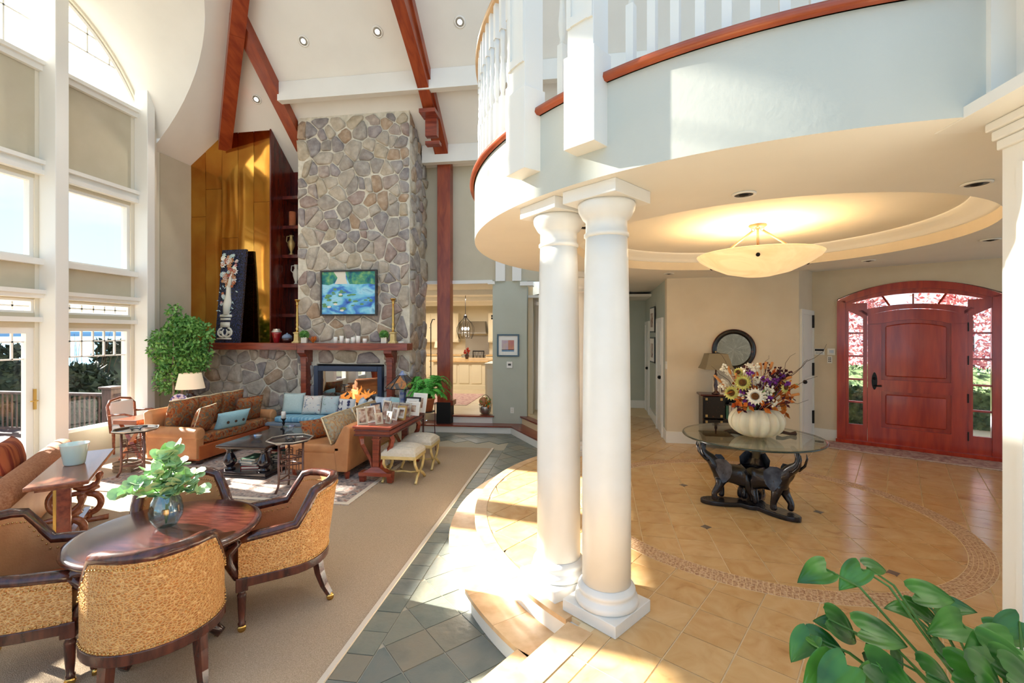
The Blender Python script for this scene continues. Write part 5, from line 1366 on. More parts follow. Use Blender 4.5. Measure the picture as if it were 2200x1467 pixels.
for k, (x, h) in enumerate(((-4.48, .115), (-4.36, .135), (-4.24, .085), (-4.13, .11), (-4.03, .135), (-3.90, .085))):
    t = thing('pillar_candle', '%s white pillar candle on the mantel, %s in the row counted from the niche' % (['tall', 'short'][h < .1], ORD[k]), 'candle', (x, 7.99, MZ), 0, 'pillar candles on the mantel')
    ob('wax', MB().lathe([(.038, 0), (.038, h-.004), (.034, h), (.01, h-.004), (.001, h-.004)], 20), M['wax'], t, smooth=True); ob('wick', MB().tube([(0, 0, h-.005), (.001, 0, h+.01)], .0015, 4), M['black'], t)
tag(ob('tealight_dish', MB().lathe([(.045, 0), (.055, .03), (.05, .03), (.04, .012), (.001, .012)], 20), M['wax'], loc=(-3.20, 8.0, MZ), smooth=True), 'small white dish at the right end of the mantel', 'dish')
t = thing('red_vase', 'tall red glazed jar with a pewter collar on the mantel', 'vase', (-5.78, 8.12, MZ))
ob('body', MB().lathe([(.045, 0), (.05, .01), (.085, .17), (.092, .20)], 24), M['redv'], t, smooth=True); ob('collar', MB().lathe([(.092, .20), (.09, .22), (.065, .245), (.06, .27), (.001, .27)], 24), M['silver'], t, smooth=True)
t = thing('round_jar', 'round blue and oxblood jar beside the red vase', 'vase', (-5.53, 8.08, MZ))
ob('body', MB().lathe([(.05, 0), (.085, .04), (.095, .085)], 24), M['urn'], t, smooth=True); ob('lid', MB().lathe([(.095, .085), (.088, .13), (.05, .165), (.015, .175), (.015, .19), (.001, .192)], 24), M['blueglaze'], t, smooth=True)
tag(ob('dried_posy', (lambda b, r: ([b.tube([(0, 0, 0), vr(r)*.08+Vector((0, 0, .08))], .006, 4) for _ in range(26)], b)[1])(MB(), random.Random(5)), M['orange'], loc=(-4.98, 8.06, MZ)), 'small dried flower posy lying on the mantel', 'flowers')
# shelf vases
for q, lab, mt_, prof in (((-5.90, 8.80, 4.195), 'amber cylinder vase on an upper shelf', M['terra'], [(.06, 0), (.07, .01), (.07, .3), (.06, .32), (.05, .32)]), ((-5.90, 8.76, 3.595), 'bronze handled ewer on the middle shelf', M['gold'], [(.05, 0), (.05, .02), (.02, .06), (.03, .1), (.07, .2), (.075, .26), (.04, .32), (.03, .38), (.045, .42)]), ((-5.82, 8.80, 2.985), 'pale cream ewer half hidden by the chimney', M['cream'], [(.05, 0), (.02, .05), (.06, .18), (.065, .26), (.03, .34), (.04, .42)])):
    t = thing('shelf_vase', lab, 'vase', q)
    ob('body', MB().lathe(prof, 18), mt_, t, smooth=True)
    if 'ewer' in lab: ob('handle', MB().tube([(-.06, 0, .24), (-.11, 0, .30), (-.10, 0, .40), (-.03, 0, .40)], .009, 6), mt_, t, smooth=True)
# painting on the chimney
t = thing('pond_painting', 'framed blue and green pond painting hung on the stone chimney', 'painting', (-4.265, 8.075, 2.30))
W2, H2 = 1.13, .86
f = MB()
for a in ((-W2/2, -W2/2+.03, 0, H2), (W2/2-.03, W2/2, 0, H2), (-W2/2+.03, W2/2-.03, 0, .03), (-W2/2+.03, W2/2-.03, H2-.03, H2)): f.bx(a[0], a[1], -.025, .04, a[2], a[3])
ob('frame', f, M['ebony'], t)
cv = ob('canvas', MB().bx(-W2/2+.03, W2/2-.03, -.005, .03, .03, H2-.03), M['lilyB'], t)
def blob(x, z, rx, rz, n=12, seed=0):
    r_ = random.Random(seed); return [(x+rx*math.cos(2*PI*i/n)*r_.uniform(.8, 1.1), z+rz*math.sin(2*PI*i/n)*r_.uniform(.8, 1.1)) for i in range(n)]
XZ = Matrix(((1, 0, 0, 0), (0, 0, -1, 0), (0, 1, 0, 0), (0, 0, 0, 1)))
def flat(mb, poly, y): return mb.add([(x, y, z) for x, z in poly], [tuple(range(len(poly)))])
g_ = MB(); flat(g_, [(-.535, .60), (-.40, .58), (-.28, .62), (-.22, .72), (-.30, .83), (-.535, .83)], -.0062); flat(g_, [(-.06, .83), (-.02, .68), (.02, .60), (.2, .59), (.40, .60), (.535, .58), (.535, .83)], -.0062)
ob('painted_foliage', g_, M['lilyG'], cv)
g_ = MB(); flat(g_, [(-.30, .83), (-.22, .72), (-.28, .60), (-.02, .60), (-.05, .70), (-.06, .83)], -.0064); ob('painted_light', g_, M['paper'], cv)
g_ = MB(); rp = random.Random(8)
for k in range(24):
    x = rp.uniform(-.5, .5); z = rp.uniform(.06, .52); flat(g_, blob(x, z, rp.uniform(.03, .09), rp.uniform(.012, .03), seed=k), -.0068-.0001*k)
o = ob('painted_pads', g_, M['lilyP'], cv); o['kind'] = 'stuff'
g_ = MB()
for x, z in ((-.26, .22), (-.39, .17), (-.13, .10), (-.16, .40)): flat(g_, blob(x, z, .04, .022, seed=int(z*100)), -.0096)
ob('painted_blooms', g_, M['whitef'], cv)
# tall carved panel leaning on the copper
t = thing('mosaic_panel', 'tall dark panel with a relief of flowers over a stone urn leaning on the copper', 'panel', (-6.78, 8.06, MZ), R_(-4))
Mp = rotm('X', R_(-5.5))
ob('board', MB().box(0, 0, .93, .56, .05, 1.86, M=Mp), mk('dark_blue_lacquer', S(18, 18, 30), S(70, 84, 140), 60, .25, lo=.5, hi=.75, bump=.6, bscale=70), t)
rp = random.Random(21)
def rel(x, z, y=-.03): return Mp @ Vector((x, y, z))
sw = MB()
for s_ in (-1, 1):
    sw.tube([rel(-.06+s_*(.05+.11*math.sin(a)), .20+.09*math.cos(a)) for a in [R_(10+34*i) for i in range(10)]], [.02]*8+[.016, .012], 7)
    sw.ball(rel(-.06+s_*.10, .20), .035, .015, .035)
for a, b_, c_, d_ in ((-.22, .10, .06, .09), (-.16, .04, .30, .40), (-.17, .05, .44, .48), (-.19, .07, .50, .55)): sw.add([rel(x, z, y) for x, z in ((a, c_), (b_, c_), (b_, d_), (a, d_)) for y in (-.025, -.05)], [(0, 2, 3, 1), (2, 4, 5, 3), (4, 6, 7, 5), (6, 0, 1, 7), (1, 3, 5, 7)])
sw.tube([rel(-.05, .55), rel(-.06, .75), rel(-.04, .95), rel(-.05, 1.12)], [.06, .07, .05, .045], 8); sw.tube([rel(-.02, .56), rel(.0, .8), rel(-.03, .98)], [.03, .04, .03], 7)
sw.tube([rel(-.04, 1.10), rel(-.02, 1.28), rel(.03, 1.42)], [.045, .035, .025], 7)
ob('urn_relief', sw, M['cream'], t, smooth=True)
for k in range(52):
    z = rp.choice((rp.uniform(1.2, 1.76), rp.uniform(.6, 1.76))); x = -.07+rp.uniform(-.17, .19)*(.5+.5*(z-.5)/1.2); r = rp.uniform(.035, .075)
    mtt = rp.choice((M['terra'], M['creamf'], M['terra'], M['floral'], M['redbush'], M['leather'], M['aqua']))
    b = MB(); np_ = 7
    for i in range(np_):
        a = 2*PI*i/np_+k; p = rel(x, z, -.045); q = rel(x+r*math.cos(a), z+r*math.sin(a), -.046); m1 = rel(x+r*.7*math.cos(a+.4), z+r*.7*math.sin(a+.4), -.06); m2 = rel(x+r*.7*math.cos(a-.4), z+r*.7*math.sin(a-.4), -.06)
        b.add([p, m1, q, m2], [(0, 1, 2, 3)])
    b.ball(rel(x, z, -.04), r*.25, n=6, m=4); ob('relief_flower', b, mtt, t)
b = MB()
for k in range(40):
    z = rp.uniform(.55, 1.76); x = -.07+rp.uniform(-.2, .2); a = rp.uniform(0, 6.28); l = rp.uniform(.04, .08); d = Vector((math.cos(a), math.sin(a)))
    b.add([rel(x, z, -.028), rel(x+d.x*l*.5-d.y*l*.2, z+d.y*l*.5+d.x*l*.2, -.036), rel(x+d.x*l, z+d.y*l, -.03), rel(x+d.x*l*.5+d.y*l*.2, z+d.y*l*.5-d.x*l*.2, -.036)], [(0, 1, 2, 3)])
ob('relief_leaves', b, M['aqua'], t)
# ============================================================ FRONT DOOR
def dob(name, parts, parent, mat=M['door'], **k):
    b = MB()
    for p in parts: dbox(b, *p)
    return ob(name, b, mat, parent, **k)
b = MB(); dbox(b, .323, .43, FZ, 2.46, .03, -.16); dbox(b, 1.982, 2.089, FZ, 2.46, .03, -.16)
def archband(mb, z_in, z_out, half_in, half_out, o0, o1, n=28, spr_in=None, spr_out=None, s0=None, s1=None):
    vs = []; fs = []
    for i in range(n+1):
        f_ = i/n
        si = DC-half_in+2*half_in*f_; so_ = DC-half_out+2*half_out*f_
        zi = darch(si, z_in, spr_in, half_in); zo = darch(so_, z_out, spr_out, half_out)
        for o_ in (o0, o1): vs += [dpt(si, zi, o_), dpt(so_, zo, o_)]
    for i in range(n):
        a = i*4; c_ = a+4
        fs += [(a, a+1, c_+1, c_), (a+2, c_+2, c_+3, a+3), (a, c_, c_+2, a+2), (a+1, a+3, c_+3, c_+1)]
    return mb.add(vs, fs)
archband(b, 2.60, 2.704, .78, .883, .03, -.16, spr_in=2.43, spr_out=2.46)
dr = struct('door_4', b, M['door'], 'arched mahogany front door with two raised panels and sidelights')
ob('threshold', dbox(MB(), .31, 2.10, FZ, FZ+.05, .06, -.1), M['door'], dr)
# sidelights
for s0, s1, g0, g1, flip in ((.43, .69, .467, .639, False), (1.755, 1.982, 1.804, 1.977, True)):
    m_ = MB(); dbox(m_, s0, g0, FZ+.05, 2.42, 0, -.05); dbox(m_, g1, s1, FZ+.05, 2.42, 0, -.05); dbox(m_, g0, g1, FZ+.05, .59, 0, -.05)
    zl, zr = (2.30, 2.20) if not flip else (2.20, 2.30)
    m_.add([dpt(s_, z, o_) for o_ in (0, -.05) for s_, z in ((g0, zl), (g1, zr), (g1, 2.42), (g0, 2.42))], [(0, 1, 2, 3), (7, 6, 5, 4), (0, 4, 5, 1)])
    sf = ob('sidelight_frame', m_, M['door'], dr)
    for z in (1.967, 1.62, 1.27, .927): ob('muntin', dbox(MB(), g0, g1, z-.013, z+.013, 0, -.045), M['door'], sf)
    ob('pane', dbox(MB(), g0-.005, g1+.005, .585, 2.31, -.025, -.03), M['glass'], sf)
# transom
tb = MB(); archband(tb, 2.535, 2.60, .70, .78, 0, -.05, spr_in=2.42, spr_out=2.43); archband(tb, 2.318, 2.385, .517, .62, 0.004, -.05, spr_in=2.225, spr_out=2.30)
for sgn in (-1, 1):
    a0, a1 = DC+sgn*.517, DC+sgn*.78; q = [dpt(a0, 2.20, .004), dpt(a0, 2.27, .004), dpt(a1, 2.46, .004), dpt(a1, 2.38, .004)]; q2 = [p+dn*(-.05) for p in q]
    tb.add(q+q2, [(0, 1, 2, 3), (7, 6, 5, 4), (0, 4, 5, 1), (2, 6, 7, 3), (1, 5, 6, 2), (3, 7, 4, 0)])
tf = ob('transom_frame', tb, M['door'], dr)
for s0, s1 in ((.855, .945), (DC, DC), (2*DC-.855, 2*DC-.945)):
    ob('muntin', MB().tube([dpt(s0, 2.53, -.02), dpt(s1, 2.37, -.02)], .013, 4), M['door'], tf)
gp = [dpt(DC-.70+1.4*i/16, darch(DC-.70+1.4*i/16, 2.545, 2.42, .70), -.026) for i in range(17)]; gq = [dpt(DC-.60+1.2*i/16, darch(DC-.60+1.2*i/16, 2.375, 2.27, .62), -.026) for i in range(17)]
ob('pane', MB().ribbon(gp, gq), M['glass'], tf)
# leaf
def leafpoly(s0, s1, z0, apex, spr, half, o0, o1, n=16):
    P = [(s0, z0), (s1, z0)]+[(s1-(s1-s0)*i/n, darch(s1-(s1-s0)*i/n, apex, spr, half)) for i in range(n+1)]
    m_ = MB(); N2 = len(P); m_.add([dpt(s_, z, o0) for s_, z in P]+[dpt(s_, z, o1) for s_, z in P], [tuple(range(N2)), tuple(range(2*N2-1, N2-1, -1))]+[(i, N2+i, N2+(i+1) % N2, (i+1) % N2) for i in range(N2)]); return m_
lf_ = ob('door_leaf', leafpoly(.694, 1.753, FZ+.05, 2.312, 2.222, .517, -.028, -.075), M['door'], dr)
# stiles and rails stand proud so that the panels sit back
def parch(s0, s1, z0, z1): return (s0, s1, z0, z1)
m_ = MB(); dbox(m_, .694, .855, FZ+.05, 2.098, -.03, .012); dbox(m_, 1.595, 1.753, FZ+.05, 2.098, -.03, .012); dbox(m_, .855, 1.595, FZ+.05, .585, -.03, .012); dbox(m_, .855, 1.595, 1.115, 1.285, -.03, .012)
n = 14; vs = []; fs = []
for i in range(n+1):
    s_ = .694+1.059*i/n; zb = darch(min(max(s_, .855), 1.595), 2.16, 2.10, .37); zt = darch(s_, 2.312, 2.222, .53)
    for o_ in (.012, -.03): vs += [dpt(s_, zb, o_), dpt(s_, zt, o_)]
for i in range(n): a = 4*i; c_ = a+4; fs += [(a, a+1, c_+1, c_), (a, c_, c_+2, a+2), (a+1, a+3, c_+3, c_+1)]
m_.add(vs, fs); ob('stiles_and_rails', m_, M['door'], lf_)
for s0, s1, z0, z1, ap in ((.90, 1.55, .635, 1.07, None), (.90, 1.55, 1.335, 2.06, 2.11)):
    pm = leafpoly(s0, s1, z0, ap or z1+.0001, z1, .325, .0, -.03) if ap else dbox(MB(), s0, s1, z0, z1, -.03, .0)
    ob('raised_panel', pm, M['door'], lf_, bevel=.022, seg=1)
ob('lock_plate', MB().prism([(.033*math.cos(a)*(1 if abs(math.sin(a)) < .6 else .9), .13*math.sin(a)) for a in [2*PI*i/20 for i in range(20)]], 0, .02, Matrix.Translation(dpt(.775, 1.26, 0)) @ Matrix(((dE.x, 0, dn.x, 0), (dE.y, 0, dn.y, 0), (0, 1, 0, 0), (0, 0, 0, 1)))), M['iron'], lf_)
ob('lever', MB().tube([dpt(.775, 1.19, .02), dpt(.775, 1.19, .055), dpt(.86, 1.195, .055)], .012, 7), M['iron'], lf_, smooth=True); ob('deadbolt', MB().ball(dpt(.775, 1.30, .03), .02), M['iron'], lf_, smooth=True)
for z in (.58, 1.09, 1.60, 2.05): ob('hinge', dbox(MB(), 1.745, 1.765, z-.06, z+.06, -.02, .012), M['iron'], lf_)
# keypads
for lab, s0, s1, z0, z1, ink in (('white alarm keypad with a dark display near the closet door', .03, .164, 1.628, 1.726, 1), ('white thermostat with a blue screen next to the alarm keypad', .20, .30, 1.628, 1.730, 2), ('white three-button switch plate under the thermostat', .20, .262, 1.50, 1.61, 3)):
    t = thing('wall_control', lab, 'keypad', dpt((s0+s1)/2, z0, .0))
    def lbox(a, b_, c_, d_, o0, o1):
        m2 = dbox(MB(), a, b_, c_, d_, o0, o1); l = t.location; m2.v = [(v[0]-l.x, v[1]-l.y, v[2]-l.z) for v in m2.v]; return m2
    ob('housing', lbox(s0, s1, z0, z1, .001, .02), M['mat'], t)
    if ink == 1:
        ob('display', lbox(s0+.008, s1-.008, z1-.04, z1-.008, .02, .022), M['black'], t)
        for i in range(5):
            for j in range(2): ob('key', lbox(s0+.02+i*.02, s0+.033+i*.02, z0+.012+j*.018, z0+.024+j*.018, .02, .022), M['steel'], t)
    if ink == 2: ob('display', lbox(s0+.025, s1-.02, z0+.03, z1-.025, .02, .022), M['stripe'], t)
    if ink == 3:
        for i in range(2):
            for j in range(3): ob('key', lbox(s0+.014+i*.02, s0+.028+i*.02, z0+.022+j*.026, z0+.036+j*.026, .02, .023), M['black'], t)
# runner rug in front of the door
t = thing('runner_rug', 'dusty pink patterned runner in front of the front door', 'rug', (0, 0, FZ))
ob('field', dbox(MB(), .10, 2.9, .002, .010, .62, .10), M['runner'], t); ob('fringe', dbox(MB(), .02, .10, .001, .006, .62, .10), M['fringe'], t); ob('border', dbox(MB(), .10, 2.9, .010, .0115, .62, .595), M['fringe'], t)

# ============================================================ PENDANT BOWL
t = thing('bowl_pendant', 'glowing alabaster bowl pendant hung on three rods', 'lamp', (CX0+.06, CY0, 3.0))
ob('canopy', MB().lathe([(.075, 0), (.08, -.012), (.06, -.03), (.02, -.035), (.001, -.035)], 24), M['nickel'], t, smooth=True)
ob('bowl', MB().lathe([(.001, -.50), (.12, -.492), (.28, -.455), (.42, -.39), (.52, -.325), (.545, -.29), (.535, -.285), (.51, -.315), (.40, -.375), (.001, -.42)], 56), M['alab'], t, smooth=True)
for k in range(3):
    a = R_(10+120*k)
    rd = ob('rod', MB().tube([(.05*math.cos(a), .05*math.sin(a), -.05), (.47*math.cos(a), .47*math.sin(a), -.29)], .011, 8), M['nickel'], t, smooth=True)
    ob('link', MB().tube([(.045*math.cos(a)+.016*math.cos(q), .045*math.sin(a), -.04+.016*math.sin(q)) for q in [2*PI*i/10 for i in range(10)]], .004, 5, closed=True), M['nickel'], rd)
    ob('finial', MB().ball((.49*math.cos(a), .49*math.sin(a), -.36), .018), M['iron'], t, smooth=True)
pl_ = bpy.data.lights.new('bowl_light', 'POINT'); pl_.energy = 17; pl_.color = (1, .78, .5); pl_.shadow_soft_size = .12
po = bpy.data.objects.new('bowl_light', pl_); po.parent = t; po.location = (0, 0, -.33); C.objects.link(po)

# ============================================================ RECESSED LIGHTS
def can(lab, loc, nrm, on, group, r=.075):
    t = thing('recessed_light', lab, 'light', loc, 0, group)
    t.rotation_euler = Vector(nrm).to_track_quat('Z', 'Y').to_euler()
    ob('trim_ring', MB().lathe([(r, -.002), (r*1.25, .0), (r*1.25, .006), (r, .010), (r*.92, .004)], 28, cap=False), M['white'], t, smooth=True)
    ob('baffle', MB().lathe([(r*.95, .006), (r*.7, .0035), (.001, .003)], 28), M['darkhole'] if not on else M['silver'], t, smooth=True)
    ob('bulb', MB().lathe([(r*.55, .004), (r*.4, .012), (.001, .016)], 20), M['bulb'] if on else M['black'], t, smooth=True)
    if on:
        l = bpy.data.lights.new('can_spot', 'SPOT'); l.energy = 40; l.spot_size = R_(110); l.color = (1, .92, .8); l.shadow_soft_size = .06; lo_ = bpy.data.objects.new('can_spot', l); lo_.parent = t; lo_.location = (0, 0, .03); lo_.rotation_euler = (PI, 0, 0); C.objects.link(lo_)
def hitB(px, py):
    r = ray(px, py); k = (SPR+SLO*YB-CZ)/(r.z+SLO*r.y); return r*k+Vector((0, 0, CZ))
nB = Vector((0, -SLO, -1)).normalized()
for (px, py), lab in (((652, 88), 'lit recessed light over the chimney between the rafters'), ((811, 68), 'lit recessed light beside the curved timber brace'), ((988, 47), 'lit recessed light over the balcony rail'), ((551, 213), 'lit recessed light over the copper wall')):
    p = hitB(px, py); can(lab, p+nB*.004, nB, True, 'recessed lights in the sloping ceiling')
for (px, py), lab in (((1598, 416), 'dark recessed light between the balcony edge and tray'), ((2098, 393), 'dark recessed light near the panelled pier'), ((2128, 514), 'dark recessed light on the door side of the tray'), ((1866, 559), 'dark recessed light ahead of the front door'), ((1259, 487), 'dark recessed light behind the round columns'), ((1437, 587), 'dark recessed light near the hallway')):
    p = G(px, py, 2.80); can(lab, (p.x, p.y, 2.798), (0, 0, -1), False, 'recessed lights in the foyer ceiling', .055)

# ============================================================ ELEPHANT TABLE
t = thing('elephant_table', 'round glass table carried by three black bronze elephants', 'table', (CX0, CY0, FZ))
ob('glass_top', MB().lathe([(.001, .662), (.585, .662), (.612, .668), (.618, .675), (.60, .682), (.001, .682)], 72), M['tglass'], t, smooth=False)
ob('glass_edge', MB().tube([(.614*math.cos(a), .614*math.sin(a), .672) for a in [2*PI*i/72 for i in range(72)]], .008, 6, closed=True), mk('glass_edge_green', S(30, 52, 46), rough=.1, coat=.6), t, smooth=True)
lob = []
EA = (R_(176), R_(-52), R_(62))
for i in range(96):
    a = 2*PI*i/96; r = .13
    for e_ in EA:
        d_ = math.atan2(math.sin(a-e_), math.cos(a-e_)); r = max(r, .40*math.exp(-(d_/.42)**2)+.06)
    lob.append((r*math.cos(a), r*math.sin(a)))
ob('base', MB().prism(lob, 0, .045), M['bronze'], t, bevel=.015)
def elephant(parent, ang):
    me = bpy.data.meshes.new('elephant')
    J = [((.08, 0, .275), .082), ((.18, 0, .285), .090), ((.27, 0, .315), .076), ((.33, 0, .385), .056), ((.365, 0, .44), .050), ((.405, 0, .468), .042), ((.435, 0, .51), .028), ((.435, 0, .57), .022), ((.41, 0, .625), .018), ((.375, 0, .655), .015),
         ((.035, .055, .18), .038), ((.0, .06, .11), .026), ((.005, .06, .05), .029), ((.05, -.055, .18), .038), ((.085, -.06, .11), .026), ((.08, -.06, .05), .029),
         ((.29, .055, .20), .036), ((.345, .06, .12), .025), ((.335, .06, .05), .028), ((.27, -.055, .20), .036), ((.25, -.06, .12), .025), ((.255, -.06, .05), .028), ((.02, 0, .24), .05), ((-.005, 0, .17), .012), ((-.005, 0, .11), .008), ((.375, 0, .375), .026)]
    E = [(0, 1), (1, 2), (2, 3), (3, 4), (4, 5), (5, 6), (6, 7), (7, 8), (8, 9), (0, 10), (10, 11), (11, 12), (0, 13), (13, 14), (14, 15), (2, 16), (16, 17), (17, 18), (2, 19), (19, 20), (20, 21), (0, 22), (22, 23), (23, 24), (3, 25)]
    me.from_pydata([j[0] for j in J], E, []); o = bpy.data.objects.new('elephant', me); C.objects.link(o); me.materials.append(M['bronze'])
    o.modifiers.new('skin', 'SKIN').use_smooth_shade = True; sv = me.skin_vertices[0].data
    for i, j in enumerate(J): sv[i].radius = (j[1]*1.13, j[1]*1.13); sv[i].use_root = (i == 1)
    sm = o.modifiers.new('sub', 'SUBSURF'); sm.levels = 2; sm.render_levels = 2
    o.parent = parent; o.rotation_euler = (0, 0, ang)
    for s_ in (-1, 1):
        rim = [(.345, .43, .045), (.30, .46, .075), (.245, .455, .105), (.205, .41, .13), (.20, .35, .135), (.22, .295, .125), (.25, .245, .11), (.28, .235, .10), (.305, .285, .08), (.33, .34, .055)]
        vs = [Vector((.275, s_*.085, .36))]+[Vector((x, s_*(y+(.008 if i % 2 else -.004)), z)) for i, (x, z, y) in enumerate(rim)]
        ob('ear', MB().add(vs, [(0, 1+i, 1+(i+1) % 10) for i in range(10)]), M['patina'], o, smooth=True)
        ob('tusk', MB().tube([(.375, s_*.035, .43), (.42, s_*.045, .44), (.465, s_*.05, .49), (.485, s_*.05, .56), (.48, s_*.045, .60)], [.013, .013, .011, .008, .002], 8), M['bronze'], o, smooth=True)
    return o
for e_ in EA: elephant(t, e_)

# ============================================================ PUMPKIN + FLOWERS
pz = FZ+.683
t = thing('white_pumpkin', 'ribbed white pumpkin vase on the glass table', 'pumpkin', (CX0+.03, CY0-.05, pz))
vs = []; fs = []; n, m_ = 84, 14
for j in range(m_+1):
    ph = -PI/2*.86+(PI*.86/2+PI/2*.62)*j/m_
    for i in range(n):
        a = 2*PI*i/n; rib = 1-.17*abs(math.cos(7*a))**5
        vs.append((.245*math.cos(ph)**.8*rib*math.cos(a), .245*math.cos(ph)**.8*rib*math.sin(a), .145+.148*math.sin(ph)))
for j in range(m_):
    for i in range(n): fs.append((j*n+i, j*n+(i+1) % n, (j+1)*n+(i+1) % n, (j+1)*n+i))
ob('shell', MB().add(vs, fs), M['pump'], t, smooth=True)
t = thing('autumn_bouquet', 'autumn bouquet of sunflowers, purple sprays and curly twigs in the pumpkin', 'flowers', (CX0+.03, CY0-.05, pz+.245))
rq = random.Random(17)
cam_l = Vector((0, 0, CZ))-Vector((CX0+.03, CY0-.05, pz+.245))
toC = Vector((cam_l.x, cam_l.y, 0)).normalized(); rt_ = Vector((-toC.y, toC.x, 0))   # rt_ runs to picture right
def loc2(u, w_, f_=.16): return rt_*u+Vector((0, 0, w_))+toC*f_
def flower(u, w_, r, mat, f_=.2, face=None, cm=M['brownc'], np_=16):
    p = loc2(u, w_, f_); nn = (face or (toC*1+p.normalized()*.5)).normalized()
    a1 = nn.cross(Vector((0, 0, 1))).normalized(); a2 = a1.cross(nn); b = MB()
    for ring, k in ((1.0, 0), (.8, .5)):
        for i in range(np_):
            a = 2*PI*(i+k)/np_; d = a1*math.cos(a)+a2*math.sin(a); s_ = a1*-math.sin(a)+a2*math.cos(a)
            b.add([p+d*r*.3, p+d*r*.65*ring+s_*r*.13+nn*.012*(1+k), p+d*r*ring+nn*.004, p+d*r*.65*ring-s_*r*.13+nn*.012*(1+k)], [(0, 1, 2, 3)])
    o = ob('sunflower', b, mat, t)
    Mq = nn.to_track_quat('Z', 'Y').to_matrix().to_4x4(); Mq.translation = p+nn*.012
    ob('seed_head', MB().lathe([(r*.38, 0), (r*.36, .012), (r*.2, .018), (.001, .012)], 16, M=Mq), cm, o, smooth=True)
    ob('stem', MB().tube([p, p*.4, Vector((0, 0, -.03))], .005, 5), M['stem'], t)
flower(-.01, .16, .085, M['creamf'], .24); flower(-.11, .275, .082, M['yellowf'], .20); flower(-.205, .17, .075, M['yellowf'], .16); flower(.22, .25, .07, M['yellowf'], .14, rt_*.8+toC*.5); flower(-.15, .36, .05, M['yellowf'], .1)
def sprig(n, mat, name, umin, umax, zmin, zmax, sz, cnt, rb=.0, shape='ball', clus=.03):
    for k in range(n):
        u, w_ = rq.uniform(umin, umax), rq.uniform(zmin, zmax); p = loc2(u, w_, rq.uniform(-.12, .2)); b = MB()
        for i in range(cnt):
            q = p+vr(rq)*clus
            if shape == 'ball': b.ball(q, sz*rq.uniform(.7, 1.2), n=6, m=4)
            else: leafquad(b, q, vr(rq).normalized(), vr(rq), sz, sz*.28)
        b.tube([p, p*.5+Vector((0, 0, -.02)), Vector((0, 0, -.03))], .003, 4); ob(name, b, mat, t)
sprig(22, M['purple'], 'purple_spray', -.14, .25, .03, .38, .011, 12)
sprig(34, M['whitef'], 'white_spray', -.30, .16, .10, .42, .011, 14, clus=.04)
sprig(24, M['maroon'], 'maroon_leaves', -.22, .26, .0, .36, .05, 9, shape='leaf', clus=.05)
sprig(24, M['orange'], 'orange_leaves', -.24, .28, .0, .38, .085, 5, shape='leaf', clus=.04)
sprig(8, M['euca'], 'sage_leaves', -.1, .26, .06, .26, .08, 3, shape='leaf', clus=.04)
sprig(16, M['maroon'], 'dark_berries', -.1, .26, .2, .42, .010, 9, clus=.04)
for u, w_, u2, w2 in ((-.2, .30, -.24, .42), (-.26, .22, -.36, .33), (.06, .36, .08, .47), (.10, .36, .13, .47), (-.15, .24, -.17, .36), (.2, .3, .28, .34), (.24, .16, .34, .19), (-.22, .2, -.30, .24), (.04, .36, .03, .46)):
    a_, b_ = loc2(u, w_, .1), loc2(u2, w2, .12); ob('cattail', MB().tube([a_.lerp(b_, .35), a_.lerp(b_, .45), b_.lerp(a_, .05), b_], [.006, .012, .012, .004], 7).tube([Vector((0, 0, -.02)), a_, a_.lerp(b_, .4)], .0025, 4), M['cattail'], t, smooth=True)
for u, w_, L in ((.56, .62, 0), (.42, .50, 1), (.48, .36, 2), (.40, .12, 3), (.30, .55, 4), (.10, .54, 5), (-.38, .40, 6), (-.33, .55, 7)):
    pts = []
    for i in range(12):
        f = i/11; pts.append(loc2(u*f+.015*math.sin(i*2.1+L)*f, w_*f**.85+.015*math.cos(i*1.7+L*2)*f, .05))
    ob('curly_twig', MB().tube(pts, [.0045-.0003*i for i in range(12)], 5), M['twig'], t, smooth=True)
pt_ = G(1690, 935, pz); tag(ob('pumpkin_stem', MB().tube([(0, 0, .022), (.05, .0, .03), (.12, .02, .014), (.17, .03, .02)], [.022, .016, .014, .022], 7), M['twig'], loc=(CX0+.24, CY0+.03, pz), rot=(0, 0, R_(-10)), smooth=True), 'brown dried pumpkin stem lying on the glass table', 'stem')

# ============================================================ CABINET, LAMP, MIRROR
t = thing('lacquer_cabinet', 'black lacquer cabinet with gilt corners and open book shelf', 'cabinet', (2.22, 6.98, FZ), R_(-3.6))
ob('case', MB().bx(-.42, .42, -.14, -.12, .10, .12).bx(-.42, .42, .10, .13, .10, .76).bx(-.42, -.40, -.14, .13, .1, .76).bx(.40, .42, -.14, .13, .1, .76).bx(-.14, -.12, -.14, .13, .1, .76).bx(-.42, .42, -.14, .13, .10, .13).bx(-.14, .42, -.14, .13, .42, .44), M['chino'], t)
ob('cabinet_top', MB().box(0, 0, .775, .90, .31, .025), M['cherryd'], t, bevel=.006)
for z0, z1 in ((.13, .43), (.45, .755)):
    d_ = ob('cabinet_door', MB().bx(-.40, -.14, -.155, -.14, z0, z1), M['chino'], t)
    for x in (-.385, -.185):
        for z in (z0+.015, z1-.05): ob('gilt_corner', MB().bx(x, x+.03, -.158, -.155, z, z+.035), M['gold'], d_)
for x in (-.39, .39):
    for y in (-.12, .11): ob('leg', MB().lathe([(.016, 0), (.024, .10)], 4, (x, y, 0)), M['chino'], t)
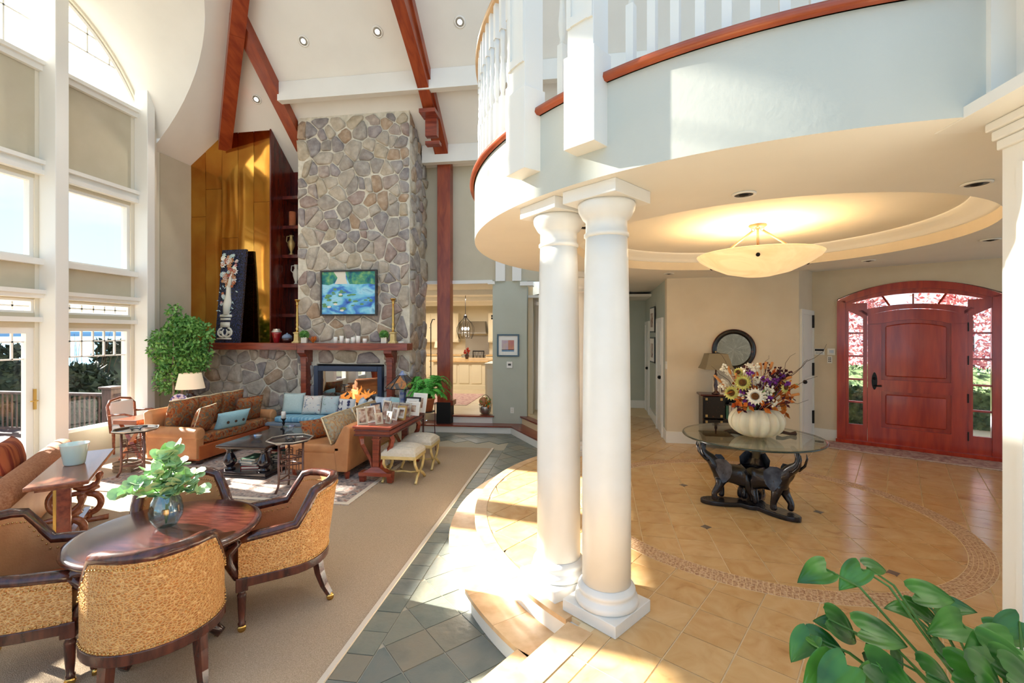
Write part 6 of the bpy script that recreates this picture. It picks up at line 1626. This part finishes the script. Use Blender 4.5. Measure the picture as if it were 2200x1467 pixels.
for k in range(12):
    bh = rq.uniform(.17, .24); bk = thing('cabinet_book', 'upright book in the black lacquer cabinet, %s counted from its doors' % ORD[k], 'book', (2.22-.10+k*.038, 6.96-.002*k, FZ+.44), R_(-3.6), 'books in the lacquer cabinet')
    ob('cover', MB().bx(0, .004, -.08, .08, 0, bh).bx(.026, .03, -.08, .08, 0, bh).bx(0, .03, -.084, -.08, 0, bh), M['book'], bk); ob('pages', MB().bx(.004, .026, -.078, .075, .004, bh-.006), M['paper'], bk)
t = thing('cabinet_lamp', 'dark candlestick lamp with a grey silk shade on the cabinet', 'lamp', (1.99, 6.93, FZ+.79))
ob('stem', MB().lathe([(.06, 0), (.05, .02), (.02, .05), (.03, .12), (.015, .2), (.02, .28), (.01, .30), (.01, .36)], 16), M['chairwood'], t, smooth=True)
ob('lamp_shade', MB().lathe([(.28, .36), (.24, .42), (.20, .52), (.18, .58)], 4, (0, 0, 0), PI/4, PI/4+2*PI, cap=False), M['shadeg'], t); ob('finial', MB().ball((0, 0, .605), .014), M['gold'], t, smooth=True)
pframe('small silver portrait frame on the lacquer cabinet', 2.08, 6.90, .15, .20, -10, M['silver'], z=FZ+.788, mt=False, group=None)
pframe('tall narrow frame behind the portrait on the lacquer cabinet', 2.0, 6.91, .11, .26, -4, M['silver'], z=FZ+.788, mt=False, group=None)
t = thing('round_mirror', 'round mirror in a wide black frame above the cabinet', 'mirror', (2.30, 7.145, 1.72), R_(-3.6))
Mq = rotm('X', PI/2)
ob('frame', MB().lathe([(.24, .0), (.235, .02), (.27, .035), (.30, .025), (.302, 0)], 56, M=Mq), M['chino'], t, smooth=True); ob('glass', MB().lathe([(.001, .012), (.24, .012)], 56, M=Mq), M['mirror'], t); ob('rim', MB().tube([Mq @ Vector((.302*math.cos(a), .302*math.sin(a), .018)) for a in [2*PI*i/56 for i in range(56)]], .005, 5, closed=True), M['cherry'], t)
# hallway pictures and pier picture
for lab, z in (('upper black framed picture on the hallway wall', 1.98), ('lower black framed picture on the hallway wall', 1.42)):
    t = thing('wall_picture', lab, 'picture', (1.405, 8.75, z), R_(-87.2), 'hallway pictures')
    ob('frame', MB().bx(-.2, .2, -.02, .0, 0, .48), M['ebony'], t, bevel=.004); ob('mat', MB().bx(-.17, .17, -.023, -.02, .03, .45), M['mat'], t); ob('print', MB().bx(-.10, .10, -.025, -.023, .10, .36), M['photo'], t)
t = thing('wall_picture', 'dark framed purple and orange print on the sage pier', 'picture', (-1.37, 9.088, 1.50), 0)
w_, h_ = .45, .45; f = MB()
for a in ((-w_/2, -w_/2+.03, 0, h_), (w_/2-.03, w_/2, 0, h_), (-w_/2+.03, w_/2-.03, 0, .03), (-w_/2+.03, w_/2-.03, h_-.03, h_)): f.bx(a[0], a[1], -.03, -.0, a[2], a[3])
ob('frame', f, M['ebony'], t); ob('mat', MB().bx(-w_/2+.03, w_/2-.03, -.012, -.004, .03, h_-.03), M['mat'], t)
ob('print', MB().bx(-.13, .0, -.015, -.012, .13, .33), mk('print_lilac', S(190, 166, 186), S(206, 186, 170), 9, .6), t); ob('print', MB().bx(.0, .12, -.015, -.012, .13, .33), mk('print_ochre', S(208, 150, 108), S(186, 120, 120), 9, .6), t); ob('print', MB().bx(-.13, .12, -.015, -.012, .10, .14), M['blueglaze'], t)
t = thing('thermostat', 'white thermostat with grey display on the sage pier', 'thermostat', (-1.34, 9.088, 1.27)); ob('housing', MB().bx(-.06, .06, -.025, 0, 0, .13), M['mat'], t, bevel=.004); ob('display', MB().bx(-.03, .03, -.028, -.025, .05, .09), M['darkhole'], t)
t = thing('outlet', 'white wall outlet low on the sage pier', 'outlet', (-1.29, 9.088, .36)); ob('plate', MB().bx(-.035, .035, -.008, 0, 0, .115), M['mat'], t); ob('socket', MB().bx(-.016, .016, -.011, -.008, .065, .095), M['cream'], t); ob('socket', MB().bx(-.016, .016, -.011, -.008, .02, .05), M['cream'], t)
t = thing('switch_plate', 'white switch plate on the niche wall corner by the hallway', 'switch', (1.362, 7.24, 1.42), R_(-87)); ob('plate', MB().bx(-.04, .04, -.01, 0, 0, .115), M['mat'], t); ob('toggle', MB().bx(-.008, .008, -.018, -.01, .045, .07), M['cream'], t)
# ============================================================ FOREGROUND PHILODENDRON
t = thing('philodendron', 'big-leaved green philodendron in a dark pot at the corner of the pier', 'plant', (1.28, 1.50, FZ))
base = Vector((1.28, 1.50, FZ))
ob('pot', MB().lathe([(.13, 0), (.17, .26), (.185, .26), (.185, .30), (.165, .30), (.155, .26), (.001, .25)], 28), M['char'], t, smooth=True)
def heart(n=14):
    b = MB(); vs = []; fs = []
    cols = 6
    for j in range(n+1):
        v = j/n; w_ = .40*math.sin(PI*min(1, (v+.10)/1.10)**.62)**.8*(1-.12*v) if v < 1 else 0
        for i in range(-cols, cols+1):
            u = i/cols; x = v+(-.16*math.sin(min(1, abs(u)*1.3)*PI/2)*max(0, 1-v*2.2)); vs.append(Vector((x, u*w_, .22*abs(u)**1.5*w_*1.3-.25*v*v+.015*math.cos(abs(u)*14+v*6))))
    k = 2*cols+1
    for j in range(n):
        for i in range(2*cols): q = j*k+i; fs.append((q, q+1, q+k+1, q+k))
    return b.add(vs, fs)
hl = heart()
# (pixel of leaf base, pixel of leaf tip, distance) : distance from the pot's depth and the leaf's usual size
lv = [((1775, 1222), (1712, 1247), 1.62, .10), ((1850, 1222), (1803, 1262), 1.60, .14), ((1862, 1218), (1900, 1218), 1.62, .11), ((1965, 1275), (2060, 1282), 1.56, .16), ((1950, 1300), (2005, 1328), 1.58, .13), ((2015, 1300), (2075, 1305), 1.62, .13),
      ((1740, 1365), (1690, 1425), 1.50, .13), ((1742, 1365), (1790, 1385), 1.50, .13), ((1850, 1352), (1958, 1376), 1.42, .18), ((1780, 1330), (1872, 1384), 1.52, .16), ((2068, 1340), (1998, 1356), 1.48, .15), ((2190, 1335), (2130, 1362), 1.45, .13),
      ((2180, 1390), (2060, 1412), 1.36, .20), ((2110, 1388), (2195, 1440), 1.36, .20), ((1915, 1412), (1960, 1467), 1.40, .16), ((1860, 1400), (1905, 1465), 1.44, .16), ((1790, 1425), (1740, 1480), 1.40, .17), ((1820, 1430), (1765, 1490), 1.34, .17), ((1870, 1425), (1960, 1480), 1.32, .18), ((1990, 1445), (2080, 1470), 1.30, .18),
      ((2050, 1440), (2150, 1475), 1.28, .20), ((2140, 1420), (2215, 1460), 1.30, .18), ((2010, 1395), (2050, 1425), 1.44, .13), ((1760, 1440), (1745, 1490), 1.46, .13), ((1955, 1315), (1915, 1302), 1.56, .11), ((1810, 1345), (1748, 1330), 1.58, .11), ((2095, 1450), (2190, 1495), 1.22, .22), ((1900, 1460), (1860, 1500), 1.30, .18), ((2130, 1355), (2200, 1370), 1.52, .15), ((2165, 1445), (2230, 1480), 1.25, .2)]
rm = random.Random(6)
for (bx_, by_), (tx, ty_), d, sz in lv:
    p = atD(bx_, by_, d); q = atD(tx, ty_, d-rm.uniform(-.03, .06)); dr_ = (q-p); L = max(dr_.length, sz*.9); dr_.normalize()
    up = Vector((rm.uniform(-.3, .3), -.75+rm.uniform(-.3, .3), 1)).normalized()
    s_ = dr_.cross(up).normalized(); u_ = s_.cross(dr_); pl = p-base
    b = MB().add([pl+(dr_*v[0]+s_*v[1]+u_*v[2])*L*.86 for v in hl.v], hl.f)
    lfo = ob('leaf', b, M['mons'], t, smooth=True)
    ob('stalk', MB().tube([Vector((rm.uniform(-.06, .06), rm.uniform(-.06, .06), .24)), Vector((pl.x*.35, pl.y*.35, .24+(pl.z-.24)*.55)), Vector((pl.x*.8, pl.y*.8, pl.z-.03)), pl], [.006, .005, .004, .003], 6), M['stem'], lfo, smooth=True)

# ============================================================ KITCHEN
KX0, KX1, KY1, KC = -7.5, -1.0, 17.2, 3.05
struct('floor_kitchen', MB().bx(KX0, -1.2, 9.2, KY1, .15, FZ-.001), mk('kitchen_tile', S(196, 178, 146), S(210, 194, 164), 3, .35), 'pale stone kitchen floor')
struct('wall_kitchen', MB().bx(KX0, KX1, KY1, KY1+.1, FZ, KC).bx(KX0-.1, KX0, 9.3, KY1, FZ, KC).bx(KX1, KX1+.1, 9.4, KY1, FZ, KC), M['kitch'], 'cream kitchen walls')
kc = struct('ceiling_kitchen', MB().bx(KX0, KX1, 9.25, KY1, KC, KC+.08), M['ceil'], 'white kitchen ceiling with beams')
for y in (11.0, 13.0, 15.0): ob('ceiling_beam', MB().bx(KX0, KX1, y, y+.25, KC-.12, KC), M['white'], kc)
for x in (-5.5, -3.0):
    for y in (12, 15.2):
        l = bpy.data.lights.new('kitchen_fill', 'AREA'); l.energy = 24; l.size = .5; l.color = (1, .93, .82); lo_ = bpy.data.objects.new('kitchen_fill', l); lo_.location = (x, y, KC-.14); C.objects.link(lo_)  # added fill lamps below the ceiling to brighten the kitchen, no fixtures there
def cab(name, lab, x0, x1, y0, y1, z0, z1, nd, drawers=False, top=None):
    t = thing(name, lab, 'cabinet', (x0, y0, z0))
    W_, D_, H_ = x1-x0, y1-y0, z1-z0
    ob('body', MB().bx(0, W_, 0, D_, 0, H_), M['kitch'], t)
    for i in range(nd):
        a, b_ = W_*i/nd+.015, W_*(i+1)/nd-.015
        d_ = ob('cabinet_door', MB().bx(a, b_, -.02, 0, .04, H_-.04), M['kitch'], t, bevel=.004)
        ob('door_panel', MB().bx(a+.06, b_-.06, -.03, -.02, .12, H_-.12), M['kitch'], d_, bevel=.006); ob('knob', MB().ball((b_-.03, -.035, H_*.5), .014, n=8, m=6), M['iron'], d_)
    return t
cab('base_cabinet', 'cream base cabinets left of the range', -6.6, -4.25, KY1-.65, KY1, FZ, 1.15, 4)
cab('base_cabinet', 'cream base cabinets right of the range', -3.35, -2.0, KY1-.65, KY1, FZ, 1.15, 2)
cab('wall_cabinet', 'cream wall cabinets left of the range hood', -6.6, -4.45, KY1-.38, KY1, 1.65, 2.75, 4)
wc = cab('wall_cabinet', 'cream wall cabinet with a small four-pane window right of the hood', -3.3, -2.5, KY1-.38, KY1, 1.65, 2.75, 2)
for i in range(2):
    for j in range(2): ob('pane', MB().bx(.12+i*.09, .18+i*.09, -.035, -.02, .86+j*.09, .93+j*.09), M['black'], wc)
tag(ob('countertop', MB().bx(-6.65, -4.26, KY1-.7, KY1-.002, 1.15, 1.19), M['tile']), 'tan stone countertop left of the range', 'countertop')
tag(ob('countertop', MB().bx(-3.33, -2.0, KY1-.7, KY1-.002, 1.15, 1.19), M['tile']), 'tan stone countertop right of the range', 'countertop')
t = thing('kitchen_range', 'stainless range below the hood', 'range', (-3.8, KY1-.66, FZ)); ob('body', MB().bx(-.44, .44, 0, .64, 0, .88), M['steel'], t); ob('oven_door', MB().bx(-.4, .4, -.02, 0, .12, .62), M['darkhole'], t); ob('oven_handle', MB().tube([(-.36, -.05, .68), (.36, -.05, .68)], .015), M['steel'], t); ob('backsplash', MB().bx(-.46, .46, .63, .655, .88, 1.6), M['steel'], t)
t = thing('range_hood', 'stainless range hood above the range', 'hood', (-3.85, KY1, 2.02)); ob('canopy', MB().add([(-.55, -.6, 0), (.5, -.6, 0), (.5, 0, 0), (-.55, 0, 0), (-.45, -.35, .42), (.42, -.35, .42), (.42, 0, .42), (-.45, 0, .42)], [(0, 1, 5, 4), (1, 2, 6, 5), (3, 0, 4, 7), (4, 5, 6, 7), (3, 2, 1, 0)]), M['steel'], t); ob('trim_band', MB().bx(-.56, .51, -.61, 0, -.05, 0), M['steel'], t)
# island
t = thing('kitchen_island', 'cream panelled kitchen island with a stone top', 'island', (-3.0, 13.3, FZ))
ob('body', MB().bx(-1.3, .30, 0, 1.6, .0, .82), M['kitch'], t, bevel=.01); ob('stone_top', MB().bx(-1.4, .40, -.08, 1.7, .82, .86), M['tile'], t, bevel=.006); ob('plinth', MB().bx(-1.33, .34, -.03, 1.63, 0, .12), M['kitch'], t)
for i in range(4): ob('island_panel', MB().bx(-1.25+i*.38, -.95+i*.38, -.02, 0, .18, .76), M['kitch'], t, bevel=.01)
t = thing('cream_cabinet', 'low cream cabinet just inside the kitchen opening', 'cabinet', (-1.85, 10.6, FZ)); ob('body', MB().bx(-.30, .4, 0, .9, 0, .92), M['kitch'], t); ob('cabinet_top', MB().bx(-.33, .42, -.03, .93, .92, .96), M['kitch'], t); ob('panel', MB().bx(-.25, .35, -.015, 0, .15, .82), M['cream'], t)
def bstool(lab, loc, rz):
    t = thing('bar_stool', lab, 'stool', loc, rz, 'kitchen bar stools')
    ob('seat', MB().lathe([(.001, .66), (.19, .66), (.20, .69), (.18, .72), (.001, .725)], 16), M['leather'], t, smooth=True)
    for a in range(4): q = PI/4+PI/2*a; ob('leg', MB().tube([(.14*math.cos(q), .14*math.sin(q), .66), (.2*math.cos(q), .2*math.sin(q), 0)], .018, 6), M['black'], t)
    ob('foot_ring', MB().tube([(.18*math.cos(2*PI*i/12), .18*math.sin(2*PI*i/12), .2) for i in range(12)], .01, 5, closed=True), M['black'], t)
    b = MB().tube([(-.18, -.16, .68), (-.19, -.2, 1.08)], .018, 6).tube([(.18, -.16, .68), (.19, -.2, 1.08)], .018, 6).tube([(-.2, -.2, 1.07), (.2, -.2, 1.07)], .026, 6).tube([(-.18, -.18, .82), (.18, -.18, .82)], .012, 5)
    for i in range(3): x = -.12+.12*i; b.tube([(x-.06, -.185, .83), (x, -.195, 1.05), (x+.06, -.185, .83)], .009, 5)
    ob('back', b, M['black'], t)
    return t
bs = bstool('black bar stool behind the kitchen island', (-3.35, 15.15, FZ), PI)
dup(bs, (-2.45, 15.0, FZ), R_(70), 'black bar stool seen side-on beside the kitchen island')
t = thing('cage_pendant', 'black wire onion-shaped pendant with crystal lights over the kitchen', 'lamp', (-2.98, 12.0, KC))
pr_o = [(.02, -.62), (.05, -.66), (.09, -.72), (.18, -.80), (.235, -.92), (.24, -1.02), (.20, -1.16), (.17, -1.22)]
for k in range(8):
    a = PI/4*k; ob('cage_wire', MB().tube([(r*math.cos(a), r*math.sin(a), z) for r, z in pr_o], .006, 5), M['iron'], t, smooth=True)
ob('rod', MB().tube([(0, 0, 0), (0, 0, -.9)], .008, 6).lathe([(.012, -.56), (.045, -.60), (.05, -.64), (.02, -.67)], 12), M['iron'], t)
for k in range(4):
    a = PI/2*k+.4; ob('candle_bulb', MB().ball((.08*math.cos(a), .08*math.sin(a), -.95), .022, rz=.04, n=8, m=6), M['bulb'], t, smooth=True); ob('crystal_drop', MB().ball((.09*math.cos(a), .09*math.sin(a), -1.10), .03, rz=.06, n=6, m=4), M['crystal'], t)
t = thing('kitchen_lamp', 'small cream shaded lamp on the kitchen counter', 'lamp', (-5.25, KY1-.35, 1.19)); ob('lamp_shade', MB().lathe([(.16, .25), (.12, .5)], 20, cap=False), M['lampshade'], t, smooth=True); ob('stem', MB().lathe([(.07, 0), (.03, .05), (.02, .3)], 12), M['iron'], t)
t = thing('floor_lamp', 'slim black lamp pole beside the chimney in the kitchen', 'lamp', (-3.42, 10.4, FZ)); ob('pole', MB().tube([(0, 0, 0), (0, 0, 1.9), (.04, 0, 2.0), (.1, 0, 2.0)], .012, 6), M['iron'], t); ob('foot', MB().lathe([(.14, 0), (.13, .02), (.02, .03)], 16), M['iron'], t)
for lab, q, mt_ in (('dark toaster on the kitchen counter', (-5.0, KY1-.4, 1.19), M['char']),):
    t = thing('toaster', lab, 'toaster', q); ob('body', MB().bx(-.15, .15, -.1, .1, 0, .22), mt_, t, bevel=.02); ob('slot', MB().bx(-.1, .1, -.015, .015, .22, .222), M['black'], t)
t = thing('utensil_crock', 'cream crock of utensils and flowers on the counter', 'crock', (-2.75, KY1-.4, 1.19)); ob('crock', MB().lathe([(.09, 0), (.10, .2), (.09, .2), (.001, .18)], 16), M['linen'], t, smooth=True)
for k in range(6): a = k; ob('utensil', MB().tube([(0, 0, .15), (.08*math.cos(a), .08*math.sin(a), .4)], .012, 5), M['terra'], t)
t = thing('island_bouquet', 'red flowers in a dark bottle arrangement on the island', 'flowers', (-3.5, 14.3, FZ+.86)); ob('vase', MB().lathe([(.05, 0), (.08, .1), (.03, .18), (.04, .2)], 14), M['urn'], t, smooth=True); b = MB(); [b.ball(Vector((0, 0, .25))+vr(rm)*.11, .035, n=6, m=4) for _ in range(14)]; ob('blooms', b, M['redv'], t)
t = thing('kitchen_rug', 'rose coloured rug on the kitchen floor', 'rug', (-3.05, 11.0, FZ)); ob('field', MB().bx(-1.2, .52, -.7, 1.3, 0, .008), M['runner'], t); ob('border', MB().bx(-1.2, .52, -.7, -.66, .008, .01), M['fringe'], t)
t = thing('flower_basket', 'metal basket of autumn flowers on the kitchen step', 'basket', (-1.88, 9.28, FZ+.003)); ob('basket', MB().lathe([(.08, 0), (.12, .04), (.13, .14), (.12, .16)], 18), M['steel'], t, smooth=True)
ob('handle', MB().tube([(.12*math.cos(a), 0, .15+.24*math.sin(a)) for a in [PI*i/14 for i in range(15)]], .006, 5), M['iron'], t)
b = MB(); [b.ball(Vector((.05, -.05, .2))+vr(rm)*.09, .026, n=6, m=4) for _ in range(12)]; ob('blooms', b, M['orange'], t)
b = MB(); [leafquad(b, Vector((0, 0, .18))+vr(rm)*.09, (vr(rm)+Vector((0, 0, .8))).normalized(), vr(rm), .12, .02) for _ in range(40)]; ob('greens', b, M['leaf'], t); ob('gourd', MB().ball((-.04, -.03, .26), .09, .06, .09), M['leather'], t, smooth=True)

# ============================================================ OUTSIDE: DECK, SHRUBS, BAY
struct('ground_deck', MB().bx(-13.5, -8.06, -6, 8.9, -.35, -.25), M['deckwood'], 'wooden deck outside the windows')
struct('ground_lawn', MB().bx(-60, -13.5, -60, 80, -3.2, -3.0), M['earth'], 'sloping lawn below the deck')
struct('ground_sea', MB().bx(-9000, -60, -9000, 9000, -22.2, -22), M['sea'], 'pale blue bay beyond the lawn')
struct('far_shore', MB().prism([(-6000, -5000+k*200) for k in range(80)]+[(-6800, 11000), (-6800, -5000)], -22, 34), M['shore'], 'blue far shore across the bay')
t = thing('deck_railing', 'brown deck railing with slim balusters and a square post', 'railing', (0, 0, -.25))
rl = Matrix.Rotation(R_(3), 4, 'Z')
ob('post', MB().box(-9.86, 8.45, .52, .24, .24, 1.04), M['deckwood'], t, bevel=.01); ob('post_cap', MB().box(-9.86, 8.45, 1.06, .32, .32, .05), M['deckwood'], t, bevel=.01)
ob('top_rail', MB().bx(-13.4, -9.98, 8.38, 8.52, .88, .93), M['deckwood'], t); ob('bottom_rail', MB().bx(-13.4, -9.98, 8.43, 8.47, .09, .14), M['deckwood'], t); ob('top_rail', MB().bx(-9.74, -8.1, 8.38, 8.52, .88, .93), M['deckwood'], t); ob('bottom_rail', MB().bx(-9.74, -8.1, 8.43, 8.47, .09, .14), M['deckwood'], t)
for k in range(42):
    x = -13.3+k*.125
    if abs(x+9.86) < .14 or x > -8.12: continue
    ob('baluster', MB().bx(x-.014, x+.014, 8.44, 8.46, .12, .9), M['deckwood'], t)
def shrub(name, lab, loc, rx, ry, h, n, mat, lw=.10, shape='cone', seed=1, group=None):
    t = thing(name, lab, 'shrub', loc, 0, group); r_ = random.Random(seed); b = MB()
    for k in range(n):
        z = r_.random()**1.2; w_ = (1-z*.75) if shape == 'cone' else math.sqrt(max(.05, 1-(2*z-1)**2))
        a = r_.uniform(0, 2*PI); q = math.sqrt(r_.uniform(.25, 1))*w_*(1+.25*math.sin(5*a+9*z)); p = Vector((rx*q*math.cos(a), ry*q*math.sin(a), h*(.02+.98*z)))
        leafquad(b, p, vr(r_).normalized(), vr(r_), lw*r_.uniform(.7, 1.5), lw*.28)
    o = ob('foliage', b, mat, t); o['kind'] = 'stuff'
    ob('trunk', MB().tube([(0, 0, -.1), (0, 0, h*.8)], [.08, .02], 6), M['twig'], t); return t
for lab, q, r_, h, sh, sd_ in (('tall dark evergreen tree behind the deck post', (-14.3, 12.3, -3.0), 1.25, 4.7, 'cone', 5), ('dark evergreen tree beyond the railing balusters', (-13.9, 11.1, -3.0), 1.15, 4.0, 'dome', 3), ('dark evergreen tree beyond the french door', (-14.9, 10.1, -3.0), 1.5, 4.6, 'dome', 7), ('low bushy evergreen close behind the railing', (-12.0, 9.9, -3.0), 1.35, 3.35, 'dome', 8), ('dark evergreen bush far behind the railing', (-15.6, 13.3, -3.0), 1.4, 3.9, 'dome', 9)):
    t = shrub('evergreen_tree', lab, q, r_, r_, h, 5200, M['greend'], .2, sh, sd_)
    ob('inner_mass', MB().ball((0, 0, h*.47), r_*.78, r_*.78, h*.46, n=14, m=10), M['greend'], t, smooth=True)
t = thing('bare_shrub', 'bare twiggy shrub between the evergreens', 'shrub', (-14.6, 11.6, -3.0)); rb2 = random.Random(12)
for k in range(26):
    a = rb2.uniform(0, 6.28); p = [Vector((0, 0, 0))]
    for i in range(5): p.append(p[-1]+Vector((math.cos(a)*rb2.uniform(.05, .3), math.sin(a)*rb2.uniform(.05, .3), rb2.uniform(.75, 1.1))))
    ob('branch', MB().tube(p, [.03, .022, .016, .012, .008, .004], 4), M['twig'], t)
# front garden
dpos = lambda s_, o_, z=0: D0+dE*s_-dn*o_+Vector((0, 0, z))
c4 = [dpos(-8, .25), dpos(12, .25), dpos(12, 30), dpos(-8, 30)]
struct('ground_drive', MB().prism([(p.x, p.y) for p in c4][::-1], .1, .2), M['drive'], 'pale driveway outside the front door')
def hedge(lab, s0, s1, o0, o1, h, mat, n, seed, lw=.07, name='hedge'):
    p = dpos(s0, o0, .2); t = thing(name, lab, 'hedge', p); r_ = random.Random(seed); b = MB(); cb = MB()
    P4 = [dE*0, dE*(s1-s0), dE*(s1-s0)-dn*(o1-o0), -dn*(o1-o0)]; cb.prism([(q.x, q.y) for q in P4], 0, h*.93)
    for k in range(n):
        q = dE*r_.uniform(0, s1-s0)-dn*r_.choice((0, r_.uniform(0, o1-o0)))+Vector((0, 0, r_.uniform(0, h))); 
        leafquad(b, q+vr(r_)*.04, vr(r_).normalized(), vr(r_), lw*r_.uniform(.7, 1.4), lw*.35)
    for k in range(n//2):
        q = dE*r_.uniform(0, s1-s0)-dn*r_.uniform(0, o1-o0)+Vector((0, 0, h*.94)); leafquad(b, q+vr(r_)*.04, vr(r_).normalized(), vr(r_), lw*1.2, lw*.4)
    ob('clipped_body', cb, mat, t); o = ob('foliage', b, mat, t); o['kind'] = 'stuff'; return t
hedge('clipped boxwood hedge seen through the left sidelight', -.8, .9, 1.6, 2.4, .75, M['hedge'], 2600, 1)
hedge('clipped boxwood hedge seen through the right sidelight', 1.9, 4.2, 2.6, 3.4, .8, M['hedge'], 2600, 2)
hedge('long boxwood hedge behind the driveway', -2, 7, 5.5, 6.3, .95, M['hedge'], 3600, 3, .09)
shrub('red_twig_bush', 'red twig bush left of the front door view', dpos(-.4, 9.0, .2), 1.8, 1.6, 3.2, 4200, M['redbush'], .16, 'dome', 4)
shrub('red_twig_bush', 'red twig bush in the middle of the front door view', dpos(2.8, 11.0, .2), 1.8, 1.6, 3.4, 4200, M['redbush'], .16, 'dome', 5)
shrub('pale_tree', 'pale budding tree right of the front door view', dpos(6.6, 10.0, .2), 2.0, 1.8, 4.2, 4200, mk('pale_twigs', S(170, 160, 150), S(206, 196, 186), 5, .9), .16, 'dome', 6)
